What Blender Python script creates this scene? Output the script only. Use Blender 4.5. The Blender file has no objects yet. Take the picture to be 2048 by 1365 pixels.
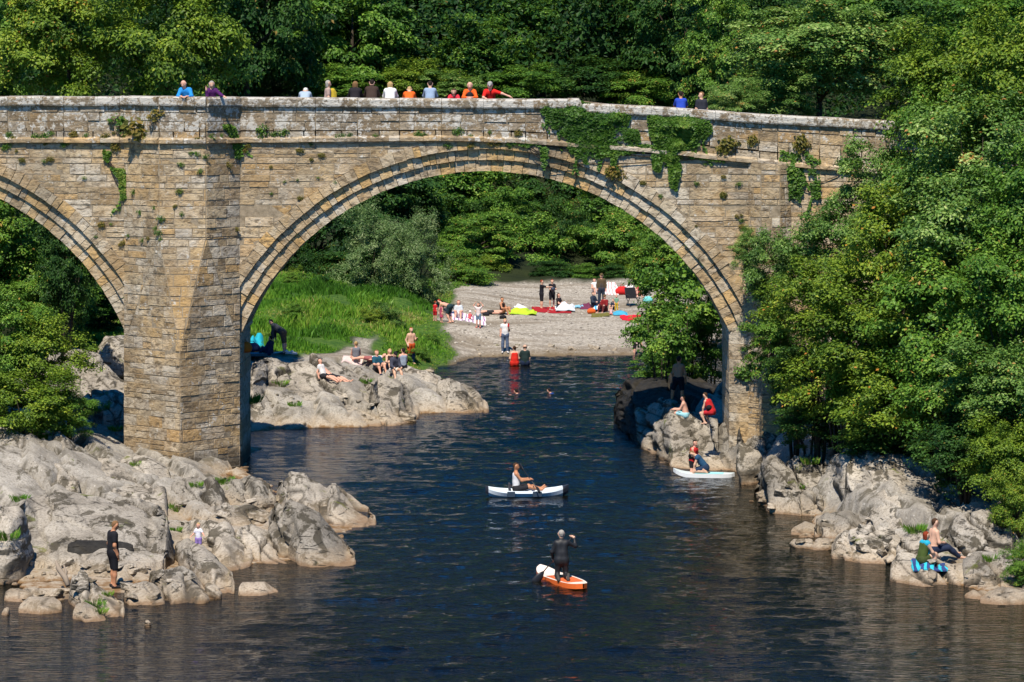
import bpy, math, random
import numpy as np
from mathutils import Vector
from mathutils.bvhtree import BVHTree

scene = bpy.context.scene
COL = scene.collection
rng = np.random.default_rng(7)
random.seed(7)

# ------------------------------------------------------------------ camera, sky, sun
FPX, CAMH, HZ = 6160.0, 14.3, 136.0       # focal length in photo pixels, camera height, horizon row
cam_d = bpy.data.cameras.new("camera")
cam = bpy.data.objects.new("camera", cam_d)
COL.objects.link(cam)
cam.location = (0, 0, CAMH)
cam.rotation_euler = (math.radians(90), 0, 0)
cam_d.sensor_width = 36.0
cam_d.lens = FPX / 2048 * 36.0
cam_d.shift_y = -(682.5 - HZ) / 2048
cam_d.clip_start = 1.0
cam_d.clip_end = 2000
scene.camera = cam

SUN_EL, SUN_AZ = math.radians(58.5), math.radians(14)   # azimuth: to the left of the camera's back
S = Vector((-math.sin(SUN_AZ) * math.cos(SUN_EL), -math.cos(SUN_AZ) * math.cos(SUN_EL), math.sin(SUN_EL)))
world = bpy.data.worlds.new("World")
scene.world = world
world.use_nodes = True
wn = world.node_tree
sky = wn.nodes.new("ShaderNodeTexSky")
sky.sky_type = 'NISHITA'
sky.sun_disc = False
sky.sun_elevation = SUN_EL
sky.sun_rotation = math.atan2(S.x, S.y) % (2 * math.pi)
sky.air_density, sky.dust_density, sky.ozone_density = 1.0, 0.0, 6.0
sky.altitude = 1500
bg = wn.nodes["Background"]
bg.inputs[1].default_value = 0.105
hs_ = wn.nodes.new("ShaderNodeHueSaturation")
hs_.inputs['Saturation'].default_value = 1.38
wn.links.new(sky.outputs[0], hs_.inputs['Color'])
wn.links.new(hs_.outputs[0], bg.inputs[0])
sl = bpy.data.lights.new("sun", 'SUN')
sl.energy = 4.9
sl.angle = math.radians(0.5)
sl.color = (1.0, 0.90, 0.75)
so = bpy.data.objects.new("sun", sl)
so.rotation_euler = S.to_track_quat('Z', 'Y').to_euler()
so.location = (-40, -20, 60)
COL.objects.link(so)
scene.view_settings.view_transform = 'Standard'
scene.view_settings.look = 'None'
scene.view_settings.exposure = 0.6
scene.view_settings.gamma = 1.0
scene.cycles.max_bounces = 6
scene.cycles.transparent_max_bounces = 4
scene.cycles.caustics_reflective = False
scene.cycles.caustics_refractive = False

def at(px, py, Y):
    """photo pixel and distance -> world point"""
    return Vector(((px - 1024) * Y / FPX, Y, CAMH - (py - HZ) * Y / FPX))
def atz(px, py, z):
    Y = FPX * (CAMH - z) / (py - HZ)
    return Vector(((px - 1024) * Y / FPX, Y, z))

# ------------------------------------------------------------------ mesh helpers
def tag(o, label=None, cat=None, group=None, kind=None):
    if label: o['label'] = label
    if cat: o['category'] = cat
    if group: o['group'] = group
    if kind: o['kind'] = kind
    return o

def mesh_np(name, V, quads=None, tris=None, mat=None, smooth=False, attr=None):
    V = np.asarray(V, dtype=np.float32)
    q = np.zeros((0, 4), np.int32) if quads is None else np.asarray(quads, np.int32).reshape(-1, 4)
    t = np.zeros((0, 3), np.int32) if tris is None else np.asarray(tris, np.int32).reshape(-1, 3)
    me = bpy.data.meshes.new(name)
    me.vertices.add(len(V))
    me.vertices.foreach_set("co", V.ravel())
    nl = q.size + t.size
    me.loops.add(nl)
    me.loops.foreach_set("vertex_index", np.concatenate([q.ravel(), t.ravel()]).astype(np.int32))
    npoly = len(q) + len(t)
    me.polygons.add(npoly)
    ls = np.concatenate([np.arange(len(q)) * 4, q.size + np.arange(len(t)) * 3]).astype(np.int32)
    me.polygons.foreach_set("loop_start", ls)
    me.polygons.foreach_set("use_smooth", np.full(npoly, smooth, dtype=bool))
    if attr:
        for k, (dom, a) in attr.items():
            at_ = me.attributes.new(k, 'FLOAT', dom)
            at_.data.foreach_set("value", np.asarray(a, np.float32).ravel())
    me.update(calc_edges=True)
    if mat: me.materials.append(mat)
    return me

def link(name, me, parent=None, loc=(0, 0, 0), rot=(0, 0, 0), scale=(1, 1, 1)):
    o = bpy.data.objects.new(name, me)
    COL.objects.link(o)
    o.location, o.rotation_euler, o.scale = loc, rot, scale
    if parent: o.parent = parent
    return o
def empty(name, loc=(0, 0, 0), rz=0):
    o = bpy.data.objects.new(name, None)
    COL.objects.link(o)
    o.location = loc
    o.rotation_euler = (0, 0, rz)
    o.empty_display_size = 0.3
    return o

class MB:
    """collects polygons of any size, then links them as one mesh"""
    def __init__(s): s.v, s.f, s.t = [], [], []
    def poly(s, pts, tint=0.5):
        n = len(s.v); s.v += [tuple(p) for p in pts]; s.f.append(tuple(range(n, n + len(pts)))); s.t.append(tint)
    def solid(s, bot, top, tint=0.5, caps=(True, True)):
        n = len(s.v); k = len(bot)
        s.v += [tuple(p) for p in bot] + [tuple(p) for p in top]
        if caps[0]: s.f.append(tuple(range(n + k - 1, n - 1, -1))); s.t.append(tint)
        if caps[1]: s.f.append(tuple(range(n + k, n + 2 * k))); s.t.append(tint)
        for i in range(k):
            j = (i + 1) % k
            s.f.append((n + i, n + j, n + k + j, n + k + i)); s.t.append(tint)
    def box(s, a, b, tint=0.5):
        (x0, y0, z0), (x1, y1, z1) = a, b
        s.solid([(x0, y0, z0), (x1, y0, z0), (x1, y1, z0), (x0, y1, z0)],
                [(x0, y0, z1), (x1, y0, z1), (x1, y1, z1), (x0, y1, z1)], tint)
    def tube(s, pts, rad, n=8, tint=0.5, squash=1.0, squash_u=1.0):
        pts = [Vector(p) for p in pts]
        if not hasattr(rad, '__len__'): rad = [rad] * len(pts)
        base = len(s.v)
        for i, p in enumerate(pts):
            d = (pts[min(i + 1, len(pts) - 1)] - pts[max(i - 1, 0)])
            if d.length < 1e-9: d = Vector((0, 0, 1))
            d.normalize()
            u = d.cross(Vector((0, 0, 1)))
            if u.length < 1e-3: u = Vector((1, 0, 0))
            u.normalize(); w = d.cross(u)
            for k in range(n):
                a = 2 * math.pi * k / n
                s.v.append(tuple(p + u * math.cos(a) * rad[i] * squash_u + w * math.sin(a) * rad[i] * squash))
        for i in range(len(pts) - 1):
            for k in range(n):
                k2 = (k + 1) % n
                s.f.append((base + i * n + k, base + i * n + k2, base + (i + 1) * n + k2, base + (i + 1) * n + k)); s.t.append(tint)
        s.f.append(tuple(base + k for k in range(n - 1, -1, -1))); s.t.append(tint)
        e = base + (len(pts) - 1) * n
        s.f.append(tuple(e + k for k in range(n))); s.t.append(tint)
    def build(s, name, mat=None, parent=None, smooth=False, loc=(0, 0, 0), rot=(0, 0, 0)):
        me = bpy.data.meshes.new(name)
        me.from_pydata(s.v, [], s.f)
        a = me.attributes.new("tint", 'FLOAT', 'FACE')
        a.data.foreach_set("value", np.asarray(s.t, np.float32))
        if smooth: me.polygons.foreach_set("use_smooth", np.ones(len(s.f), bool))
        if mat: me.materials.append(mat)
        return link(name, me, parent, loc, rot)

# ------------------------------------------------------------------ noise
def _hash(ix, iy, iz, seed):
    n = (ix * 374761393 + iy * 668265263 + iz * 1440662683 + seed * 974634787) & 0xffffffff
    n = ((n ^ (n >> 13)) * 1274126177) & 0xffffffff
    n = ((n ^ (n >> 15)) * 2246822519) & 0xffffffff
    return ((n ^ (n >> 16)) & 0xffffff) / 0xffffff
def vnoise(P, seed=0):
    P = np.asarray(P, np.float64)
    I = np.floor(P).astype(np.int64); f = P - I; f = f * f * f * (f * (f * 6 - 15) + 10)
    r = 0
    for dx in (0, 1):
        wx = f[:, 0] if dx else 1 - f[:, 0]
        for dy in (0, 1):
            wy = f[:, 1] if dy else 1 - f[:, 1]
            for dz in (0, 1):
                wz = f[:, 2] if dz else 1 - f[:, 2]
                r = r + wx * wy * wz * _hash(I[:, 0] + dx, I[:, 1] + dy, I[:, 2] + dz, seed)
    return r * 2 - 1
def fbm(P, octv=4, seed=0, gain=0.5):
    P = np.asarray(P, np.float64); a, s, r = 1.0, 1.0, 0
    for o in range(octv):
        r = r + a * vnoise(P * s + 17.3 * o, seed + o); a *= gain; s *= 2.03
    return r
def voro2(U, seed=0):
    """F1, F2, cell hash, offset to nearest point for 2-D points"""
    I = np.floor(U).astype(np.int64)
    f1 = np.full(len(U), 9.0); f2 = np.full(len(U), 9.0); h = np.zeros(len(U)); off = np.zeros((len(U), 2))
    for dx in (-1, 0, 1):
        for dy in (-1, 0, 1):
            cx, cy = I[:, 0] + dx, I[:, 1] + dy
            px = cx + _hash(cx, cy, cx * 0, seed); py = cy + _hash(cx, cy, cx * 0 + 1, seed)
            ox, oy = U[:, 0] - px, U[:, 1] - py
            d = np.hypot(ox, oy); c = d < f1
            f2 = np.where(c, f1, np.minimum(f2, d)); f1 = np.where(c, d, f1)
            h = np.where(c, _hash(cx, cy, cx * 0 + 2, seed), h)
            off[:, 0] = np.where(c, ox, off[:, 0]); off[:, 1] = np.where(c, oy, off[:, 1])
    return f1, f2, h, off
def sstep(x, a=0.0, b=1.0):
    t = np.clip((x - a) / (b - a), 0, 1); return t * t * (3 - 2 * t)
def poly_sd(P, poly):
    """signed distance, negative inside"""
    x, y = P[:, 0], P[:, 1]; d = np.full(len(P), 1e9); ins = np.zeros(len(P), bool)
    n = len(poly)
    for i in range(n):
        ax, ay = poly[i]; bx, by = poly[(i + 1) % n]
        ex, ey = bx - ax, by - ay; wx, wy = x - ax, y - ay
        t = np.clip((wx * ex + wy * ey) / (ex * ex + ey * ey + 1e-12), 0, 1)
        d = np.minimum(d, np.hypot(wx - ex * t, wy - ey * t))
        c = (ay > y) != (by > y)
        with np.errstate(divide='ignore', invalid='ignore'):
            xi = ax + (y - ay) * ex / (ey if abs(ey) > 1e-12 else 1e-12)
        ins ^= c & (x < xi)
    return np.where(ins, -d, d)

# ------------------------------------------------------------------ materials
class NT:
    def __init__(s, name):
        s.m = bpy.data.materials.new(name); s.m.use_nodes = True
        s.t = s.m.node_tree; s.t.nodes.clear()
        s.out = s.t.nodes.new("ShaderNodeOutputMaterial")
    def n(s, typ, ins=None, **kw):
        nd = s.t.nodes.new("ShaderNode" + typ)
        for k, v in kw.items(): setattr(nd, k, v)
        for k, v in (ins or {}).items(): s.set(nd.inputs[k], v)
        return nd
    def set(s, sock, v):
        if isinstance(v, bpy.types.NodeSocket): s.t.links.new(v, sock)
        elif isinstance(v, bpy.types.Node): s.t.links.new(v.outputs[0], sock)
        else:
            if hasattr(v, '__len__') and len(v) == 3 and sock.type == 'RGBA': v = (*v, 1)
            sock.default_value = v
    def ramp(s, fac, stops, interp='LINEAR'):
        r = s.n("ValToRGB"); s.set(r.inputs[0], fac)
        cr = r.color_ramp; cr.interpolation = interp
        while len(cr.elements) < len(stops): cr.elements.new(0.5)
        for e, (p, c) in zip(cr.elements, stops):
            e.position = p; e.color = (*c, 1) if hasattr(c, '__len__') else (c, c, c, 1)
        return r.outputs[0]
    def mix(s, fac, a, b, mode='MIX'):
        m = s.n("Mix", data_type='RGBA', blend_type=mode)
        s.set(m.inputs[0], fac); s.set(m.inputs[6], a); s.set(m.inputs[7], b)
        return m.outputs[2]
    def math(s, op, a, b=0.0, c=None, clamp=False):
        m = s.n("Math", operation=op, use_clamp=clamp); s.set(m.inputs[0], a); s.set(m.inputs[1], b)
        if c is not None: s.set(m.inputs[2], c)
        return m.outputs[0]
    def noise(s, vec, scale, detail=4, rough=0.55, dist=0.0, out=0):
        nd = s.n("TexNoise", {'Scale': scale, 'Detail': detail, 'Roughness': rough, 'Distortion': dist})
        if vec is not None: s.set(nd.inputs['Vector'], vec)
        return nd.outputs[out]
    def voro(s, vec, scale, feature='F1', out='Distance', rand=1.0):
        nd = s.n("TexVoronoi", {'Scale': scale, 'Randomness': rand}, feature=feature)
        if vec is not None: s.set(nd.inputs['Vector'], vec)
        return nd.outputs[out]
    def mapping(s, vec, scale=(1, 1, 1), rot=(0, 0, 0)):
        m = s.n("Mapping"); s.set(m.inputs[0], vec); m.inputs['Scale'].default_value = scale; m.inputs['Rotation'].default_value = rot
        return m.outputs[0]
    def attr(s, name, out='Fac'):
        return s.n("Attribute", attribute_name=name).outputs[out]
    def pos(s): return s.n("NewGeometry").outputs['Position']
    def sep(s, v):
        q = s.n("SeparateXYZ"); s.set(q.inputs[0], v); return q.outputs
    def bump(s, h, strength=0.5, dist=0.05, normal=None):
        b = s.n("Bump", {'Strength': strength, 'Distance': dist}); s.set(b.inputs['Height'], h)
        if normal is not None: s.set(b.inputs['Normal'], normal)
        return b.outputs[0]
    def principled(s, color, rough=0.8, normal=None, spec=0.3, metal=0.0, **kw):
        p = s.n("BsdfPrincipled"); s.set(p.inputs['Base Color'], color); s.set(p.inputs['Roughness'], rough)
        s.set(p.inputs['Specular IOR Level'], spec); s.set(p.inputs['Metallic'], metal)
        if normal is not None: s.set(p.inputs['Normal'], normal)
        for k, v in kw.items(): s.set(p.inputs[k], v)
        s.t.links.new(p.outputs[0], s.out.inputs[0])
        return p

_cloth = {}
def cloth(rgb, rough=0.85, spec=0.2):
    k = (tuple(round(c, 3) for c in rgb), rough)
    if k not in _cloth:
        t = NT("cloth")
        oc = t.n("TexCoord").outputs['Object']
        n = t.noise(oc, 14, 3)
        c = t.mix(t.math('MULTIPLY', n, 0.5), rgb, tuple(x * 0.55 for x in rgb))
        t.principled(c, rough, t.bump(t.noise(oc, 22, 2, dist=1.0), 0.5, 0.02), spec)
        _cloth[k] = t.m
    return _cloth[k]
def plain(rgb, rough=0.5, spec=0.4, metal=0.0):
    k = ('p', tuple(rgb), rough, metal)
    if k not in _cloth:
        t = NT("paint"); oc = t.n("TexCoord").outputs['Object']
        c = t.mix(t.math('MULTIPLY', t.noise(oc, 6, 4), 0.35), rgb, tuple(x * 0.6 for x in rgb))
        t.principled(c, rough, None, spec, metal); _cloth[k] = t.m
    return _cloth[k]
_skin = {}
def skin_mat(rgb):
    k = tuple(rgb)
    if k not in _skin:
        t = NT("skin"); oc = t.n("TexCoord").outputs['Object']
        c = t.mix(t.math('MULTIPLY', t.noise(oc, 9, 3), 0.5), rgb, (rgb[0] * 0.85, rgb[1] * 0.62, rgb[2] * 0.55))
        t.principled(c, 0.55, None, 0.35); _skin[k] = t.m
    return _skin[k]

def leaf_mat(name, stops, trans=0.28, rough=0.5, spec=0.3):
    t = NT(name)
    tint = t.attr("tint")
    rnd = t.n("ObjectInfo").outputs['Random']
    f = t.math('ADD', tint, t.math('MULTIPLY', t.math('SUBTRACT', rnd, 0.5), 0.25), clamp=True)
    c = t.ramp(f, stops)
    p = t.principled(c, rough, None, spec)
    tr = t.n("BsdfTranslucent"); 
    c2 = t.mix(0.5, c, (0.16, 0.30, 0.02), 'MIX')
    t.set(tr.inputs[0], c2)
    ms = t.n("MixShader"); ms.inputs[0].default_value = trans
    t.t.links.new(p.outputs[0], ms.inputs[1]); t.t.links.new(tr.outputs[0], ms.inputs[2])
    t.t.links.new(ms.outputs[0], t.out.inputs[0])
    return t.m

M = {}
M['leaf_dark'] = leaf_mat("leaf_dark", [(0, (0.008, 0.030, 0.009)), (0.5, (0.026, 0.078, 0.016)), (0.85, (0.066, 0.145, 0.026)), (0.97, (0.12, 0.21, 0.035)), (1, (0.22, 0.15, 0.04))], spec=0.15)  # albedo lowered so the trees at the back look less lit
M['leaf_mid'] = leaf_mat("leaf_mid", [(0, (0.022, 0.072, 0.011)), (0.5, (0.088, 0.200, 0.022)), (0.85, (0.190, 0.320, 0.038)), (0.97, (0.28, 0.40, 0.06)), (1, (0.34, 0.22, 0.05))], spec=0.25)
M['leaf_yellow'] = leaf_mat("leaf_yellow", [(0, (0.040, 0.092, 0.010)), (0.5, (0.150, 0.240, 0.020)), (0.88, (0.29, 0.355, 0.034)), (0.97, (0.38, 0.39, 0.05)), (1, (0.42, 0.19, 0.03))], spec=0.25)
M['leaf_pale'] = leaf_mat("leaf_pale", [(0, (0.028, 0.085, 0.014)), (0.5, (0.115, 0.225, 0.036)), (0.82, (0.25, 0.37, 0.085)), (0.97, (0.42, 0.50, 0.18)), (1, (0.36, 0.17, 0.04))], spec=0.35)
M['leaf_silver'] = leaf_mat("leaf_silver", [(0, (0.035, 0.085, 0.024)), (0.5, (0.11, 0.195, 0.055)), (1, (0.29, 0.35, 0.17))], spec=0.3)
M['grass'] = leaf_mat("grass", [(0, (0.036, 0.105, 0.010)), (0.4, (0.080, 0.215, 0.018)), (0.75, (0.16, 0.30, 0.03)), (0.93, (0.26, 0.32, 0.06)), (1, (0.36, 0.30, 0.12))], spec=0.2)
M['moss'] = leaf_mat("moss", [(0, (0.06, 0.07, 0.012)), (0.5, (0.13, 0.12, 0.018)), (1, (0.24, 0.15, 0.03))])

def bark_mat():
    t = NT("bark"); oc = t.n("TexCoord").outputs['Object']
    v = t.mapping(oc, (6, 6, 1.2))
    n = t.noise(v, 2.0, 5, 0.65)
    c = t.ramp(n, [(0.3, (0.018, 0.014, 0.010)), (0.6, (0.055, 0.043, 0.03)), (0.8, (0.10, 0.09, 0.07))])
    t.principled(c, 0.9, t.bump(n, 0.8, 0.06)); return t.m
M['bark'] = bark_mat()

def rock_mat(name, dark=False):
    t = NT(name); p = t.pos(); s = t.sep(p); z = s[2]
    n1 = t.noise(p, 0.7, 6, 0.62); n2 = t.noise(p, 3.2, 6, 0.65, 0.3); n3 = t.noise(p, 14, 5, 0.7)
    # crevices run with the dipping beds
    pm = t.mapping(p, (0.35, 0.25, 2.4), (0, math.radians(34), math.radians(8)))
    cr = t.noise(pm, 1.1, 2, 0.5, 0.2)
    crk = t.math('MULTIPLY', t.ramp(t.math('ABSOLUTE', t.math('SUBTRACT', cr, 0.5)), [(0.0, 1.0), (0.016, 0.0)]), t.ramp(n2, [(0.50, 0.0), (0.58, 1.0)]))
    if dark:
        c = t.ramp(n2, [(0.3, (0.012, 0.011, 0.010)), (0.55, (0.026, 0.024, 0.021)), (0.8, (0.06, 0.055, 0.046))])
    else:
        c = t.ramp(n1, [(0.30, (0.20, 0.183, 0.158)), (0.46, (0.36, 0.332, 0.29)), (0.64, (0.47, 0.44, 0.39))])
        c = t.mix(t.ramp(n3, [(0.36, 0.75), (0.52, 0.0)]), c, (0.15, 0.135, 0.11))
        wh = t.voro(p, 5.5); w2 = t.math('ADD', wh, t.math('MULTIPLY', n3, 0.35))
        c = t.mix(t.ramp(w2, [(0.27, 0.6), (0.33, 0.0)]), c, (0.54, 0.52, 0.48))
        bl = t.noise(t.mapping(p, (1, 0.5, 1.2)), 1.4, 7, 0.72, 0.6)
        c = t.mix(t.ramp(bl, [(0.525, 0.0), (0.57, 0.85)]), c, (0.06, 0.052, 0.035))
        c = t.mix(1.0, c, t.ramp(t.n('ObjectInfo').outputs['Random'], [(0, (0.58, 0.57, 0.55)), (0.5, (0.84, 0.82, 0.79)), (1, (1.10, 1.06, 1.0))]), 'MULTIPLY')
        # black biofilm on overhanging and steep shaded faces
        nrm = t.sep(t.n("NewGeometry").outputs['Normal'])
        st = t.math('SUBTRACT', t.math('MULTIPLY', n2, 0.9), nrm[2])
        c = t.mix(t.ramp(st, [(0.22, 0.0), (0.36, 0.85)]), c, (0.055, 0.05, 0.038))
        ms = t.noise(p, 1.1, 5, 0.6)
        c = t.mix(t.ramp(t.math('ADD', ms, t.math('MULTIPLY', crk, 0.10)), [(0.64, 0.0), (0.68, 0.8)]), c, (0.10, 0.115, 0.02))
        # tan algae band where floods reach, rust line at the water
        zz = t.math('ADD', z, t.math('MULTIPLY', t.math('SUBTRACT', n2, 0.5), 0.5))
        c = t.mix(t.ramp(zz, [(0.05, 0.65), (0.5, 0.0)]), c, t.ramp(n3, [(0.3, (0.25, 0.18, 0.11)), (0.6, (0.40, 0.315, 0.215))]))
        c = t.mix(t.ramp(t.math('ADD', z, t.math('MULTIPLY', t.math('SUBTRACT', n2, 0.5), 0.12)), [(0.03, 0.6), (0.12, 0.0)]), c, (0.15, 0.075, 0.03))
    c = t.mix(t.math('MAXIMUM', t.math('MULTIPLY', crk, 0.85), t.math('MULTIPLY', t.attr('crack'), t.ramp(n2, [(0.30, 0.45), (0.50, 1.0)]))), c, (0.035, 0.03, 0.022))
    h = t.math('ADD', t.math('MULTIPLY', n2, 0.6), t.math('ADD', t.math('MULTIPLY', n3, 0.25), t.math('MULTIPLY', crk, -0.5)))
    t.principled(c, 0.7 if dark else 0.85, t.bump(h, 0.9, 0.14), 0.2)
    return t.m
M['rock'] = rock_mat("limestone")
M['rock_dark'] = rock_mat("wet_and_shade_rock", True)

def stone_mat(name, lich=0.5, base=None):
    """weathered sandstone: colour per stone (tint), grain, lichen, soot, joints come from the geometry"""
    t = NT(name); p = t.pos(); s = t.sep(p); z = s[2]
    tint = t.attr("tint")
    n1 = t.noise(p, 0.55, 5, 0.6); n2 = t.noise(t.mapping(p, (1.5, 1.5, 2.8)), 2.4, 6, 0.68, 0.4); n3 = t.noise(p, 11, 5, 0.7)
    c = t.ramp(tint, base or [(0.0, (0.17, 0.12, 0.075)), (0.12, (0.32, 0.235, 0.145)), (0.32, (0.46, 0.355, 0.225)), (0.52, (0.53, 0.435, 0.31)), (0.70, (0.47, 0.435, 0.385)), (0.84, (0.62, 0.57, 0.48)), (0.92, (0.56, 0.47, 0.36)), (0.95, (0.52, 0.32, 0.13)), (1.0, (0.56, 0.34, 0.13))])
    blo = t.ramp(t.noise(p, 1.6, 7, 0.7, 0.5), [(0.3, (0.16, 0.12, 0.075)), (0.42, (0.36, 0.275, 0.16)), (0.54, (0.53, 0.43, 0.28)), (0.66, (0.57, 0.51, 0.41))])
    c = t.mix(0.34, c, blo)
    big = t.noise(t.mapping(p, (0.8, 0.8, 0.35)), 0.45, 4, 0.6, 0.6)
    c = t.mix(t.ramp(big, [(0.48, 0.0), (0.64, 0.55)]), c, (0.15, 0.115, 0.075))
    big2 = t.noise(t.mapping(p, (0.9, 0.9, 0.6), (0.3, 0.2, 0.5)), 0.5, 4, 0.6, 0.6)
    c = t.mix(t.ramp(big2, [(0.52, 0.0), (0.66, 0.5)]), c, (0.52, 0.34, 0.14))
    c = t.mix(t.ramp(n2, [(0.36, 0.85), (0.52, 0.0)]), c, (0.105, 0.078, 0.05))
    c = t.mix(t.ramp(n1, [(0.50, 0.0), (0.66, 0.45)]), c, (0.40, 0.25, 0.10))
    # dark soot on the parapet
    par = t.ramp(t.math('ADD', z, t.math('MULTIPLY', t.math('SUBTRACT', n1, 0.5), 1.4)), [(0.0, 0.0), (1.0, 0.0)])
    mr = t.n("MapRange", {'From Min': 11.3, 'From Max': 12.2}); t.set(mr.inputs[0], t.math('ADD', z, t.math('MULTIPLY', t.math('SUBTRACT', n1, 0.5), 1.6)))
    c = t.mix(t.math('MULTIPLY', mr.outputs[0], 0.6), c, (0.125, 0.10, 0.072))
    # white crustose lichen, thicker toward the parapet
    vv = t.voro(p, 6.0); l = t.math('ADD', vv, t.math('MULTIPLY', n3, 0.45))
    l2 = t.noise(p, 1.9, 6, 0.7)
    lim = t.math('ADD', t.math('MULTIPLY', mr.outputs[0], 0.07), lich * 0.1 - 0.05)
    l3 = t.noise(p, 6.5, 6, 0.75); lm = t.ramp(t.math('ADD', t.math('MULTIPLY', t.math('ADD', l2, l3), 0.5), lim), [(0.58, 0.0), (0.62, 0.9)])
    c = t.mix(t.math('MAXIMUM', lm, t.ramp(l, [(0.33, 0.7 * lich), (0.39, 0.0)])), c, (0.50, 0.485, 0.445))
    # damp dark tide line near the river
    mr2 = t.n("MapRange", {'From Min': 0.9, 'From Max': 0.3}); t.set(mr2.inputs[0], t.math('ADD', z, t.math('MULTIPLY', t.math('SUBTRACT', n1, 0.5), 0.8)))
    c = t.mix(t.math('MULTIPLY', mr2.outputs[0], 0.9), c, (0.055, 0.045, 0.03))
    h = t.math('ADD', n2, t.math('MULTIPLY', n3, 0.5))
    t.principled(c, 0.9, t.bump(h, 0.9, 0.07), 0.2)
    return t.m
M['stone'] = stone_mat("sandstone", 0.6)
M['coping'] = stone_mat("coping_stone", 0.85, [(0, (0.20, 0.175, 0.135)), (0.5, (0.29, 0.265, 0.215)), (0.9, (0.36, 0.34, 0.29)), (1, (0.33, 0.24, 0.13))])
M['arch_stone'] = stone_mat("arch_stone", 0.25, [(0, (0.30, 0.22, 0.14)), (0.25, (0.46, 0.37, 0.26)), (0.5, (0.54, 0.47, 0.36)), (0.72, (0.56, 0.52, 0.45)), (0.85, (0.55, 0.37, 0.17)), (1, (0.62, 0.37, 0.12))])

def mortar():
    t = NT("mortar"); p = t.pos(); n = t.noise(p, 5, 5, 0.65)
    c = t.ramp(n, [(0.3, (0.15, 0.12, 0.08)), (0.7, (0.34, 0.28, 0.20))])
    t.principled(c, 0.95, t.bump(n, 0.6, 0.05)); return t.m
M['mortar'] = mortar()

def ground_mat():
    t = NT("ground_mix"); p = t.pos(); s = t.sep(p); z = s[2]
    rock = M['rock']
    n1 = t.noise(p, 0.6, 5, 0.6); n3 = t.noise(p, 9, 5, 0.7)
    # gravel: two sizes of pebbles
    v1 = t.voro(p, 7.0, out='Color'); v2 = t.voro(p, 17.0, out='Color')
    g = t.ramp(t.sep(v2)[0], [(0.0, (0.13, 0.113, 0.09)), (0.5, (0.285, 0.255, 0.21)), (1.0, (0.54, 0.50, 0.43))])
    g = t.mix(0.45, g, t.ramp(t.sep(v1)[1], [(0, (0.16, 0.14, 0.115)), (1, (0.50, 0.46, 0.40))]))
    dk = t.noise(t.mapping(p, (0.25, 1, 1)), 0.55, 4, 0.6)
    g = t.mix(t.ramp(dk, [(0.46, 0.0), (0.60, 0.75)]), g, (0.165, 0.135, 0.098))
    wet = t.ramp(t.math('ADD', z, t.math('MULTIPLY', t.math('SUBTRACT', n1, 0.5), 0.25)), [(0.04, 0.85), (0.28, 0.0)])
    g = t.mix(wet, g, (0.12, 0.085, 0.045))
    soil = t.ramp(n1, [(0.35, (0.010, 0.016, 0.006)), (0.6, (0.020, 0.028, 0.009))])
    grs = t.ramp(t.noise(p, 3, 5), [(0.35, (0.025, 0.07, 0.010)), (0.65, (0.07, 0.13, 0.02))])
    c = t.mix(t.attr("grass"), soil, grs); c = t.mix(t.attr("gravel"), c, g)
    h = t.math('ADD', t.math('MULTIPLY', t.voro(p, 12), 0.6), n3)
    pr = t.principled(c, 0.9, t.bump(h, 0.8, 0.06), 0.15)
    # rock shader branch by copying the limestone recipe into a group-free mix
    return t
def add_rock_branch(t):
    p = t.pos(); s = t.sep(p); z = s[2]
    first = [n for n in t.t.nodes if n.type == 'BSDF_PRINCIPLED'][0]
    n1 = t.noise(p, 0.7, 6, 0.62); n2 = t.noise(p, 3.2, 6, 0.65, 0.3); n3 = t.noise(p, 14, 5, 0.7)
    c = t.ramp(n1, [(0.30, (0.17, 0.156, 0.135)), (0.47, (0.29, 0.268, 0.233)), (0.66, (0.39, 0.365, 0.322))])
    c = t.mix(t.ramp(n3, [(0.36, 0.75), (0.52, 0.0)]), c, (0.15, 0.135, 0.11))
    wh = t.math('ADD', t.voro(p, 5.0), t.math('MULTIPLY', n3, 0.35))
    c = t.mix(t.ramp(wh, [(0.27, 0.6), (0.33, 0.0)]), c, (0.52, 0.50, 0.46))
    bl = t.noise(t.mapping(p, (1, 0.5, 1.2)), 1.1, 7, 0.72, 0.6)
    c = t.mix(t.ramp(bl, [(0.555, 0.0), (0.61, 0.8)]), c, (0.07, 0.06, 0.04))
    c = t.mix(t.ramp(t.noise(p, 0.8, 5, 0.6), [(0.64, 0.0), (0.69, 0.75)]), c, (0.09, 0.11, 0.02))
    c = t.mix(t.attr("crack"), c, (0.04, 0.034, 0.022))
    zz = t.math('ADD', z, t.math('MULTIPLY', t.math('SUBTRACT', n2, 0.5), 0.5))
    c = t.mix(t.ramp(zz, [(0.05, 0.65), (0.5, 0.0)]), c, t.ramp(n3, [(0.3, (0.25, 0.18, 0.11)), (0.6, (0.40, 0.315, 0.215))]))
    c = t.mix(t.ramp(zz, [(-0.05, 0.9), (0.10, 0.0)]), c, (0.16, 0.085, 0.03))
    h = t.math('ADD', t.math('MULTIPLY', n2, 0.6), t.math('MULTIPLY', n3, 0.25))
    b = t.n("BsdfPrincipled"); t.set(b.inputs['Base Color'], c); b.inputs['Roughness'].default_value = 0.85
    b.inputs['Specular IOR Level'].default_value = 0.25
    t.set(b.inputs['Normal'], t.bump(h, 0.9, 0.12))
    ms = t.n("MixShader"); t.set(ms.inputs[0], t.attr("rock"))
    t.t.links.new(first.outputs[0], ms.inputs[1]); t.t.links.new(b.outputs[0], ms.inputs[2])
    t.t.links.new(ms.outputs[0], t.out.inputs[0])
    return t.m
M['ground'] = add_rock_branch(ground_mat())

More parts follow.
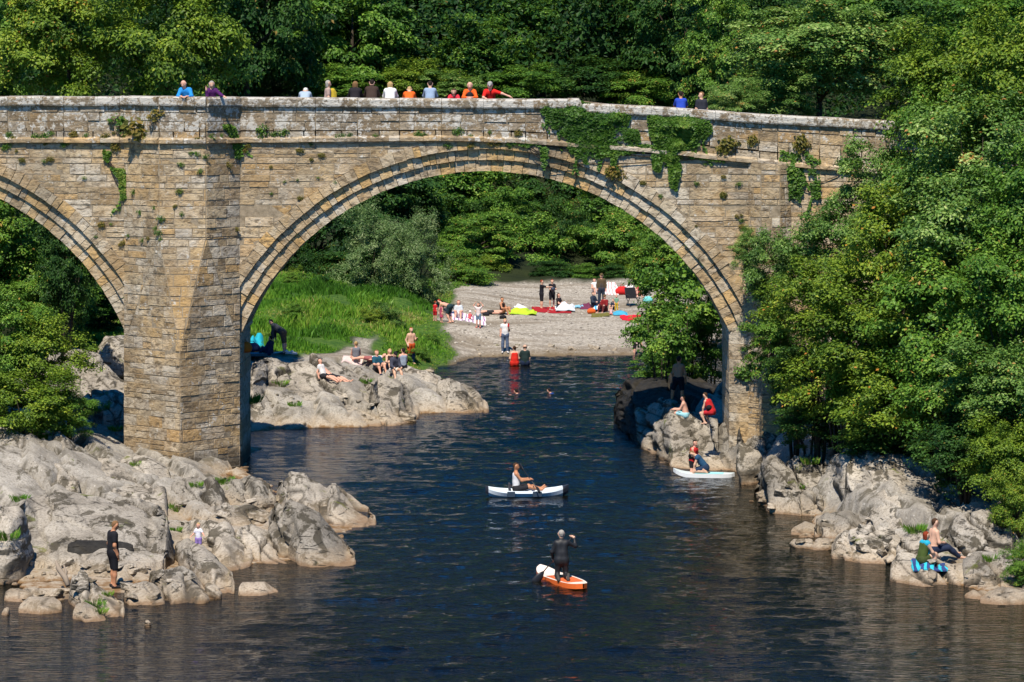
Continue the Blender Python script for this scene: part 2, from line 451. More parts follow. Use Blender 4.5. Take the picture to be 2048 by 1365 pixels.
def water_mat():
    t = NT("river_water"); p = t.pos()
    b = t.noise(t.mapping(p, (0.8, 2.8, 1), (0, 0, 0.12)), 3.0, 3, 0.6, 0.3)
    t.principled((0.0028, 0.0030, 0.0014), 0.02, t.bump(b, 1.0, 0.052), 0.5, IOR=1.33)
    return t.m
M['water'] = water_mat()
# ------------------------------------------------------------------ river outline and terrain
RIVER = [(-60, 30), (-35, 68), (-22, 80), (-16, 83.4), (-13.3, 84.6), (-11.6, 84.3), (-10.4, 84.3), (-9.6, 85.5), (-8.6, 86.6), (-8.1, 88.5), (-6.4, 89.2), (-5.6, 90.5),
         (-5.3, 93), (-5.2, 96), (-6.6, 100), (-8.0, 104.5), (-9.0, 107.2), (-9.4, 110), (-9.4, 116), (-14, 113.5), (-17.4, 112.6), (-18.6, 115), (-17.6, 117.6), (-14, 118.6), (-9.2, 121.8),
         (-6, 122.5), (-4.3, 127), (-2.4, 128.2), (-2.0, 132), (-3.2, 138), (-4.3, 144.6), (-2.3, 151.2), (-0.3, 152.6), (4.4, 153), (6.7, 154.5), (20, 168), (48, 176), (160, 200),
         (160, 176), (48, 158), (22, 148), (12, 137), (9.0, 126), (6.4, 121), (6.4, 118), (7.0, 112.5), (8.4, 110.2), (9.0, 106.5), (9.2, 100), (9.6, 97), (9.8, 94),
         (10.4, 90.6), (11.5, 88), (11.6, 85.8), (12.8, 84.8), (13.6, 83.2), (15, 82), (20, 77), (40, 60), (60, 30)]
def c3(px, py, Y, w): 
    p = at(px, py, Y); return (p.x, p.y, p.z, w)
CTRL = [c3(-200, 890, 100, 3), c3(50, 885, 102, 3), c3(130, 900, 104, 3), c3(120, 1000, 95, 3), c3(230, 960, 101, 3), c3(250, 1090, 89, 3), c3(120, 1130, 86, 3), c3(350, 1000, 97, 3), c3(330, 925, 106, 3),
        c3(430, 1070, 92, 3), c3(500, 1010, 98, 3), c3(450, 950, 106, 2.5), (-6, 98, 0.4, 3), (-11, 84, 0.35, 2.5), (-14, 83.5, 0.35, 2.5), (-19, 84, 0.6, 3), (-30, 85, 1.5, 4),
        c3(200, 700, 136, 5), c3(200, 800, 125, 4), c3(60, 790, 121, 4), c3(0, 600, 134, 5), (-30, 110, 4.5, 5), (-40, 125, 8, 8), (-36, 100, 4.5, 6), (-50, 80, 6, 8),
        c3(600, 722, 135, 4), c3(700, 735, 132, 3), c3(800, 752, 131.5, 2.5), c3(520, 760, 128.5, 4), c3(560, 705, 138, 4), c3(650, 790, 125.5, 2.5), (-10.5, 112, 0.3, 3),
        c3(520, 690, 142, 5), c3(560, 600, 158, 7), c3(700, 645, 150, 6), c3(900, 650, 156, 7), c3(860, 690, 147, 2.5), c3(500, 560, 166, 8), c3(760, 580, 168, 9), c3(880, 585, 176, 10),
        c3(1000, 650, 164, 12), c3(1100, 620, 171, 20), c3(1100, 585, 181, 30), c3(1250, 585, 181, 30), c3(1200, 560, 188, 30), c3(1320, 600, 176, 20), c3(1250, 650, 163, 12), (14, 178, 1.2, 16), (30, 190, 1.5, 16),
        (0, 200, 3.0, 30), (15, 203, 3.5, 30), (-10, 195, 4.5, 20), (-20, 178, 5, 15), (-30, 160, 6, 12), (-45, 150, 9, 12),
        (-5, 218, 10, 30), (10, 220, 11, 30), (25, 222, 11, 30), (45, 225, 12, 30), (-25, 212, 10, 30), (-50, 200, 13, 30), (0, 260, 20, 40), (50, 260, 20, 40), (-50, 260, 20, 40), (0, 330, 52, 40), (90, 310, 46, 40), (-90, 310, 46, 40), (0, 400, 80, 40),  # far hill raised, unseen behind trees, to keep pale low sky off the water
        (8.5, 118, 2.2, 2.2), (10.5, 112, 2.0, 2.5), (12, 122, 3.0, 4), (14, 108, 2.4, 3), (11, 103, 1.9, 3), (12.5, 99, 1.9, 3), (14.5, 95, 1.4, 3), (13.2, 91.5, 0.8, 2.5), (13.2, 87.5, 0.45, 2), (15.2, 86, 0.55, 2.5),
        (16, 90, 1.2, 3), (18, 95, 3.5, 4), (17, 103, 4.2, 4), (20, 110, 7.5, 5), (24, 100, 9, 6), (22, 90, 5, 5), (20, 84, 2.5, 4), (30, 92, 11, 8), (30, 110, 12.5, 8), (45, 100, 16, 8), (40, 75, 12, 8),
        (14, 130, 3.5, 5), (20, 140, 4.5, 5), (24, 125, 7, 6), (34, 130, 10, 8), (36, 148, 5, 8), (60, 120, 16, 8), (60, 60, 14, 8)]
CT = np.array(CTRL)
GRASS = [(-16.5, 133), (-14.4, 139), (-9.3, 136.5), (-7.9, 139), (-7.4, 146), (-6.5, 149.5), (-6.0, 147), (-6.7, 139.6), (-4.9, 140.2), (-4.3, 142.4), (-3.6, 146), (-2.5, 151), (-3.8, 158), (-3.4, 170), (-3.3, 182), (-8, 186), (-18, 180), (-26, 160), (-24, 140)]
GRAVEL = [(-10.5, 136.2), (-5.2, 137), (-6, 141), (-5.5, 147), (-5.5, 152), (-6, 160), (-6, 170), (-5, 182), (0, 186), (9, 188), (40, 192), (60, 172), (20, 160), (4, 148), (-2, 144), (-8.5, 135)]
PATHG = [(-10.5, 136), (-5.2, 137), (-4.9, 140.2), (-6.7, 139.6), (-6.0, 147), (-6.5, 149.8), (-7.4, 146.3), (-7.9, 139), (-9.3, 136.5)]
ROCKS_A = [(-40, 70), (0, 70), (0, 118), (-9.2, 136), (-14.3, 138), (-19.5, 136), (-20.5, 118), (-19.5, 106), (-19, 101), (-30, 92)]
ROCKS_B = [(-17, 118), (4, 118), (1, 134), (-3.4, 138.5), (-8.5, 137.2), (-14.5, 136.5)]
ROCKS_C = [(3, 130), (8.8, 126), (12.6, 118), (13.2, 107), (14, 101), (16.2, 96), (16.5, 90.5), (18.5, 86), (24, 80), (20, 66), (0, 80)]
def terrain(X, Y):
    P = np.stack([X, Y], 1)
    d = poly_sd(P, RIVER)
    d = d + 0.45 * fbm(np.stack([X * 0.7, Y * 0.45, X * 0], 1), 3, 3)
    num = np.zeros(len(X)); den = np.zeros(len(X)); wn_ = np.zeros(len(X))
    for cx, cy, cz, cw in CT:
        r2 = ((X - cx) ** 2 + ((Y - cy) * 0.6) ** 2)
        k = 1.0 / (r2 + 1.2) ** 1.9
        num += k * cz; wn_ += k * cw; den += k
    T = num / den; W = wn_ / den
    rock = np.maximum.reduce([sstep(-poly_sd(P, q), -0.8, 0.8) for q in (ROCKS_A, ROCKS_B, ROCKS_C)])
    wob = fbm(np.stack([X * 0.5, Y * 0.3, X * 0 + 5], 1), 3, 11) * 0.7
    grass = sstep(-poly_sd(P, GRASS) + wob, -0.35, 0.35)
    gravel = np.maximum(sstep(-poly_sd(P, GRAVEL) + wob, -0.7, 0.7), sstep(-poly_sd(P, PATHG) + .2 * wob, -0.3, 0.3)) * (1 - grass)
    rock = rock * (1 - gravel) * (1 - grass)
    z = np.where(d > 0, T * sstep(d / np.maximum(W, 0.8), -0.25, 1.0) * (1 - 0.0) + 0.0, 0)
    shore = sstep(d, 0.0, 0.5)
    z = np.where(d > 0, np.minimum(z, 0.05 + d * 6) , -1.6 * sstep(-d / 2.6, 0, 1) - 0.02)
    # jointed limestone: tilted blocks bounded by cracks
    U = np.stack([(X + 0.22 * Y) / 1.7 + 0.25 * fbm(np.stack([X * .4, Y * .2, X * 0], 1), 2, 21), (Y - 0.1 * X) / 4.6], 1)
    f1, f2, h, off = voro2(U, 5)
    U2 = np.stack([(X + 0.3 * Y) / 0.75, (Y - 0.2 * X) / 2.1], 1)
    g1, g2, h2, off2 = voro2(U2, 9)
    e1 = f2 - f1; e2 = g2 - g1
    rel = (h - 0.5) * 0.42 - off[:, 0] * 0.30 - off[:, 1] * 0.10 + (h2 - 0.5) * 0.16 - off2[:, 0] * 0.07
    rel = rel - 0.30 * (1 - sstep(e1, 0.0, 0.14)) - 0.10 * (1 - sstep(e2, 0, 0.12))
    rel += 0.10 * fbm(np.stack([X * 1.3, Y * 0.7, X * 0], 1), 3, 31)
    z = z + rock * rel * sstep(d, -0.3, 0.9) * 0.85
    soft = fbm(np.stack([X * 0.35, Y * 0.25, X * 0 + 2], 1), 3, 41)
    near_ = sstep(-poly_sd(P, [(-19, 76), (0, 76), (0, 106), (-9.5, 106.5), (-12, 100), (-14.5, 93), (-19, 90)]), -1, 2)
    z = np.where(d > 0, z - near_ * np.minimum(.32, np.maximum(z - .03, 0) * .75), z)
    z = z + (1 - rock) * sstep(d, 0.4, 4) * soft * np.where(gravel > 0.5, 0.06, 0.22)
    crack = np.maximum((1 - sstep(e1, 0.0, 0.07)) * 0.9, (1 - sstep(e2, 0, 0.06)) * 0.6 * (h2 > 0.35))
    return z, rock, grass, gravel, crack

def axis(segs):
    out = []
    for a, b, s in segs: out += list(np.arange(a, b, s))
    out.append(segs[-1][1]); return np.array(out)
gx = axis([(-170, -40, 6), (-40, -21, 0.8), (-21, 19, 0.17), (19, 42, 0.8), (42, 170, 6)])
gy = axis([(20, 76, 3), (76, 140, 0.21), (140, 200, 0.42), (200, 260, 2), (260, 420, 8)])
GX, GY = np.meshgrid(gx, gy)
gz, gr, gg, gv, gc = terrain(GX.ravel(), GY.ravel())
nx, ny = len(gx), len(gy)
ii = (np.arange(ny - 1)[:, None] * nx + np.arange(nx - 1)[None, :]).ravel()
TV = np.stack([GX.ravel(), GY.ravel(), gz], 1)
TQ = np.stack([ii, ii + 1, ii + nx + 1, ii + nx], 1)
ground = link("ground", mesh_np("ground", TV, TQ, mat=M['ground'], smooth=True,
              attr={"rock": ('POINT', gr), "grass": ('POINT', gg), "gravel": ('POINT', gv), "crack": ('POINT', gc)}))
tag(ground, kind='structure')
# water surface
# ruffled in mid-stream, calmer along the banks; rings of still water outside the view
wx_ = axis([(-200, -30, 17), (-30, -22, 0.3), (-22, 17, 0.11), (17, 32, 0.25), (32, 200, 24)]); wy_ = axis([(-30, 48, 6), (48, 66, 0.16), (66, 112, 0.085), (112, 160, 0.12), (160, 300, 10)])
WX, WY = np.meshgrid(wx_, wy_); WXr, WYr = WX.ravel(), WY.ravel()
mid = 1.0 - sstep(np.abs(WXr - 1.3 - 0.02 * (WYr - 90)), 3.5, 9.0)
gust = np.clip(0.20 + 1.6 * mid * (1 - 0.45 * sstep(WYr, 104, 122)) + 0.30 * fbm(np.stack([WXr * 0.12, WYr * 0.10, WXr * 0], 1), 3, 51), 0.12, 1.7)
wz_ = 0.030 * fbm(np.stack([WXr * 0.55, WYr * 1.25, WXr * 0], 1), 2, 61, 0.45) + 0.017 * fbm(np.stack([WXr * 1.6 + 0.3 * WYr, WYr * 2.7, WXr * 0 + 3], 1), 2, 63)
wz_ *= gust * sstep(200 - np.abs(WXr), 150, 182)
wn_ = len(wx_); wi = (np.arange(len(wy_) - 1)[:, None] * wn_ + np.arange(wn_ - 1)[None, :]).ravel()
water = link("river_water", mesh_np("river_water", np.stack([WXr, WYr, wz_], 1), np.stack([wi, wi + 1, wi + wn_ + 1, wi + wn_], 1), mat=M['water'], smooth=True))
tag(water, kind='structure')

def ground_z(x, y):
    return float(terrain(np.array([x], float), np.array([y], float))[0][0])

# ------------------------------------------------------------------ bridge
BY = 110.0; BW = 4.4; SC = FPX / BY
def bx(px): return (px - 1024) / SC
def bz(py): return CAMH - (py - HZ) / SC
TOPX = np.array([bx(v) for v in (-900, 0, 330, 480, 700, 1000, 1158, 1164, 1290, 1420, 1500, 1790, 2100, 2700)])
TOPZ = np.array([bz(v) for v in (205, 194, 193, 195, 197, 199, 198, 207, 213, 221, 228, 243, 262, 300)])
STRX = np.array([bx(v) for v in (-900, 0, 300, 560, 900, 1024, 1300, 1430, 1570, 1750, 2100, 2700)])
STRZ = np.array([bz(v) for v in (292, 282, 281, 281, 278, 281, 301, 315, 329, 343, 366, 405)])
def top_z(x): return float(np.interp(x, TOPX, TOPZ))
def str_z(x): return float(np.interp(x, STRX, STRZ))
def deck_z(x): return top_z(x) - 1.12
R0 = 531 / SC
ARC = [(bx(971), bz(874)), (bx(-239), bz(874)), (bx(-1449), bz(874))]   # arch circle centres
ZS = 4.85                                                # springing height
courses = [-1.2]
r_ = random.Random(3)
while courses[-1] < 16: courses.append(courses[-1] + r_.choice([0.20, 0.26, 0.31, 0.35, 0.39, 0.43]))

def clip(poly, a, b, c):
    """keep a*u+b*v<=c"""
    out = []
    for i in range(len(poly)):
        p, q = poly[i], poly[(i + 1) % len(poly)]
        dp, dq = a * p[0] + b * p[1] - c, a * q[0] + b * q[1] - c
        if dp <= 0: out.append(p)
        if dp * dq < 0:
            t = dp / (dp - dq); out.append((p[0] + t * (q[0] - p[0]), p[1] + t * (q[1] - p[1])))
    return out
def area(p):
    return 0.5 * abs(sum(p[i][0] * p[(i + 1) % len(p)][1] - p[(i + 1) % len(p)][0] * p[i][1] for i in range(len(p))))
def inset(poly, g):
    n = len(poly); ccw = sum(poly[i][0] * poly[(i + 1) % n][1] - poly[(i + 1) % n][0] * poly[i][1] for i in range(n)) > 0
    p = poly if ccw else poly[::-1]
    out = p
    for i in range(n):
        (x0, y0), (x1, y1) = p[i], p[(i + 1) % n]
        L = math.hypot(x1 - x0, y1 - y0)
        if L < 1e-6: continue
        nxx, nyy = (y1 - y0) / L, -(x1 - x0) / L
        out = clip(out, nxx, nyy, nxx * x0 + nyy * y0 - g)
        if len(out) < 3: return []
    return out
def stone(mb, poly, O, u, v, n, rnd, depth=(0.002, 0.026), gap=0.0055, warp=None, tintf=None):
    p0 = inset(poly, gap)
    if len(p0) < 3 or area(p0) < 0.008: return
    bev = rnd.uniform(0.008, 0.022); p1 = inset(p0, bev)
    d = rnd.uniform(*depth)
    if len(p1) < 3: return
    if len(p1) != len(p0): p1 = p0; d *= 0.5
    # inset may start at another corner: rotate to the nearest
    k = min(range(len(p1)), key=lambda q: (p1[q][0] - p0[0][0]) ** 2 + (p1[q][1] - p0[0][1]) ** 2)
    p1 = p1[k:] + p1[:k]
    def W(q, dd):
        w = O + u * q[0] + v * q[1] + n * dd
        if warp: w = warp(w)
        return w
    sl = (rnd.uniform(-1, 1) * 0.015, rnd.uniform(-1, 1) * 0.02)
    cx = sum(q[0] for q in p1) / len(p1); cy = sum(q[1] for q in p1) / len(p1)
    top = [W(q, d + sl[0] * (q[0] - cx) + sl[1] * (q[1] - cy) + rnd.uniform(-.006, .006)) for q in p1]
    bot = [W(q, -0.03) for q in p0]
    mb.solid(bot, top, tintf if tintf is not None else rnd.random(), caps=(False, True))
def lay(mb, corners, rnd, circles=(), topf=None, lens=(0.35, 1.15), cs=None, skip=None, warp=None, depth=(0.002, 0.026), tone=None):
    """courses of stones over a flat polygon of world points (counter-clockwise seen from outside)"""
    c = [Vector(p) for p in corners]
    n = (c[1] - c[0]).cross(c[2] - c[0]).normalized()
    u = Vector((0, 0, 1)).cross(n).normalized(); v = n.cross(u)
    O = c[0].copy()
    L = [((p - O).dot(u), (p - O).dot(v)) for p in c]
    umin, umax = min(p[0] for p in L), max(p[0] for p in L); vmin, vmax = min(p[1] for p in L), max(p[1] for p in L)
    cz = cs or courses
    for k in range(len(cz) - 1):
        v0, v1 = (cz[k] - O.z) / v.z, (cz[k + 1] - O.z) / v.z
        if v1 < vmin or v0 > vmax: continue
        x = umin - rnd.uniform(0, 0.9)
        while x < umax:
            w = rnd.uniform(*lens) * (1.25 if (v1 - v0) > 0.3 else 1.0)
            p = [(x, v0), (x + w, v0), (x + w, v1), (x, v1)]
            x += w
            for i in range(len(L)):
                a, b = L[i], L[(i + 1) % len(L)]
                ex, ey = b[0] - a[0], b[1] - a[1]
                p = clip(p, ey, -ex, ey * a[0] - ex * a[1])
                if len(p) < 3: break
            if len(p) < 3: continue
            cu, cv = sum(q[0] for q in p) / len(p), sum(q[1] for q in p) / len(p)
            if skip and skip(O + u * cu + v * cv): continue
            for (au, av, ar) in circles:
                au2, av2 = au - O.x, av - O.z
                dx, dy = cu - au2, cv - av2; dd = math.hypot(dx, dy)
                if dd < 1e-6: p = []; break
                dx, dy = dx / dd, dy / dd
                p = clip(p, -dx, -dy, -(dx * au2 + dy * av2 + ar))
                if len(p) < 3: break
            if len(p) < 3: continue
            if topf:
                zt = topf(O.x + cu); sl = (topf(O.x + cu + 0.2) - topf(O.x + cu - 0.2)) / 0.4
                p = clip(p, -sl, 1.0, zt - O.z - sl * cu)
                if len(p) < 3: continue
            tt = rnd.random()
            if tone: tt = tone(O + u * cu + v * cv, tt)
            # some courses are thin rag: split in two
            if (v1 - v0) > 0.29 and rnd.random() < 0.35:
                vm = v0 + (v1 - v0) * rnd.uniform(0.4, 0.6)
                for q in (clip(p, 0, 1, vm), clip(p, 0, -1, -vm)):
                    if len(q) >= 3: stone(mb, q, O, u, v, n, rnd, warp=warp, depth=depth, tintf=rnd.random())
            else:
                stone(mb, p, O, u, v, n, rnd, warp=warp, depth=depth, tintf=tt)

bridge = empty("stone_bridge", (0, BY, 0))
tag(bridge, "medieval sandstone arch bridge over the river with ivy and people along its parapet", "bridge")
RB = random.Random(11)
# plan of the pier and cutwater
AX, DX = bx(248), bx(480)
PB, PC = Vector((bx(318) * 0.988, BY - 1.3, 0)), Vector((bx(412) * 0.988, BY - 1.3, 0))
PT = Vector((-664 * 108.0 / FPX, 108.0, 0))
PA, PD = Vector((AX, BY, 0)), Vector((DX, BY, 0))
def vz(p, z): return Vector((p.x, p.y, z))
ZL, ZH = 4.3, 8.3
# core: solid body with arch openings, built of vertical slices
core = MB()
xs = np.arange(-60, 46.01, 0.25)
def arch_bottom(x):
    zb = -2.0
    for (cx, cz) in ARC:
        dx = abs(x - cx)
        if dx < math.sqrt((R0 + 0.80) ** 2 - (ZS - cz) ** 2) - 1e-6: zb = max(zb, cz + math.sqrt((R0 + 0.80) ** 2 - dx * dx))
    return zb
cuts = sorted(set(list(xs) + [cx + s * (math.sqrt((R0 + 0.80) ** 2 - (ZS - cz) ** 2) + e) for cx, cz in ARC for s in (-1, 1) for e in (-0.001, 0.001)]))
y0, y1 = BY, BY + BW
for a, b in zip(cuts[:-1], cuts[1:]):
    if b - a < 0.0005: continue
    m0, m1 = arch_bottom(a + 1e-4), arch_bottom(b - 1e-4)
    if b - a < 0.01: m0 = m1 = min(m0, m1); 
    t0, t1 = deck_z(a), deck_z(b)
    core.poly([(a, y0, m0), (b, y0, m1), (b, y0, t1), (a, y0, t0)])
    core.poly([(b, y1, m1), (a, y1, m0), (a, y1, t0), (b, y1, t1)])
    core.poly([(a, y0, t0), (b, y0, t1), (b, y1, t1), (a, y1, t0)])
    core.poly([(a, y1, m0), (b, y1, m1), (b, y0, m1), (a, y0, m0)])
for cx, cz in ARC:
    for s in (-1, 1):
        x = cx + s * math.sqrt((R0 + 0.80) ** 2 - (ZS - cz) ** 2)
        q = [(x, y0, -2), (x, y1, -2), (x, y1, ZS), (x, y0, ZS)]
        core.poly(q if s < 0 else q[::-1])
core.build("wall_core", M['mortar'], bridge, loc=(0, -BY, 0))
# spandrel facing
wall = MB()
sx0, sx1 = -26.0, 26.0
circ = [(cx, cz, R0 + 0.80 + 0.36) for cx, cz in ARC]
def skip_w(p):
    for cx, cz in ARC:
        if p.z < ZS + 0.02 and abs(p.x - cx) < math.sqrt((R0 + 0.80) ** 2 - (ZS - cz) ** 2) + 0.05: return True
        if (p.x - cx) ** 2 + (p.z - cz) ** 2 < (R0 + 0.84) ** 2 and p.z > ZS: return True
    return AX + 0.1 < p.x < DX - 0.1
def tone_w(p, t):
    g = 0.5 + 0.5 * math.sin(p.x * 0.7 + math.sin(p.z * 0.9) * 2)
    if p.x > 5 and t < 0.2: t = 0.4
    return t * 0.9 if g < 0.5 else 0.1 + t * 0.9
lay(wall, [(sx0, BY, -1.2), (sx1, BY, -1.2), (sx1, BY, 12.6), (sx0, BY, 12.6)], RB, circ, topf=lambda x: str_z(x) - 0.02, skip=skip_w, tone=tone_w)
wall.build("spandrel_wall", M['stone'], bridge, loc=(0, -BY, 0))
# arch rings: flush voussoirs and two recessed orders, with matching jambs
for cx, cz in ARC:
    arch = MB(); R2 = random.Random(int(cx * 10) & 0xff)
    for (ri, ro, yf, yb) in ((R0 + 0.80, R0 + 1.15, BY - 0.035, BY + 0.25), (R0 + 0.41, R0 + 0.795, BY + 0.10, BY + 1.2), (R0, R0 + 0.405, BY + 0.21, BY + BW - 0.4)):
        a0 = math.asin((ZS - cz) / ri); L = (math.pi - 2 * a0) * ri
        nb = int(L / 0.36); ed = [0.0]
        while ed[-1] < 1: ed.append(ed[-1] + R2.uniform(0.6, 1.5) / nb)
        ed = [e / ed[-1] for e in ed]
        for e0, e1 in zip(ed[:-1], ed[1:]):
            g = 0.010 / L
            A0, A1 = a0 + (math.pi - 2 * a0) * (e0 + g), a0 + (math.pi - 2 * a0) * (e1 - g)
            rr0, rr1 = ri + R2.uniform(-.012, .012), ro + (R2.uniform(-.05, .09) if ro > R0 + 1 else R2.uniform(-.012, 0))
            jy = R2.uniform(-0.03, 0.02)
            def P(r, A, y): return (cx + r * math.cos(A), y, cz + r * math.sin(A))
            t = R2.random()
            bot = [P(rr0, A0, yb), P(rr1, A0, yb), P(rr1, A1, yb), P(rr0, A1, yb)]
            fr = [P(rr0, A0, yf + jy), P(rr1, A0, yf + jy), P(rr1, A1, yf + jy), P(rr0, A1, yf + jy)]
            arch.solid(bot, fr, t)
    arch.build("arch_ring", M['arch_stone'], bridge, loc=(0, -BY, 0))
    for s in (-1, 1):
        jm = MB()
        xi = cx + s * math.sqrt(R0 ** 2 - (ZS - cz) ** 2)
        xo = xi + s * 0.48
        zc = -1.2; k = 0
        while zc < ZS - 0.01:
            h = min(R2.uniform(0.3, 0.55), ZS - zc)
            if ZS - zc - h < 0.15: h = ZS - zc
            j = R2.uniform(-0.012, 0.012); t = R2.random() * 0.7
            pl = [(xi + j, BY + BW - 0.5), (xi + j, BY + 0.30), (xo + j - s * 0.12, BY - 0.02), (xo + s * 0.45, BY - 0.02), (xo + s * 0.45, BY + BW - 0.5)]
            if s > 0: pl = pl[::-1]
            b = [(x, y, zc + 0.006) for x, y in pl]; tp = [(x, y, zc + h - 0.006) for x, y in pl]
            jm.solid(b[::-1], tp[::-1], t) if False else jm.solid(b, tp, t)
            zc += h
        # impost block
        pl = [(xi - s * 0.07, BY + BW - 0.4), (xi - s * 0.07, BY + 0.38), (xo - s * 0.05, BY - 0.08), (xo + s * 0.5, BY - 0.08), (xo + s * 0.5, BY + BW - 0.4)]
        if s > 0: pl = pl[::-1]
        jm.solid([(x, y, ZS + 0.003) for x, y in pl], [(x, y, ZS + 0.16) for x, y in pl], 0.5)
        jm.build("arch_jamb", M['arch_stone'], bridge, loc=(0, -BY, 0))
# cutwater: triangular below, half-hexagon above, broached between
cut = MB(); cb = MB()
def face(pts, **k):
    cb.poly(pts); lay(cut, pts, RB, lens=(0.35, 0.85), **k)
zt = str_z(bx(330)) - 0.02
face([vz(PA, -1.3), vz(PT, -1.3), vz(PT, ZL), vz(PA, ZL)]); face([vz(PT, -1.3), vz(PD, -1.3), vz(PD, ZL), vz(PT, ZL)])
face([vz(PA, ZL), vz(PT, ZL), vz(PB, ZH)]); face([vz(PA, ZL), vz(PB, ZH), vz(PA, ZH)])
face([vz(PT, ZL), vz(PC, ZH), vz(PB, ZH)])
face([vz(PT, ZL), vz(PD, ZL), vz(PC, ZH)]); face([vz(PD, ZL), vz(PD, ZH), vz(PC, ZH)])
for a, b in ((PA, PB), (PB, PC), (PC, PD)): face([vz(a, ZH), vz(b, ZH), vz(b, zt), vz(a, zt)])
co = cb.build("cutwater_core", M['mortar'], bridge, loc=(0, -BY, 0))
cut.build("cutwater", M['stone'], bridge, loc=(0, -BY, 0))
# buttress beside the right abutment
but = MB(); bb = MB()
Q = [Vector((bx(1496), BY, 0)), Vector((bx(1520), BY - 0.45, 0)), Vector((bx(1558), BY - 0.45, 0)), Vector((bx(1582), BY, 0))]
for a, b in zip(Q[:-1], Q[1:]):
    pts = [vz(a, 0.3), vz(b, 0.3), vz(b, str_z(b.x) - .02), vz(a, str_z(a.x) - .02)]
    bb.poly(pts); lay(but, pts, RB, lens=(0.35, 0.8))
bb.build("buttress_core", M['mortar'], bridge, loc=(0, -BY, 0)); but.build("buttress", M['stone'], bridge, loc=(0, -BY, 0))

# plan line of the parapet, stepping out around the refuge
def seg_pts():
    base = [(-60, BY)] + [(float(x), BY) for x in np.arange(-26, AX, 2.0)] + [(AX, BY), (PB.x, PB.y), (PC.x, PC.y), (DX, BY)] + sorted([(float(x), BY) for x in np.arange(DX + 1.2, 26, 1.5)] + [(bx(1158), BY), (bx(1164), BY)]) + [(46, BY)]
    return base
line = seg_pts()
par, strg, cop, pcore = MB(), MB(), MB(), MB()
PTH = 0.42
for (xa, ya), (xb, yb) in zip(line[:-1], line[1:]):
    a, b = Vector((xa, ya, 0)), Vector((xb, yb, 0))
    d = (b - a).normalized(); n = Vector((d.y, -d.x, 0))
    L = (b - a).length
    # parapet core
    ia, ib = a - n * PTH, b - n * PTH
    za, zb, ta, tb = str_z(a.x) - 0.05, str_z(b.x) - 0.05, top_z(a.x) - 0.30, top_z(b.x) - 0.30
    pcore.solid([vz(a, za), vz(b, zb), vz(ib, zb), vz(ia, za)], [vz(a, ta), vz(b, tb), vz(ib, tb), vz(ia, ta)])
    # parapet stones: three courses following the slope
    hh = lambda x: top_z(x) - 0.31 - str_z(x)
    fr = [0.0, 0.27, 0.55, 0.80, 1.0]
    for k in range(4):
        x = -RB.uniform(0, 0.4) if L > 3 else 0.0
        while x < L:
            w = RB.uniform(0.4, 1.0); e0, e1 = max(0, x), min(L, x + w)
            if L - e1 < 0.2: e1 = L
            x = e1 if e1 == L else x + w
            if e1 - e0 < 0.06: continue
            pa, pb = a + d * e0, a + d * e1
            f0, f1 = fr[k] + RB.uniform(-.02, .02) * (k > 0), fr[k + 1]
            def W(w_, pa=pa, pb=pb): return w_
            q = [(e0, str_z(pa.x) + hh(pa.x) * f0), (e1, str_z(pb.x) + hh(pb.x) * f0), (e1, str_z(pb.x) + hh(pb.x) * f1), (e0, str_z(pa.x) + hh(pa.x) * f1)]
            stone(par, q, a, d, Vector((0, 0, 1)), n, RB, depth=(0.01, 0.055))
    # string course
    x = 0.0
    while x < L:
        e1 = min(L, x + RB.uniform(0.7, 1.5));  e1 = L if L - e1 < 0.3 else e1
        pa, pb = a + d * (x + 0.005), a + d * (e1 - 0.005); pr = RB.uniform(0.12, 0.17); dz = RB.uniform(-.015, .015)
        bot, top = [], []
        prof = [(0.0, -0.10), (pr, -0.07), (pr, 0.05), (0.03, 0.13)]
        bot = [vz(pa + n * o, str_z(pa.x) + zz_ + dz) for o, zz_ in prof]; top = [vz(pb + n * o, str_z(pb.x) + zz_ + dz) for o, zz_ in prof]
        strg.solid(bot, top, RB.random()); x = e1
    # coping blocks
    x = 0.0
    while x < L:
        e1 = min(L, x + RB.uniform(0.7, 1.7)); e1 = L if L - e1 < 0.4 else e1
        pa, pb = a + d * (x + 0.006), a + d * (e1 - 0.006); j = RB.uniform(-.012, .018); oz = RB.uniform(-.012, .012)
        prof = [(-PTH - 0.06, -0.32), (0.13 + j, -0.32), (0.15 + j, -0.27), (0.15 + j, -0.06), (0.10 + j, 0.0), (-PTH, 0.02), (-PTH - 0.06, -0.05)]
        ex = 0.06 if (ya != BY or yb != BY) else 0
        bot = [vz(pa + n * o - d * ex * 0, top_z(pa.x) + q + oz) for o, q in prof]; top = [vz(pb + n * o, top_z(pb.x) + q + oz + RB.uniform(-.008, .008)) for o, q in prof]
        cop.solid(bot, top, RB.random()); x = e1
par.build("parapet", M['stone'], bridge, loc=(0, -BY, 0)); pcore.build("parapet_core", M['mortar'], bridge, loc=(0, -BY, 0))
strg.build("string_course", M['stone'], bridge, loc=(0, -BY, 0)); cop.build("coping", M['coping'], bridge, loc=(0, -BY, 0))
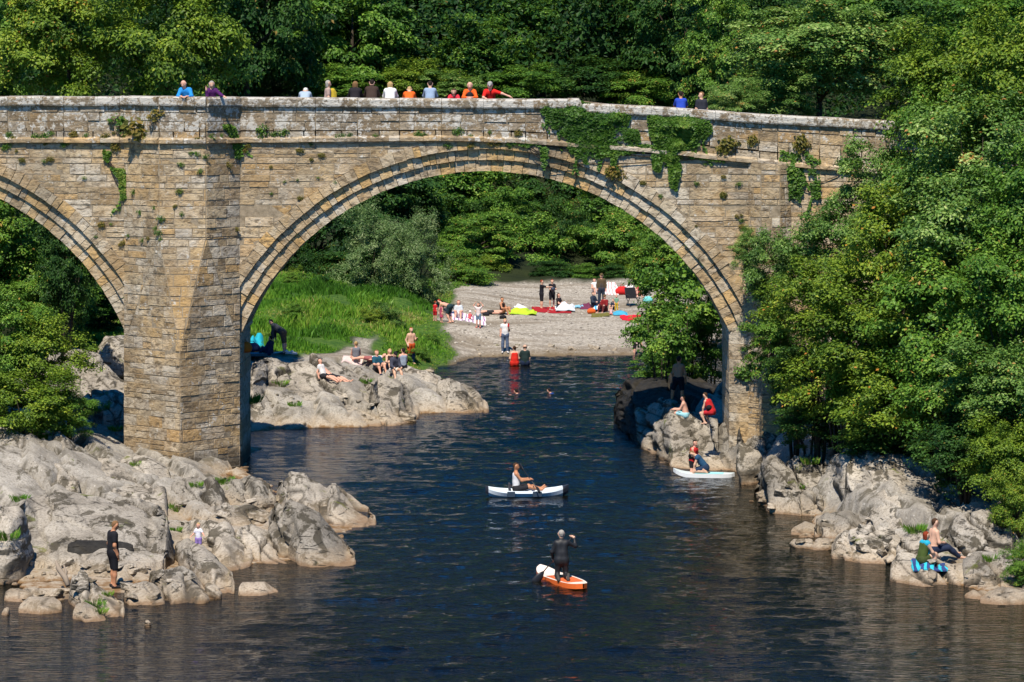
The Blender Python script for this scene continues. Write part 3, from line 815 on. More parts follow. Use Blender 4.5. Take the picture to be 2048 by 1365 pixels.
# far parapet and refuge floor
fp = MB()
for (xa), (xb) in zip(np.arange(-40, 30, 2.0), np.arange(-38, 32, 2.0)):
    A, B = (xa, BY + BW - 0.42), (xb, BY + BW - 0.42)
    fp.solid([(xa, BY + BW - .42, deck_z(xa)), (xb, BY + BW - .42, deck_z(xb)), (xb, BY + BW + .01, deck_z(xb)), (xa, BY + BW + .01, deck_z(xa))],
             [(xa, BY + BW - .42, top_z(xa) - .05), (xb, BY + BW - .42, top_z(xb) - .05), (xb, BY + BW + .01, top_z(xb) - .05), (xa, BY + BW + .01, top_z(xa) - .05)], 0.5)
fp.build("far_parapet", M['stone'], bridge, loc=(0, -BY, 0))
rf = MB(); zz = deck_z(PB.x) + 0.01
rf.solid([vz(PA, zz - .4), vz(PB, zz - .4), vz(PC, zz - .4), vz(PD, zz - .4)], [vz(PA, zz), vz(PB, zz), vz(PC, zz), vz(PD, zz)])
rf.build("refuge_floor", M['mortar'], bridge, loc=(0, -BY, 0))
sp = MB(); sx_ = bx(283)
sp.box((sx_ - .13, BY - 0.75, str_z(sx_) - .16), (sx_ + .16, BY + 0.02, str_z(sx_) + 0.02), 0.6)
sp.build("drain_spout", M['coping'], bridge, loc=(0, -BY, 0))
# ------------------------------------------------------------------ boulders
import bmesh
def ico(sub):
    b = bmesh.new(); bmesh.ops.create_icosphere(b, subdivisions=sub, radius=1.0)
    V = np.array([v.co[:] for v in b.verts]); F = np.array([[v.index for v in f.verts] for f in b.faces]); b.free()
    return V, F
ICO = {4: ico(4), 5: ico(5), 6: ico(6)}
def boulder_mesh(half, seed, tilt=(0.25, -0.15), sub=5, flat=0.0, rough=1.0, p=14):
    r = np.random.default_rng(seed)
    D, Fc = ICO[sub]
    Ns = [np.array([tilt[0], tilt[1], 1.0]), np.array([0, 0, -1.0]), np.array([1, r.uniform(-.4, .2), r.uniform(-.1, .5)]), np.array([-1, r.uniform(-.4, .2), r.uniform(-.35, .3)]),
          np.array([r.uniform(-.3, .3), -1, r.uniform(-.1, .6)]), np.array([r.uniform(-.3, .3), 1, r.uniform(-.1, .4)])]
    for k in range(5):
        v = r.normal(size=3); v[2] = abs(v[2]) * 0.8; Ns.append(v)
    ds = [r.uniform(0.82, 0.95), 0.9] + [r.uniform(0.84, 1.0) for _ in range(4)] + [r.uniform(0.86, 1.12) for _ in range(5)]
    g = 0
    for n, d in zip(Ns, ds):
        n = n / np.linalg.norm(n)
        g = g + np.maximum(D @ n, 0) ** p / d ** p
    V = D / (g ** (1 / p))[:, None]
    V = V * np.asarray(half)
    s0 = 1.0 / max(min(half) * 2, 0.5)
    o = r.uniform(0, 50, 3)
    nrm = D / np.asarray(half); nrm /= np.linalg.norm(nrm, axis=1)[:, None]
    A = np.stack([V[:, 0], V[:, 1] * 0.6, V[:, 2] * 1.6], 1)
    disp = 0.10 * min(half) * fbm(A * s0 * 1.3 + o, 3, seed) + 0.035 * rough * fbm(A * 2.6 + o, 4, seed + 9)
    # bedding cracks: planes tilted with the strata
    sline = (V[:, 2] + V[:, 0] * tilt[0] * 0.9 + 0.10 * fbm(V * 1.2 + o, 2, seed + 4)) / 0.42 + o[0]
    fr = np.abs(sline - np.round(sline)); hv = _hash(np.round(sline).astype(np.int64), (D[:, 0] > r.uniform(-.4, .4)).astype(np.int64), np.zeros(len(D), np.int64), seed)
    disp -= 0.060 * rough * (1 - sstep(fr, 0, 0.11)) * (hv > 0.40)
    disp += 0.075 * rough * (_hash(np.floor(sline).astype(np.int64), np.zeros(len(D), np.int64), np.zeros(len(D), np.int64), seed + 2) - 0.5)
    V = V + nrm * disp[:, None]
    return mesh_np("boulder", V, tris=Fc, mat=M['rock'], smooth=True)
def rock_px(x0, y0, x1, y1, zb, label, seed, depth=None, tilt=(0.25, -0.15), mat=None, rz=0.0, sub=None, group=None, p=14, rough=1.0):
    b = atz((x0 + x1) / 2, y1, zb); sc = FPX / b.y
    w = (x1 - x0) / sc; D = depth or min(max(0.75 * w, 0.5), 3.2)
    fore = (y1 - HZ) / b.y
    h = max(((y1 - y0) - D * 0.55 * fore) / sc, 0.16)
    half = (w / 2 * 1.06, D / 2 * 1.08, h * 0.72 + 0.08)
    me = boulder_mesh(half, seed, tilt, sub or (5 if w > 1.0 else 4), rough=rough, p=p)
    if mat: me.materials.clear(); me.materials.append(mat)
    o = link("boulder", me, None, (b.x, b.y + D / 2, zb + h - half[2] * 0.94), (0, 0, rz))
    return tag(o, label, "boulder", group)

def ledge(label, top, base, zb, D, seed, q=1.9, rough=1.0, dip=0.5, mat=None, back=0.45, name="rock"):
    """a rock mass with the crest and foot lines seen in the photo, given its real depth: foot at height zb, crest D metres further back"""
    top, base = np.array(top, float), np.array(base, float)
    x0, x1 = top[0, 0], top[-1, 0]
    sc = FPX / (FPX * (CAMH - zb) / (base[:, 1].mean() - HZ))
    nc = int(np.clip((x1 - x0) / sc / 0.05, 24, 190)); nr = int(np.clip(D / 0.05, 22, 90)); nb_ = nr // 2
    px = np.linspace(x0, x1, nc); ty = np.interp(px, top[:, 0], top[:, 1]); by = np.interp(px, base[:, 0], base[:, 1])
    r = np.random.default_rng(seed); o = r.uniform(0, 60, 3)
    Yf = FPX * (CAMH - zb) / (by - HZ)
    ends = np.minimum(np.arange(nc), np.arange(nc)[::-1]) / nc
    tw, te = sstep(ends, 0, .16), sstep(ends, -.012, .05)
    Yc = (Yf.max() * .35 + Yf * .65) * tw + Yf * (1 - tw) + D * (.22 + .78 * tw) * (0.75 + 0.25 * np.sin(np.linspace(0.25, 2.9, nc)))
    zc = np.maximum(CAMH - (ty - HZ) * Yc / FPX, zb + .03); zc = zc * te + (zb - .1) * (1 - te)
    v = np.concatenate([[-.12], np.linspace(0, 1, nr), 1 + back * np.linspace(0, 1, nb_ + 1)[1:]])
    g = np.where(v < 0, 0, np.where(v <= 1, 1 - (1 - np.clip(v, 0, 1)) ** q, 1 - ((v - 1) / back) ** 2 * 1.0))
    Y = Yf[None] + (Yc - Yf)[None] * v[:, None]
    X = (px[None] - 1024) / FPX * (Yf[None] + (Yc - Yf)[None] * np.clip(v, 0, 1)[:, None])
    Z = zb - .45 * (1 - te)[None] + (zc - zb)[None] * g[:, None] - np.where(v < 0, .55, 0)[:, None] - np.where(v > 1, (v - 1) / back * .6, 0)[:, None]
    V = np.stack([X, Y, Z], 2)
    du, dv = np.gradient(V, axis=1), np.gradient(V, axis=0)
    N = np.cross(du, dv); N /= np.linalg.norm(N, axis=2)[..., None] + 1e-9
    P = V.reshape(-1, 3); Q = P + o
    # facets: tilted joint blocks; bedding: parallel steps dipping toward the river
    w2 = fbm(Q * .7, 2, seed)
    U = np.stack([(Q[:, 0] + .45 * Q[:, 2]) / 1.5 + .30 * w2, (Q[:, 1] * .32 - Q[:, 2] * 1.0) / 1.3], 1)
    f1, f2, h, off = voro2(U, seed)
    e = f2 - f1
    bed = (Q[:, 2] + dip * Q[:, 0] + .14 * w2) / .40
    fr = bed - np.floor(bed); lay_ = _hash(np.floor(bed).astype(np.int64), np.floor(U[:, 0] * .5).astype(np.int64), np.zeros(len(Q), np.int64), seed + 5)
    step = (lay_ - .5) * .13 - .06 * (1 - sstep(np.minimum(fr, 1 - fr), 0, .10)) * (lay_ > .3)
    d = (.3 + .6 * rough) * ((h - .5) * .20 + off[:, 0] * ((h * 7.13 % 1) - .75) * .42 + off[:, 1] * ((h * 13.7 % 1) - .6) * .38 - .17 * (1 - sstep(e, 0, .12)) * (h > .25) + step * .9) + .03 * fbm(Q * 1.5, 2, seed + 3) + .014 * rough * fbm(Q * 6, 2, seed + 4)
    edge = np.minimum(sstep(np.arange(nc), 0, nc * .10), sstep(np.arange(nc)[::-1], 0, nc * .10))
    ck = np.maximum((1 - sstep(e, .02, .11)) * (h > .25), (1 - sstep(np.minimum(fr, 1 - fr), .015, .085)) * (lay_ > .3) * .9) * min(1.0, rough)
    size = min(1.0, (zc - zb).max() * 1.1 + .12)
    d = d.reshape(len(v), nc) * size * (.25 + .75 * edge)[None] * np.where(v < 0, .2, 1)[:, None]
    V = V + N * d[..., None]
    c = np.array([V[..., 0].mean(), V[..., 1].mean(), zb])
    nv = len(v); ii = (np.arange(nv - 1)[:, None] * nc + np.arange(nc - 1)[None]).ravel()
    me = mesh_np("rock", (V - c).reshape(-1, 3), np.stack([ii, ii + 1, ii + nc + 1, ii + nc], 1), mat=mat or M['rock'], smooth=True, attr={'crack': ('POINT', ck)})
    return tag(link(name, me, None, tuple(c)), label, "rock")

B = rock_px
L = ledge
# near shore, by the man in black
L("broad smooth grey dome of rock behind the man in black", [(20, 1020), (60, 995), (120, 984), (200, 988), (290, 1005), (335, 1030), (352, 1070)], [(20, 1110), (130, 1122), (250, 1132), (330, 1120), (352, 1100)], .38, 6.0, 100, 1.5, .45)
L("flat pale slab lowest at the water's edge, beside the driftwood", [(3, 1190), (20, 1176), (80, 1178), (150, 1178), (158, 1190)], [(3, 1202), (60, 1206), (120, 1201), (158, 1198)], 0, .9, 101, 2.6, .6)
L("rounded tan block in the shallows in front of the flat pale slab", [(33, 1216), (58, 1195), (110, 1192), (128, 1210)], [(33, 1226), (80, 1230), (128, 1224)], 0, .8, 102, 2.6, .6)
L("small tan boulder with a grass tuft on its flank, nearest the water", [(141, 1228), (150, 1206), (170, 1201), (195, 1215), (216, 1240)], [(141, 1238), (170, 1245), (216, 1242)], 0, .8, 103, 2.2, .7)
L("slanting grey slab with a brown side just below the man in black", [(134, 1172), (145, 1150), (162, 1143), (178, 1150), (200, 1170), (226, 1186), (248, 1206), (255, 1232)], [(134, 1205), (160, 1225), (200, 1233), (255, 1236)], 0, 1.3, 104, 2.0, .8)
L("tan boulder at the waterline beside the standing man's feet", [(244, 1184), (262, 1166), (290, 1163), (312, 1172), (332, 1204)], [(244, 1200), (256, 1212), (300, 1211), (332, 1207)], 0, 1.0, 105, 2.2, .7)
L("broad grey-topped boulder between the standing man and the tilted block", [(293, 1156), (305, 1143), (340, 1143), (362, 1137), (382, 1147), (400, 1170), (419, 1198)], [(293, 1168), (328, 1200), (345, 1208), (400, 1205), (419, 1200)], 0, 1.3, 106, 2.4, .8)
L("big tilted grey block with a black underside in front of the toddler", [(346, 1108), (352, 1092), (372, 1082), (390, 1084), (410, 1098), (440, 1124), (466, 1145), (474, 1160)], [(346, 1120), (362, 1142), (400, 1170), (428, 1187), (470, 1189), (474, 1180)], 0, 1.0, 107, 3.2, .55)
B(410, 1170, 440, 1198, 0, "small brown stone wedged under the big tilted block", 108, .5)
L("low tan rock alone in the water past the tilted block", [(474, 1176), (485, 1165), (530, 1163), (561, 1182)], [(474, 1192), (520, 1194), (561, 1187)], 0, .8, 109, 2.4, .6)
B(3, 1221, 18, 1231, 0, "tiny pale stone awash by the picture's edge", 110, .25)
B(286, 1247, 300, 1254, 0, "tiny tan stone breaking the dark water surface", 111, .2)
L("smooth light boulder standing up at the back of the near rocks", [(88, 892), (98, 868), (122, 861), (148, 882), (170, 918)], [(88, 922), (130, 938), (170, 930)], 1.0, 1.6, 112, 2.4, .5)
L("grey whaleback rock under the shrubs behind the near shore", [(-30, 900), (5, 874), (50, 867), (85, 884), (98, 908)], [(-30, 925), (40, 930), (98, 922)], 1.25, 2.0, 113, 2.0, .8)
L("dark mossy folded rock hump on the near shore", [(0, 930), (20, 909), (80, 904), (122, 924), (150, 955), (164, 980)], [(0, 955), (60, 975), (164, 990)], .8, 2.2, 114, 2.2, 2.0)
L("long sloping pale slab just in front of the pier foot", [(148, 940), (168, 915), (230, 918), (292, 948), (336, 990)], [(148, 965), (220, 1000), (336, 1012)], .5, 4.0, 115, 1.5, .8)
L("rounded pale rock beside the lower corner of the pier", [(236, 930), (255, 908), (300, 909), (330, 924), (348, 950)], [(236, 952), (290, 966), (348, 960)], .55, 2.0, 116, 2.0, .9)
L("blocky pale rock with grassy cracks in front of the pier", [(340, 980), (355, 962), (385, 958), (420, 962), (445, 980), (464, 1004)], [(340, 1003), (390, 1020), (464, 1014)], .25, 1.6, 117, 2.2, 1.6)
L("white-topped rock with weeds below the pier's shaded corner", [(422, 970), (440, 948), (480, 945), (522, 956), (546, 985), (555, 1010)], [(422, 1002), (480, 1023), (555, 1017)], .1, 2.0, 118, 2.0, 1.6)
L("low flat ledge of pale rock behind the toddler", [(378, 1026), (430, 1014), (520, 1015), (556, 1030)], [(378, 1042), (450, 1052), (556, 1046)], .12, 1.6, 119, 1.8, .9)
L("broad smooth grey slab sloping down right behind the toddler", [(360, 1066), (376, 1046), (420, 1041), (455, 1054), (482, 1080), (508, 1114)], [(360, 1096), (420, 1126), (450, 1144), (482, 1140), (508, 1130)], 0.0, 2.6, 120, 1.5, .7)
L("pale slab with a dark crack between the smooth slab and the leaning rock", [(468, 1066), (500, 1047), (540, 1056), (576, 1090), (602, 1122)], [(468, 1112), (520, 1130), (560, 1128), (602, 1126)], 0, 2.2, 121, 1.6, 1.3)
L("long pale rock with two peaks running out into the river", [(548, 990), (556, 958), (575, 951), (605, 950), (622, 962), (640, 966), (652, 973), (661, 962), (673, 961), (692, 985), (716, 1008), (742, 1024), (760, 1040)], [(548, 1008), (570, 1036), (640, 1051), (690, 1055), (735, 1054), (760, 1052)], 0, 2.8, 122, 1.8, .7)
L("big leaning smooth boulder with a shadowed flank at the river", [(556, 1022), (575, 1000), (602, 1006), (640, 1024), (664, 1050), (692, 1085), (718, 1108)], [(556, 1108), (585, 1126), (620, 1136), (680, 1133), (712, 1128), (718, 1116)], 0, 2.2, 124, 1.7, .4)
L("dark cracked rock wedged against the big leaning boulder", [(540, 1030), (552, 1008), (575, 1010), (588, 1050), (592, 1100)], [(540, 1100), (565, 1116), (592, 1118)], 0, 1.4, 125, 2.6, 1.8)
L("added dark block for shade and stain of the slot behind the man in black", [(130, 1094), (150, 1083), (230, 1084), (272, 1092)], [(130, 1110), (200, 1113), (272, 1112)], .44, .5, 127, 3.0, 1.0, mat=M['rock_dark'])  # added block; its dark colour stands in for the recess's shade and stain
B(-40, 1010, 40, 1130, .5, "grey rock with green clumps at the picture's edge on the near shore", 128, 2.4)
# between pier and left arch
B(186, 678, 262, 735, 1.7, "shaded grey boulder highest under the smaller arch", 130, 2.6)
L("long bright slab sloping down under the smaller arch", [(136, 752), (160, 728), (210, 732), (266, 770)], [(136, 795), (200, 810), (266, 820)], 1.0, 4.0, 131, 1.5, 1.0)
L("cracked grey block half way down under the smaller arch", [(165, 805), (190, 788), (230, 784), (266, 800)], [(165, 835), (266, 840)], .7, 2.0, 132, 2.0, 1.6)
L("pale ledge at the waterline under the smaller arch", [(148, 858), (170, 838), (220, 835), (266, 845)], [(148, 882), (200, 886), (266, 884)], 0, 2.4, 133, 1.8, 1.4)
B(120, 700, 200, 760, 1.6, "shaded block beside the shrubs under the smaller arch", 134, 2.2)
# outcrop beyond the main arch
L("long bedded white outcrop running from the pier into the river", [(488, 730), (530, 719), (570, 722), (600, 719), (625, 712), (652, 724), (690, 732), (730, 748), (762, 775), (795, 805), (834, 838)], [(488, 852), (520, 860), (600, 857), (700, 852), (790, 852), (834, 842)], 0, 8.0, 142, 1.25, 1.35, .45)
L("cracked pale slab below the man in the teal shirt", [(738, 772), (768, 751), (802, 764), (822, 790), (842, 824)], [(738, 846), (800, 851), (842, 834)], 0, 4.0, 145, 1.5, 1.2)
L("smooth grey rock below the woman in the cap", [(796, 752), (818, 734), (850, 737), (882, 752), (896, 772), (904, 804)], [(796, 806), (860, 816), (904, 810)], 0, 3.2, 146, 1.8, .6)
L("pale boulder with a black foot forming the outcrop's tip", [(868, 778), (880, 755), (900, 748), (926, 755), (946, 775), (962, 795), (982, 817)], [(868, 812), (890, 827), (940, 828), (975, 824), (982, 820)], 0, 2.8, 148, 1.8, 1.1)
B(848, 795, 882, 814, 0, "small white boulder in the notch of the outcrop", 149, .8)
B(848, 739, 868, 751, 0, "small stone alone in the water below the grassy bank", 150, .5)
B(798, 825, 832, 846, 0, "small ledge stone at the outcrop's waterline", 151, .9)
# right shore
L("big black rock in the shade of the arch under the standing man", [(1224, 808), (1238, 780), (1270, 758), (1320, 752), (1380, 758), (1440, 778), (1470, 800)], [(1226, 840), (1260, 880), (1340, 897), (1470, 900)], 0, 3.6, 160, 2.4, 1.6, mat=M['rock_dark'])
L("pitted yellowish limestone mass under the boy in pale blue shorts", [(1258, 850), (1278, 818), (1305, 802), (1342, 796), (1368, 808), (1404, 826), (1440, 850)], [(1260, 872), (1290, 902), (1340, 935), (1380, 941), (1436, 936)], -.02, 2.6, 162, 2.2, 1.9, -.2)
L("wedge of light grey rock in front of the abutment", [(1396, 862), (1420, 842), (1455, 836), (1478, 842), (1486, 890)], [(1396, 890), (1440, 925), (1486, 934)], .25, 1.3, 163, 1.8, .8, -.7)
L("pale shelf of rock behind the white paddle board", [(1336, 922), (1370, 905), (1430, 902), (1480, 918)], [(1336, 937), (1400, 943), (1480, 943)], 0, 1.3, 164, 2.0, .9)
L("bright jagged rock against the buttress foot", [(1474, 892), (1500, 850), (1530, 825), (1564, 812), (1594, 834)], [(1474, 910), (1530, 918), (1594, 914)], .5, 1.7, 165, 1.8, 1.8)
B(1478, 893, 1530, 968, 0, "upright rounded grey boulder at the end of the paddle board", 166, 1.3, (.1, -.3), p=7)
L("pale boulder with black holes beside the upright grey boulder", [(1508, 975), (1524, 926), (1555, 914), (1590, 934), (1606, 1005)], [(1508, 992), (1540, 1027), (1606, 1033)], 0, 1.5, 167, 2.2, 1.5)
L("mossy yellow-green jointed rock half way up the far-side shore", [(1564, 940), (1588, 908), (1625, 905), (1650, 938)], [(1564, 985), (1650, 990)], .42, 1.5, 168, 2.2, 1.7)
L("grey block at the water below the mossy jointed rock", [(1576, 1008), (1600, 980), (1625, 982), (1646, 1002)], [(1576, 1030), (1646, 1034)], 0.0, 1.0, 169, 2.4, 1.0)
L("angular rock with a nearly black face next to the great slab", [(1634, 945), (1655, 912), (1700, 904), (1730, 922), (1742, 990)], [(1634, 992), (1690, 1028), (1742, 1034)], .28, 1.6, 170, 2.6, 1.7)
L("great sloping limestone slab below the bushes", [(1680, 940), (1715, 903), (1768, 899), (1830, 924), (1882, 960), (1932, 1000), (1962, 1036)], [(1680, 1024), (1740, 1058), (1800, 1074), (1880, 1064), (1962, 1054)], .35, 4.2, 171, 1.5, .55)
L("flat white rock lowest at the water beside the great slab", [(1580, 1060), (1610, 1043), (1648, 1054)], [(1580, 1069), (1648, 1072)], 0, .9, 172, 2.2, .6)
L("pale humped rock in front of the dark-faced rock", [(1622, 1052), (1650, 1026), (1700, 1019), (1756, 1054)], [(1622, 1072), (1700, 1084), (1756, 1078)], 0.02, 1.5, 173, 2.0, .8)
L("sloping rock with a dark hollow at its river end", [(1662, 1095), (1686, 1064), (1740, 1055), (1790, 1074), (1816, 1106)], [(1662, 1114), (1720, 1128), (1816, 1128)], 0, 1.8, 174, 2.0, 1.1)
B(1585, 1078, 1630, 1098, 0, "low brown stone awash beside the flat white rock", 175, .7)
B(1622, 1080, 1672, 1100, 0, "low pale stone just clear of the water near the humped rock", 176, .8)
L("cracked pale ledge on which the couple sit", [(1778, 1138), (1800, 1110), (1860, 1112), (1910, 1124), (1946, 1146)], [(1778, 1162), (1850, 1174), (1946, 1170)], 0, 1.8, 177, 2.2, 1.3)
L("pale bank rock just behind the couple's backs", [(1790, 1085), (1825, 1056), (1870, 1060), (1900, 1085)], [(1790, 1100), (1900, 1106)], .38, 1.2, 178, 2.0, 1.0)
L("undercut rock in tree shade behind the shirtless man", [(1876, 1075), (1915, 1032), (1975, 1020), (2030, 1055)], [(1876, 1106), (1950, 1115), (2030, 1112)], .3, 1.8, 179, 3.2, 1.8)
L("stepped pale rocks beside the sitting couple's feet", [(1930, 1136), (1958, 1110), (2010, 1104), (2066, 1122)], [(1930, 1172), (2000, 1182), (2066, 1184)], 0, 2.0, 180, 2.0, 1.8)
L("small rounded tan stone in the water near the corner", [(1926, 1190), (1945, 1179), (1990, 1186)], [(1926, 1196), (1960, 1200), (1990, 1197)], 0, .6, 181, 2.4, .4)
L("smooth pale boulder in the water at the corner", [(1953, 1203), (1975, 1181), (2005, 1172), (2070, 1182)], [(1953, 1206), (2000, 1211), (2070, 1208)], 0, 1.1, 182, 2.2, .4)

# driftwood by the near slab
dw = empty("driftwood", (0, 0, 0)); tag(dw, "weathered grey driftwood snag propped against the near rocks", "driftwood")
b0 = atz(125, 1168, .25); dw.location = b0
m_ = MB(); m_.tube([(.15, 0, -.05), (.05, .15, .15), (-.15, .3, .36), (-.24, .4, .56)], [.06, .08, .07, .03], 8); m_.build("log", plain((.26, .21, .16), .9), dw, True)
m_ = MB(); m_.tube([(.05, .1, .05), (.06, .25, .3), (-.02, .35, .46)], [.05, .045, .02], 7); m_.build("branch", plain((.26, .21, .16), .9), dw, True)

bpy.context.view_layer.update()
DG = bpy.context.evaluated_depsgraph_get()
# ------------------------------------------------------------------ foliage
def leaves(P, N, size, r, aspect=0.62, jit=0.7):
    """leaf quads at P with facing N"""
    n = len(P)
    N = N + r.normal(size=(n, 3)) * jit; N /= np.linalg.norm(N, axis=1)[:, None] + 1e-9
    a = r.normal(size=(n, 3)); a[:, 2] -= 0.5
    u = a - (a * N).sum(1)[:, None] * N; u /= np.linalg.norm(u, axis=1)[:, None] + 1e-9
    w = np.cross(N, u)
    s = size * r.uniform(0.65, 1.3, n)[:, None]
    V = np.empty((n, 4, 3))
    V[:, 0] = P - u * s * 0.5; V[:, 1] = P + w * s * aspect * 0.5 + u * s * 0.05 + N * s * 0.08
    V[:, 2] = P + u * s * 0.55 - N * s * 0.06; V[:, 3] = P - w * s * aspect * 0.5 + u * s * 0.05 + N * s * 0.08
    return V.reshape(-1, 3), np.arange(n * 4).reshape(-1, 4)
def crown_mesh(name, rad, nclump, nleaf, cr, leaf, seed, mat, lobes=1.0, flat=0.55, aspect=0.62, under=0.35, spray=0.0, jit=0.42):
    r = np.random.default_rng(seed)
    d = r.normal(size=(nclump, 3)); d[:, 2] = d[:, 2] * 0.95 + 0.12
    d /= np.linalg.norm(d, axis=1)[:, None]
    lob = 1 + 0.34 * lobes * fbm(d * 1.5 + seed, 2, seed) + 0.20 * lobes * fbm(d * 3.2 + seed, 2, seed + 3)
    depth = 1 - 0.55 * r.random(nclump) ** 2.2
    Cn = d * (lob * depth)[:, None] * np.asarray(rad)
    n = nclump * nleaf
    idx = np.repeat(np.arange(nclump), nleaf)
    q = r.normal(size=(n, 3)); q /= np.linalg.norm(q, axis=1)[:, None]
    low = q[:, 2] < 0; flip = low & (r.random(n) > under); q[flip, 2] *= -1
    rr = r.random(n) ** 0.45
    crs = cr * r.uniform(0.6, 1.35, nclump)[idx]
    off = q * (rr * crs)[:, None] * np.array([1, 1, flat])
    # sprays reach outward and droop
    off += d[idx] * (r.random(n) ** 2 * crs * (0.35 + spray))[:, None]
    off[:, 2] -= (np.hypot(off[:, 0], off[:, 1]) ** 2) * 0.12 / cr
    P = Cn[idx] + off
    Nn = q * 0.6 + d[idx] * 0.35 + np.array([0, 0, 0.75])
    V, Q = leaves(P, Nn, leaf, r, aspect, jit)
    ct = r.normal(0, 0.14, nclump)[idx]
    t = np.clip(0.45 + ct + r.normal(0, 0.16, n), 0, 0.96)
    t = np.where(r.random(n) < 0.012, 1.0, t)
    return mesh_np(name, V, Q, mat=mat, attr={"tint": ('FACE', t)}), Cn
CR = {}
def proto(key, *a, **k):
    CR[key] = (crown_mesh("crown", *a, **k)[0], a[0])
# large trees (metres), shrubs
proto('oak', (5, 5, 4.6), 190, 190, 1.05, 0.30, 1, M['leaf_dark'])
proto('oak2', (5, 4.6, 4.4), 170, 200, 1.15, 0.29, 2, M['leaf_dark'], lobes=1.3)
proto('ash', (4.5, 4.5, 4.2), 180, 200, 1.0, 0.27, 3, M['leaf_mid'], lobes=1.2)
proto('sycamore', (4.2, 4.2, 4.2), 130, 280, 1.1, 0.25, 4, M['leaf_yellow'], lobes=1.2, flat=0.6)
proto('pale', (4.2, 4.2, 4.0), 210, 220, 0.95, 0.22, 5, M['leaf_pale'], lobes=1.1, flat=0.6)
proto('shrub', (2.0, 2.0, 1.9), 120, 190, 0.55, 0.135, 6, M['leaf_mid'], lobes=1.2, spray=0.4)
proto('shrub2', (2.0, 2.0, 2.0), 120, 190, 0.55, 0.13, 7, M['leaf_pale'], lobes=1.3, spray=0.5)
proto('shrub3', (2.0, 2.0, 1.9), 120, 150, 0.55, 0.15, 8, M['leaf_dark'], lobes=1.2, spray=0.3)
proto('shrub4', (2.0, 2.0, 2.0), 110, 210, 0.55, 0.135, 9, M['leaf_yellow'], lobes=1.3, spray=0.5)
proto('willow', (2.6, 2.6, 2.6), 150, 190, 0.6, 0.24, 10, M['leaf_silver'], lobes=1.1, aspect=0.22, spray=0.7, flat=0.9)
proto('spray', (1.6, 1.6, 1.2), 46, 130, 0.55, 0.17, 12, M['leaf_mid'], lobes=1.6, flat=0.4, spray=0.8)
rt = random.Random(5)
def tree(kind, px, py, rx, ry, Y, label, cat="tree", name="broadleaf_tree", group=None, deep=0.95, seed=0, limbs=5, mat=None, wall_root=False):
    """crown centre and half-size from the picture, at distance Y; trunk to the ground below"""
    c = at(px, py, Y); sc = FPX / Y
    me, rad = CR[kind]
    if mat: pass
    hx, hz = rx / sc, ry / sc
    gz_ = ground_z(c.x, c.y)
    root = tag(empty(name, (c.x, c.y, gz_)), label, cat, group)
    sx, sz = hx / rad[0], hz / rad[2]
    h = c.z - gz_
    cr = link("crown" if cat == "tree" else "foliage", me, root, (0, 0, h), (0, 0, rt.uniform(0, 6.28)), (sx, sx * deep, sz))
    m = MB(); tr = max(0.05, min(0.32, hx * 0.06)); lean = (rt.uniform(-.12, .12) * hx, rt.uniform(-.1, .1) * hx)
    top = Vector((lean[0], lean[1], max(h * 0.9, 0.4)))
    if cat == "tree":
        pts = [(0, 0, -.3), (lean[0] * .2, lean[1] * .2, h * .3), (lean[0] * .6, lean[1] * .6, h * .62), tuple(top), (lean[0], lean[1], h + hz * .5)]
        m.tube(pts, [tr * 1.35, tr, tr * .8, tr * .55, tr * .15], 9)
        for k in range(limbs):
            a = 6.28 * (k + rt.random() * .7) / limbs; z0 = h * rt.uniform(.55, .95); l = hx * rt.uniform(.55, .85)
            f = z0 / h
            m.tube([(lean[0] * f, lean[1] * f, z0), (lean[0] * f + math.cos(a) * l * .5, math.sin(a) * l * .5, z0 + hz * .28), (lean[0] * f + math.cos(a) * l, math.sin(a) * l, z0 + hz * rt.uniform(.25, .7))], [tr * .5, tr * .3, tr * .08], 6)
        m.build("trunk", M['bark'], root, True)
    else:
        tr = min(tr, .055); zb = -.2
        if wall_root: zb = h - hz * .8
        for k in range(6):
            a = 6.28 * (k + rt.random()) / 6; l = hx * rt.uniform(.4, .75)
            if wall_root:
                m.tube([(math.cos(a) * .1, BY - c.y + .05, zb), (math.cos(a) * l * .5, (BY - c.y) * .4, h * .5 + zb * .5), (math.cos(a) * l, math.sin(a) * l * .5, h + hz * rt.uniform(0, .6))], [tr * .7, tr * .5, tr * .15], 6)
                continue
            m.tube([(math.cos(a) * .08, math.sin(a) * .08, -.2), (math.cos(a) * l * .35, math.sin(a) * l * .35, max(h * .6, .2)), (math.cos(a) * l, math.sin(a) * l, h + hz * rt.uniform(-.1, .5))], [tr, tr * .6, tr * .15], 6)
        m.build("stems", M['bark'], root, True)
    return root
def bush(kind, px, py, rx, ry, Y, label, group=None, **k):
    return tree(kind, px, py, rx, ry, Y, label, "bush", "leafy_bush", group, **k)

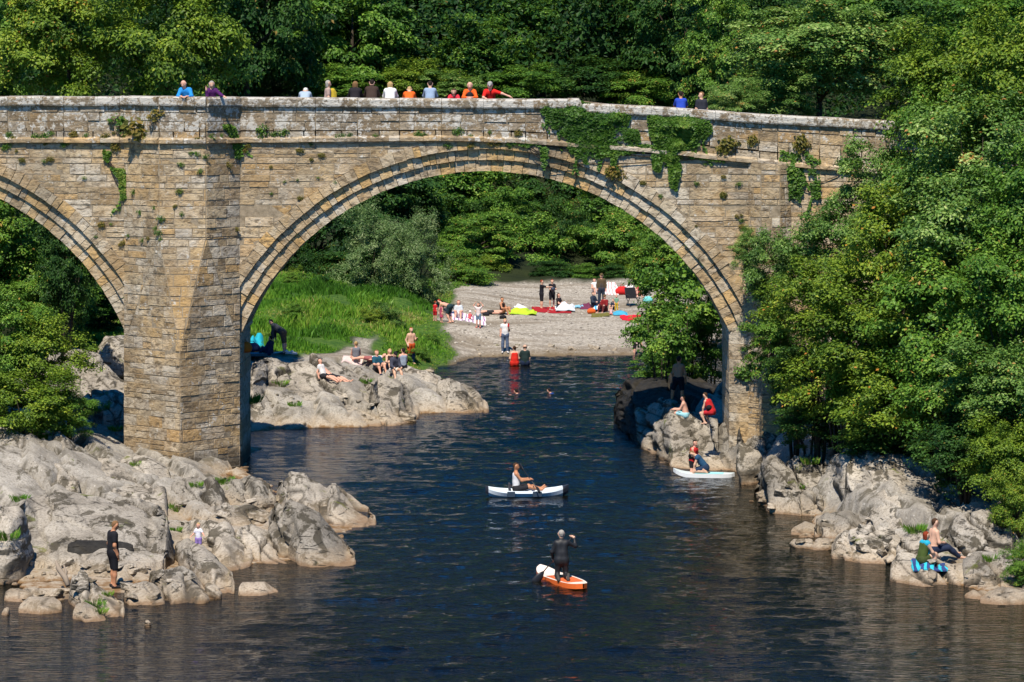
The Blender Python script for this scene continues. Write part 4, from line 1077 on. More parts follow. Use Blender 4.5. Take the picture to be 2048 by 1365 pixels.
# trees behind the parapet
tree('sycamore', 130, 95, 120, 130, 128, "yellow-green sycamore behind the parapet above the smaller arch")
tree('sycamore', 330, 80, 130, 150, 126, "yellow-green sycamore just behind the parapet over the refuge and blue-shirted man")
tree('ash', -40, 120, 110, 170, 134, "green tree at the corner of the wood behind the bridge's end")
tree('oak', 20, 20, 160, 120, 150, "dark tree crown filling the wood's upper corner behind the sycamores")
tree('oak2', 500, 60, 130, 170, 206, "very dark tree between the sycamores and the mid-green oak")
tree('ash', 700, 90, 130, 130, 216, "mid-green oak behind the people in the middle of the bridge")
tree('oak', 800, 20, 150, 110, 226, "broad dark oak top above the middle of the bridge")
tree('oak2', 610, 20, 120, 110, 222, "dark oak crown between the darkest tree and the broad oak")
tree('ash', 965, 125, 95, 70, 218, "spreading green bough tree above the man in the red shirt", limbs=7)
tree('oak', 930, 30, 130, 80, 232, "dark oak crown high above the man in the red shirt")
tree('ash', 1085, 40, 110, 75, 224, "oak with dark trunks showing beneath behind the ivy-grown parapet", limbs=6)
tree('oak2', 1240, 60, 120, 130, 220, "dusky oak behind the sloping end of the parapet")
tree('oak', 1370, 60, 120, 150, 214, "almost black oak behind the two men on the sloping parapet")
tree('ash', 1450, 130, 80, 110, 150, "green tree beside the two men on the sloping parapet")
tree('oak2', 1480, -10, 140, 110, 200, "dark crown touching the top edge over the pale sycamore")
tree('pale', 1640, 100, 165, 95, 128, "pale-leaved sycamore behind the end of the parapet")
tree('pale', 1545, 185, 90, 55, 126, "low pale sycamore bough at the parapet behind the men in blue and grey")
tree('ash', 1790, 40, 130, 120, 134, "tall green tree behind the pale sycamore")
tree('oak', 1950, 20, 150, 130, 130, "dark tree top at the far upper corner")
bush('shrub4', 830, 165, 80, 40, 212, "yellowish shrub behind the people leaning on the bridge")
bush('shrub2', 905, 175, 60, 30, 211, "pale spiky shrub behind the man in the grey-blue shirt")
bush('shrub', 690, 175, 80, 36, 212, "green shrub behind the people in black and brown jackets")
bush('shrub', 1060, 170, 80, 34, 213, "low round shrub behind the red-shirted man's outstretched arm")
bush('shrub3', 1190, 165, 90, 42, 214, "dark round shrub behind the ivy on the parapet")
bush('shrub', 1290, 185, 70, 36, 212, "low green shrub behind the parapet step")
bush('shrub3', 560, 175, 70, 36, 211, "dark shrub behind the parapet beside the person in pale grey")
bush('shrub2', 1470, 205, 50, 34, 122, "pale shrub at the parapet beside the man in dark grey")
bush('shrub3', 470, 165, 60, 45, 208, "near-black shrub behind the parapet next to the purple-topped woman")
# through the main arch
tree('ash', 900, 400, 120, 95, 208, "sunlit green tree under the crown of the main arch")
tree('oak', 760, 400, 130, 110, 200, "shaded tree beneath the crown of the main arch by the silver willow")
tree('oak2', 1040, 400, 110, 100, 214, "green tree behind the willow scrub beyond the gravel beach")
tree('oak', 1180, 410, 110, 110, 212, "dark tree at the back of the gravel beach")
tree('ash', 1300, 430, 90, 100, 206, "leafy tree behind the beach near the arch's end")
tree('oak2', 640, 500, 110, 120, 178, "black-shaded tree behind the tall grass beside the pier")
tree('oak', 560, 560, 70, 80, 172, "shaded tree at the top of the grassy bank beside the pier")
bush('willow', 740, 510, 70, 80, 170, "shaded grey willow on the top of the grassy bank")
bush('willow', 835, 520, 62, 74, 166, "sunlit silvery willow bush above the beach families")
bush('shrub3', 700, 560, 80, 50, 174, "dark bramble thicket under the grey willow")
bush('shrub', 930, 556, 60, 30, 184, "low green bush behind the group in white shirts")
bush('shrub', 1050, 525, 85, 75, 195, "tall light green sallow bush at the back of the beach")
bush('shrub3', 1000, 560, 50, 36, 193, "low dark bush at the foot of the tall sallow")
bush('shrub', 1240, 500, 70, 62, 196, "round bright bush at the back of the beach behind the standing man")
bush('shrub4', 1310, 535, 60, 45, 192, "yellow-green bush at the back of the beach by the folding chair")
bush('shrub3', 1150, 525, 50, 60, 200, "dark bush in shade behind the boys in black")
bush('shrub3', 970, 480, 60, 70, 200, "deep green bush between the willow and the tall sallow")
tree('ash', 1350, 520, 75, 70, 140, "overhanging sycamore under the main arch's shoulder", limbs=6)
bush('spray', 1370, 610, 90, 75, 128, "leafy sycamore boughs hanging over the water by the arch jamb")
bush('spray', 1320, 660, 62, 50, 123.5, "lowest bough tip over the child paddling")
bush('shrub', 1390, 690, 70, 70, 129, "sunlit leaves behind the man standing on the black rock")
bush('shrub', 1330, 735, 60, 35, 127.5, "low leafy bush hanging over the black rock")
bush('shrub3', 1420, 560, 60, 80, 132, "shaded leaves close behind the arch jamb")
bush('shrub', 985, 440, 60, 50, 206, "green thicket in the gap above the low dark bush")
bush('shrub3', 1085, 450, 70, 55, 210, "shaded thicket over the tall sallow")
bush('shrub3', 1130, 470, 50, 50, 204, "dark thicket over the boys in black")
bush('shrub', 890, 490, 50, 44, 200, "green thicket peeping over the silvery willow")
bush('shrub', 1190, 440, 60, 50, 211, "green thicket over the round bright bush")
bush('shrub3', 830, 440, 70, 50, 204, "dark thicket high behind the willows")
bush('shrub3', 950, 520, 50, 44, 196, "dark thicket at the bank's end beside the white-shirted group")
bush('shrub3', 620, 590, 60, 34, 168, "dark weeds at the upper edge of the grass by the pier")
bush('shrub3', 1290, 480, 60, 60, 203, "dark thicket behind the folding chair's bush")
bush('shrub', 1010, 480, 46, 50, 203, "green thicket directly behind the tall sallow's side")
for px_, py_, rx_, ry_, kd_, lb_ in ((985, 545, 40, 28, 'shrub4', "low yellow-green scrub where the gravel meets the grass"), (1105, 548, 44, 24, 'shrub3', "low shaded scrub just behind the boys in black"), (1165, 552, 40, 20, 'shrub', "low scrub along the back of the beach behind the pale bather"), (1225, 553, 40, 20, 'shrub3', "low scrub behind the white sheet"), (1290, 560, 44, 24, 'shrub4', "bright low scrub behind the folding chair"), (1345, 560, 44, 34, 'shrub', "scrub between the folding chair and the arch jamb")):
    bush(kd_, px_, py_, rx_, ry_, 189.5, lb_)
tree('ash', 955, 490, 75, 48, 191, "sunlit leafy tree just over the grass end behind the white-shirted group")
bush('shrub', 900, 525, 46, 36, 187, "green bush between the silvery willow and the beach")
tree('ash', 1010, 470, 75, 70, 199, "green tree standing close behind the tall sallow")
tree('ash', 1225, 440, 85, 75, 201, "sunlit tree close behind the round bright bush")
tree('oak', 1120, 480, 60, 70, 198, "dark tree close behind the boys in black")
# through the smaller arch
tree('ash', 50, 520, 105, 120, 134, "tree with dark green leaves under the smaller arch")
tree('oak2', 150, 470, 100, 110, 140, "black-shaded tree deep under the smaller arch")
tree('ash', -60, 560, 110, 150, 132, "tree at the very edge under the smaller arch")
bush('shrub', 105, 600, 65, 50, 131, "drooping leafy bough over the shaded rock under the smaller arch")
bush('shrub4', 80, 715, 80, 75, 107.5, "bright shrub on the bank under the smaller arch")
bush('shrub', 5, 670, 75, 75, 108, "dark shrub at the picture's edge under the smaller arch")
bush('shrub', 140, 590, 60, 60, 137, "green bush in front of the black-shaded tree under the smaller arch")
bush('shrub3', 135, 545, 55, 95, 126.5, "dark drooping bush around the trunk under the smaller arch")
bush('shrub3', 210, 630, 60, 40, 142, "dark scrub behind the shaded boulder under the smaller arch")
bush('shrub4', 50, 815, 90, 60, 105, "rough grassy willow shrub above the near rocks")
bush('shrub', 135, 828, 48, 38, 106, "small tufted shrub at the edge of the rocks under the smaller arch")
# bushes on the near right bank
BK = [('shrub2', 1555, 560, 66, 90, 107, "thin pale shrub climbing against the abutment wall"), ('shrub2', 1500, 500, 34, 40, 108.4, "small pale spray of leaves against the arch shoulder"),
      ('shrub', 1555, 690, 56, 60, 106.6, "green shrub beside the abutment half way down"), ('shrub3', 1590, 760, 60, 55, 105, "shaded shrub beside the foot of the abutment"),
      ('shrub2', 1665, 500, 90, 90, 105, "pale ash sapling just off the parapet's end"), ('shrub4', 1640, 610, 95, 80, 102, "bright yellow-green hazel in the middle of the bank"),
      ('shrub4', 1740, 680, 110, 100, 100, "broad mid-green hazel in the middle of the bank"), ('shrub4', 1680, 770, 95, 80, 101, "yellow-green bush above the great slab"),
      ('shrub3', 1620, 850, 70, 40, 102.5, "shaded low bush above the jagged bright rock"), ('shrub4', 1790, 800, 110, 85, 98, "leafy bush overhanging the great slab"),
      ('shrub3', 1780, 880, 100, 40, 99, "dark undergrowth along the top of the great slab"), ('shrub', 1900, 640, 130, 120, 97, "deep green sycamore bush in the middle of the bank"),
      ('shrub', 2030, 600, 120, 120, 95, "green bush at the edge half way up the bank"), ('shrub', 1900, 790, 110, 100, 95.5, "large-leaved bush low on the bank"),
      ('shrub2', 2020, 780, 110, 90, 93, "pale-edged bush low at the picture's edge"), ('shrub3', 1930, 900, 90, 70, 93.5, "dark overhanging bough above the undercut rock"),
      ('shrub4', 2020, 920, 80, 70, 91, "bright overhanging bough above the undercut rock"), ('shrub4', 2035, 1010, 50, 60, 89, "sunlit hanging bough tip beside the undercut rock"),
      ('shrub', 2045, 1130, 34, 42, 84.5, "small low shrub by the corner boulders"), ('shrub2', 1775, 400, 80, 110, 106, "pale bush right at the parapet's end"),
      ('shrub4', 1800, 500, 110, 110, 102, "green bush above the broad hazel"), ('shrub2', 1930, 480, 130, 130, 99, "pale tangled bush high on the bank"),
      ('shrub', 1870, 300, 90, 110, 105, "dark-stemmed tree crown over the end of the parapet"), ('shrub2', 1960, 310, 130, 120, 101, "pale willow-like tangle high on the bank"),
      ('shrub4', 1900, 180, 120, 110, 107, "tall leafy crown near the upper corner of the bank"), ('shrub4', 2030, 160, 110, 120, 103, "yellow-green crown at the edge near the upper corner"),
      ('shrub', 2060, 440, 110, 130, 97, "dark bush at the edge high on the bank"), ('shrub', 1800, 590, 90, 70, 103, "shaded bush in the gap between the hazels"),
      ('shrub', 1960, 60, 120, 90, 110, "topmost leafy crown on the bank")]
for b in BK: bush(*b, wall_root=(b[5] > 106.3 and b[1] < 1600))

# the wood on the raised hillside beyond, one far mass
r = np.random.default_rng(77)
n = 260000
wx = r.uniform(-75, 75, n); wy = 214 + 150 * r.random(n) ** 1.6
wz = terrain(wx, wy)[0]
hgt = 9 + 3.5 * fbm(np.stack([wx / 6, wy / 6, wx * 0], 1), 2, 3) + r.uniform(-3, 0.5, n) * 2
V, Q = leaves(np.stack([wx, wy, wz + np.maximum(hgt, 1)], 1), np.tile([0, -0.5, 0.8], (n, 1)), 0.40, r)
wood = link("far_woodland", mesh_np("far_woodland", V, Q, mat=M['leaf_dark'], attr={"tint": ('FACE', np.clip(0.22 + r.normal(0, .2, n), 0, .95))}))
tag(wood, "dense wood covering the hillside far behind the bridge", "woodland", kind='stuff')
# undergrowth over the steep banks, one uncountable mass
n = 150000
ux_ = np.where(r.random(n) < .68, r.uniform(15.5, 48, n), r.uniform(-55, -19.5, n)); uy_ = r.uniform(66, 108.5, n)
uz_ = terrain(ux_, uy_)[0]; lum = fbm(np.stack([ux_ * .35, uy_ * .35, ux_ * 0], 1), 3, 88)
dd_ = poly_sd(np.stack([ux_, uy_], 1), RIVER)
up_ = np.clip((1.6 + 2.2 * lum) * sstep(dd_, 3.5, 8.0), 0, 5) * np.sqrt(r.random(n)) + .05
ok = (dd_ > 3.8) & (uz_ > .9) & (lum > -.75)
V, Q = leaves(np.stack([ux_, uy_, uz_ + up_], 1)[ok], np.tile([0, -.4, .8], (int(ok.sum()), 1)), .24, r, .62, .5)
under = link("bank_undergrowth", mesh_np("bank_undergrowth", V, Q, mat=M['leaf_mid'], attr={"tint": ('FACE', np.clip(.40 + .25 * lum[ok] + r.normal(0, .15, int(ok.sum())), 0, .95))}))
tag(under, "tangled undergrowth covering the steep river banks", "undergrowth", kind='stuff')

# ------------------------------------------------------------------ rays onto the finished ground and rocks
dg = DG
def hit(px, py):
    d = Vector(((px - 1024) / FPX, 1.0, -(py - HZ) / FPX)).normalized()
    ok, loc, nrm, i, ob, mw = scene.ray_cast(dg, Vector((0, 0, CAMH)), d)
    return loc if ok else atz(px, py, 0)
def drop(x, y, z0=5.0):
    ok, loc, nrm, i, ob, mw = scene.ray_cast(dg, Vector((x, y, z0)), Vector((0, 0, -1)))
    return loc if ok else Vector((x, y, ground_z(x, y)))

# ------------------------------------------------------------------ smooth bodies from joint chains
def sdf_mesh(prims, cell, k, mat, name):
    A = np.array([list(p[0]) for p in prims]); Bp = np.array([list(p[1]) for p in prims])
    ra = np.array([p[2] for p in prims]); rb = np.array([p[3] for p in prims])
    mx = np.maximum(ra, rb)[:, None] + 2.2 * cell
    lo = np.minimum(A - mx, Bp - mx).min(0); hi = np.maximum(A + mx, Bp + mx).max(0)
    n = np.ceil((hi - lo) / cell).astype(int) + 1
    X, Y, Z = np.meshgrid(*[lo[i] + cell * np.arange(n[i]) for i in range(3)], indexing='ij')
    P = np.stack([X.ravel(), Y.ravel(), Z.ravel()], 1)
    acc = np.zeros(len(P))
    for a, b, r0, r1 in zip(A, Bp, ra, rb):
        ab = b - a; L = ab @ ab + 1e-12
        t = np.clip((P - a) @ ab / L, 0, 1)
        d = np.linalg.norm(P - a - t[:, None] * ab, axis=1) - (r0 + t * (r1 - r0))
        acc += np.exp(np.clip(-d / k, -60, 60))
    S = (-k * np.log(acc + 1e-30)).reshape(n)
    return nets(S, lo, cell, mat, name)
def nets(S, lo, cell, mat, name):
    ins = S < 0; n = np.array(S.shape)
    sl = lambda dx, dy, dz: tuple(slice(d, n[i] - 1 + d) for i, d in enumerate((dx, dy, dz)))
    cnt = np.zeros(n - 1); pos = np.zeros((*(n - 1), 3))
    cs = [(0, 0, 0), (1, 0, 0), (0, 1, 0), (1, 1, 0), (0, 0, 1), (1, 0, 1), (0, 1, 1), (1, 1, 1)]
    for ax in range(3):
        for c in cs:
            if c[ax]: continue
            e = list(c); e[ax] = 1
            s0, s1 = S[sl(*c)], S[sl(*e)]
            m = (s0 < 0) != (s1 < 0)
            t = np.where(m, s0 / np.where(m, s0 - s1, 1), 0)
            for i in range(3):
                pos[..., i] += np.where(m, c[i] + (t if i == ax else 0), 0)
            cnt += m
    act = cnt > 0
    idx = np.full(n - 1, -1); idx[act] = np.arange(act.sum())
    ijk = np.argwhere(act)
    V = lo + cell * (ijk + pos[act] / cnt[act][:, None])
    Q = []
    for ax in range(3):
        o = [i for i in range(3) if i != ax]
        a0 = [slice(1, n[i] - 1) for i in range(3)]; a0[ax] = slice(0, n[ax] - 1)
        a1 = list(a0); a1[ax] = slice(1, n[ax])
        f0, f1 = ins[tuple(a0)], ins[tuple(a1)]
        g = np.argwhere(f0 != f1)
        if len(g) == 0: continue
        up = f0[tuple(g.T)]
        base = g.copy(); base[:, o[0]] += 1; base[:, o[1]] += 1
        def at_(d0, d1):
            q = base.copy(); q[:, o[0]] -= d0; q[:, o[1]] -= d1
            return idx[tuple(q.T)]
        q = np.stack([at_(1, 1), at_(0, 1), at_(0, 0), at_(1, 0)], 1)
        flip = up if ax != 1 else ~up
        q[~flip] = q[~flip][:, ::-1]
        Q.append(q)
    return V, np.concatenate(Q)
def blob(name, prims, mat, cell=0.03, k=0.03, parent=None, loc=(0, 0, 0), rz=0):
    V, Q = sdf_mesh(prims, cell, k, mat, name)
    return link(name, mesh_np(name, V, Q, mat=mat, smooth=True), parent, loc, (0, 0, rz))

FAIR, PINK, TAN, BROWN = (0.58, 0.37, 0.265), (0.60, 0.345, 0.255), (0.44, 0.215, 0.115), (0.28, 0.14, 0.08)
HAIRC = dict(brown=(0.06, 0.030, 0.015), dark=(0.018, 0.012, 0.010), blond=(0.42, 0.29, 0.13), grey=(0.33, 0.31, 0.28), white=(0.62, 0.60, 0.56), ginger=(0.22, 0.035, 0.012), sandy=(0.20, 0.11, 0.05))
BLACK, NAVY, WHITE, RED = (0.012, 0.012, 0.015), (0.014, 0.026, 0.062), (0.72, 0.72, 0.74), (0.55, 0.018, 0.014)
POSES = dict(
    stand=dict(sp=(0, .03, 1), ua=(.20, 0, -1), fa=(.06, .22, -1), th=(.07, .03, -1), sh=(.02, -.05, -1)),
    walk=dict(sp=(0, .05, 1), ua=(.16, 0, -1), fa=(.06, .3, -1), thL=(-.07, .22, -1), shL=(0, .02, -1), thR=(.07, -.14, -1), shR=(0, -.28, -1)),
    knees=dict(sp=(0, -.05, 1), ua=(.18, .45, -.85), fa=(-.12, 1, .05), th=(.12, .78, .62), sh=(.02, .42, -.9), sit=1),
    ledge=dict(sp=(0, .12, 1), ua=(.14, .35, -.9), fa=(-.12, .9, -.25), th=(.10, 1, -.02), sh=(.02, .12, -1), sit=1),
    legs=dict(sp=(0, -.25, 1), ua=(.28, -.25, -.9), fa=(.1, -.15, -1), th=(.10, 1, .08), sh=(.02, 1, -.12), sit=1),
    recline=dict(sp=(0, -.75, .62), ua=(.32, -.35, -.8), fa=(.1, .3, -.6), th=(.10, 1, .10), sh=(.0, 1, -.15), sit=1),
    lie=dict(sp=(0, -1, .10), ua=(.5, .3, -.1), fa=(.2, 1, 0), th=(.10, 1, .12), sh=(0, 1, -.14), sit=1),
    crouch=dict(sp=(0, .55, .85), ua=(.15, .5, -.8), fa=(0, .5, -.8), th=(.18, .85, -.12), sh=(.0, -.45, -.9)),
    bend=dict(sp=(0, .92, .34), ua=(.10, .25, -1), fa=(0, .1, -1), th=(.09, -.14, -1), sh=(.0, -.03, -1)),
    lean=dict(sp=(0, .50, .87), ua=(.22, .55, -.65), fa=(-.25, .85, .10), th=(.08, -.20, -1), sh=(.02, -.06, -1)),
    kneel=dict(sp=(0, .05, 1), ua=(.2, .1, -1), fa=(0, .5, -.8), th=(.08, .10, -1), sh=(.03, -1, -.06), sit=0),
    swim=dict(sp=(0, .93, .36), ua=(.7, .7, 0), fa=(.35, 1, .1), th=(.1, -1, -.2), sh=(.05, -1, -.1)),
)
def V3(v): return Vector(v)
def skeleton(pose, k, hs, fat, hd, look):
    p = POSES[pose['base']] if isinstance(pose, dict) else POSES[pose]
    p = dict(p); 
    if isinstance(pose, dict): p.update({a: b for a, b in pose.items() if a != 'base'})
    def lr(name, s):
        key = name + ('R' if s > 0 else 'L')
        v = p[key] if key in p else (p[name][0] * s, p[name][1], p[name][2])
        return V3(v).normalized()
    sp = V3(p['sp']).normalized(); sp2 = V3(p.get('sp2', p['sp'])).normalized()
    side = V3(p.get('side', (1, 0, 0))).normalized()
    J = {}
    J['P'] = V3((0, 0, 0)); J['W'] = J['P'] + sp * .20 * k; J['C'] = J['W'] + (sp + sp2).normalized() * .18 * k; J['N'] = J['C'] + sp2 * .17 * k
    fw = sp2.cross(side) * -1
    nd = V3(hd).normalized() if hd else (sp2 * .8 + V3((0, .12, .5))).normalized()
    J['H'] = J['N'] + nd * (.085 * k + .10 * hs)
    out = []
    f = lambda n, a, b, r0, r1: out.append((n, a, b, r0, r1))
    look = V3(look).normalized() if look else (V3((0, 1, 0)) - nd * nd.dot(V3((0, 1, 0)))).normalized()
    H = J['H']; lk = (look - nd * look.dot(nd)).normalized(); sd = lk.cross(nd)
    f('head', H - nd * .030 * hs, H + nd * .028 * hs - lk * .012 * hs, .078 * hs, .083 * hs)
    f('head', H - nd * .06 * hs + lk * .018 * hs, H - nd * .075 * hs + lk * .048 * hs, .052 * hs, .036 * hs)
    f('head', H - nd * .012 * hs + lk * .085 * hs, H - nd * .034 * hs + lk * .098 * hs, .010 * hs, .015 * hs)
    for s in (-1, 1): f('head', H + sd * s * .082 * hs - nd * .02 * hs, H + sd * s * .088 * hs + nd * .012 * hs, .016 * hs, .018 * hs)
    f('neck', J['N'] - sp2 * .03 * k, H - nd * .05 * hs, .056 * k, .052 * k)
    sw = .158 * k
    f('torso', J['N'] - sp2 * .055 * k - side * sw * .75, J['N'] - sp2 * .055 * k + side * sw * .75, .068 * k, .068 * k)
    for s in (-1, 1):
        f('torso', J['N'] - sp2 * .12 * k + side * s * .075 * k, J['W'] + side * s * .055 * k, .098 * k, .090 * k * fat)
        f('torso', J['W'] + side * s * .05 * k, J['P'] + side * s * .06 * k + sp * .03 * k, .090 * k * fat, .105 * k * fat)
        f('pelvis', J['P'] + side * s * .075 * k + sp * .02 * k, J['P'] + side * s * .08 * k - sp * .02 * k, .105 * k * fat, .10 * k * fat)
        q = 'R' if s > 0 else 'L'
        sh = J['N'] - sp2 * .06 * k + side * s * sw
        ua, fa = lr('ua', s), lr('fa', s); e = sh + ua * .285 * k; w = e + fa * .25 * k
        f('ua' + q, sh, e, .053 * k * (.8 + .2 * fat), .041 * k); f('fa' + q, e, w, .042 * k, .029 * k)
        hdv = lr('hd', s) if ('hd' in p or 'hd' + q in p) else fa
        f('hand' + q, w + hdv * .02 * k, w + hdv * .085 * k, .032 * k, .030 * k)
        J['w' + q], J['hv' + q], J['e' + q], J['s' + q] = w, hdv, e, sh
        hp = J['P'] + side * s * .088 * k
        th, shn = lr('th', s), lr('sh', s); kn = hp + th * .43 * k; an = kn + shn * .41 * k
        f('th' + q, hp, kn, .088 * k * (.6 + .4 * fat), .058 * k); f('sh' + q, kn, kn + shn * .16 * k, .055 * k, .056 * k); f('sh' + q, kn + shn * .14 * k, an, .057 * k, .038 * k)
        fd = V3(p['ft' + q]) if 'ft' + q in p else V3(p.get('ft', (s * .18, 1, -.12 if abs(shn.z) > .5 else .9)))
        fd.normalize(); heel = an + shn * .035 * k - fd * .04 * k
        f('foot' + q, heel, heel + fd * .20 * k, .040 * k, .030 * k)
        J['a' + q], J['k' + q] = an, kn
    J['nd'], J['lk'], J['sd'], J['sp'], J['sp2'], J['side'], J['fw'] = nd, lk, sd, sp, sp2, side, fw
    return J, out, p

def person(label, pose, loc, face, h=1.72, skin=FAIR, hair=('brown', 'short'), wear=(), fat=1.0, look=None, hd=None, name="person", contact=None, sink=0.0, group=None, tiltz=0.0):
    """wear: (kind, colour, extent)"""
    loc = Vector(loc)
    k = h / 1.72; hs = k if h > 1.45 else k * (1.0 + (1.45 - h) * 0.55)
    J, pr, pp = skeleton(pose, k, hs, fat, hd, look)
    near = loc.y < 126
    cell = (0.022 if near else 0.03) * max(k, .62)
    base = [q[1:] for q in pr]
    V, Q = sdf_mesh(base, cell, 0.018 * k, None, name)
    # fingers: four of unequal length and a thumb, rooted in the palm
    tq = []
    if near:
        mb = MB()
        for q, s in (('L', -1), ('R', 1)):
            w, hv = J['w' + q], J['hv' + q]
            ac = hv.cross(V3((0, 0, 1))); ac = ac.normalized() if ac.length > .2 else V3((1, 0, 0))
            cu = ac.cross(hv).normalized()
            for i, ln in enumerate((.062, .075, .070, .054)):
                b0 = w + hv * .095 * k + ac * (i - 1.5) * .019 * k
                mb.tube([b0, b0 + hv * ln * .55 * k - cu * .008 * k, b0 + hv * ln * .95 * k - cu * .03 * k], [.0095 * k, .0085 * k, .006 * k], 5)
            t0 = w + hv * .04 * k - ac * .025 * k * s
            mb.tube([t0, t0 + hv * .03 * k - ac * .03 * k * s - cu * .01 * k, t0 + hv * .06 * k - ac * .036 * k * s - cu * .022 * k], [.012 * k, .010 * k, .007 * k], 5)
        tv = np.array(mb.v); nb = len(V)
        fq = np.array([f for f in mb.f if len(f) == 4]) + nb
        V = np.concatenate([V, tv]); Q = np.concatenate([Q, fq])
    con = contact or ('pelvis' if pp.get('sit') else 'foot')
    low = min(min(a.z - r0, b.z - r1) for n_, a, b, r0, r1 in pr if n_.startswith(con)) if con != 'all' else V[:, 2].min()
    off = V3((0, 0, -low - sink))
    V = V + np.array(off)
    rz = math.radians(face)
    root = link(name, mesh_np(name, V, Q, mat=skin_mat(skin), smooth=True), None, loc, (0, 0, rz))
    tag(root, label, "person", group)
    def part(nm, prims, col, kk=.02, mat=None, c=None):
        prims = [(a + off, b + off, r0, r1) for a, b, r0, r1 in prims]
        vv, qq = sdf_mesh(prims, c or cell, kk * k, None, nm)
        return link(nm, mesh_np(nm, vv, qq, mat=mat or cloth(col), smooth=True), root)
    def sel(*pre): return [q for q in pr if any(q[0].startswith(x) for x in pre)]
    def gr(qs, d): return [(a, b, r0 + d * k, r1 + d * k) for _, a, b, r0, r1 in qs]
    def cutto(q, t): return (q[0], q[1], q[1] + (q[2] - q[1]) * t, q[3], q[3] + (q[4] - q[3]) * t)
    for w in wear:
        kind, col = w[0], w[1]; ext = w[2] if len(w) > 2 else None
        if kind in ('shirt', 'jacket', 'rash_top'):
            d = .014 if kind != 'jacket' else .026
            ps = gr(sel('torso'), d); ext = .55 if ext is None else ext
            for q in ('L', 'R'):
                if ext > 0: ps += gr([cutto(sel('ua' + q)[0], min(ext, 1))], d + .004)
                if ext > 1: ps += gr([cutto(sel('fa' + q)[0], ext - 1)], d)
            if kind == 'jacket': ps += gr(sel('neck'), .012)
            part(kind, ps, col)
        elif kind == 'vest_top':
            part('vest_top', gr([q for q in sel('torso')[1:]], .014) + gr([cutto(sel('torso')[0], 1.0)], -.012), col)
        elif kind == 'shorts':
            ext = .62 if ext is None else ext
            part('shorts', gr(sel('pelvis'), .018) + [x for q in ('L', 'R') for x in gr([cutto(sel('th' + q)[0], ext)], .022)], col)
        elif kind == 'briefs':
            part('briefs', gr(sel('pelvis'), .010), col)
        elif kind == 'trousers':
            ext = .95 if ext is None else ext
            ps = gr(sel('pelvis'), .016)
            for q in ('L', 'R'):
                ps += gr(sel('th' + q), .016) + gr([sel('sh' + q)[0]], .018) + gr([cutto(sel('sh' + q)[1], ext)], .020)
            part('trousers', ps, col)
        elif kind == 'dress':
            ext = .8 if ext is None else ext
            hem = J['P'] + ((J['kL'] + J['kR']) * .5 - J['P']) * ext
            part('dress', gr(sel('torso'), .014) + [(J['P'], hem, .15 * k, .19 * k)], col)
        elif kind == 'wetsuit':
            ps = gr(sel('torso', 'pelvis', 'uaL', 'uaR', 'thL', 'thR', 'shL', 'shR'), .009) + [x for q in 'LR' for x in gr([cutto(sel('fa' + q)[0], .95)], .008)] + gr([cutto(sel('neck')[0], .6)], .008)
            part('wetsuit', ps, col, mat=plain(col, .55, .35))
        elif kind == 'leggings_half':
            part('wetsuit_bottoms', gr(sel('pelvis'), .02) + gr(sel('thL', 'thR', 'shL', 'shR'), .012), col)
        elif kind == 'lifejacket':
            part('life_jacket', gr(sel('torso')[1:], .045), col)
            sd_, f_ = J['side'], J['fw']
            part('strap', [(J['W'] - sd_ * .15 * k + f_ * .02, J['W'] + sd_ * .15 * k + f_ * .02, .12 * k, .12 * k)], BLACK)
        elif kind == 'shoes':
            [part('shoe', gr(sel('foot' + q), .010), col) for q in 'LR']
        elif kind == 'towel':
            part('towel_wrap', gr(sel('torso')[:1], .03) + [(J['N'] - J['sp2'] * .05 * k - J['fw'] * .08 * k, J['P'] - J['fw'] * .12 * k, .11 * k, .13 * k)], col)
        elif kind == 'backpack':
            f_ = J['fw']
            part('backpack', [(J['N'] - J['sp2'] * .10 * k - f_ * .17 * k, J['W'] - f_ * .19 * k, .11 * k, .13 * k), (J['C'] - f_ * .27 * k, J['W'] - f_ * .27 * k, .06 * k, .07 * k)], col)
    H, nd, lk, sd = J['H'], J['nd'], J['lk'], J['sd']
    if hair:
        hc, st = hair[:2]; hcol = HAIRC[hc] if isinstance(hc, str) else hc
        ps = [(H + nd * .035 * hs - lk * .018 * hs, H + nd * .030 * hs - lk * .035 * hs, .084 * hs, .080 * hs), (H - lk * .035 * hs, H - nd * .035 * hs - lk * .038 * hs, .076 * hs, .062 * hs)]
        if st == 'bald':
            ps = [(H - nd * .02 * hs - lk * .05 * hs - sd * .05 * hs, H - nd * .02 * hs - lk * .05 * hs + sd * .05 * hs, .045 * hs, .045 * hs)]
        if st in ('long', 'bob'):
            L = .26 if st == 'long' else .13
            dn = (J['N'] - J['sp2'] * .1 - H).normalized() if st == 'long' else (V3((0, 0, -1)) - lk * .15).normalized()
            for s in (-1, 0, 1): ps.append((H - lk * .05 * hs + sd * s * .055 * hs, H - lk * (.06 if s == 0 else .03) * hs + sd * s * .07 * hs + dn * L * k, .055 * hs, .035 * hs))
        if st == 'bun': ps.append((H + nd * .05 * hs - lk * .085 * hs, H + nd * .06 * hs - lk * .09 * hs, .042 * hs, .042 * hs))
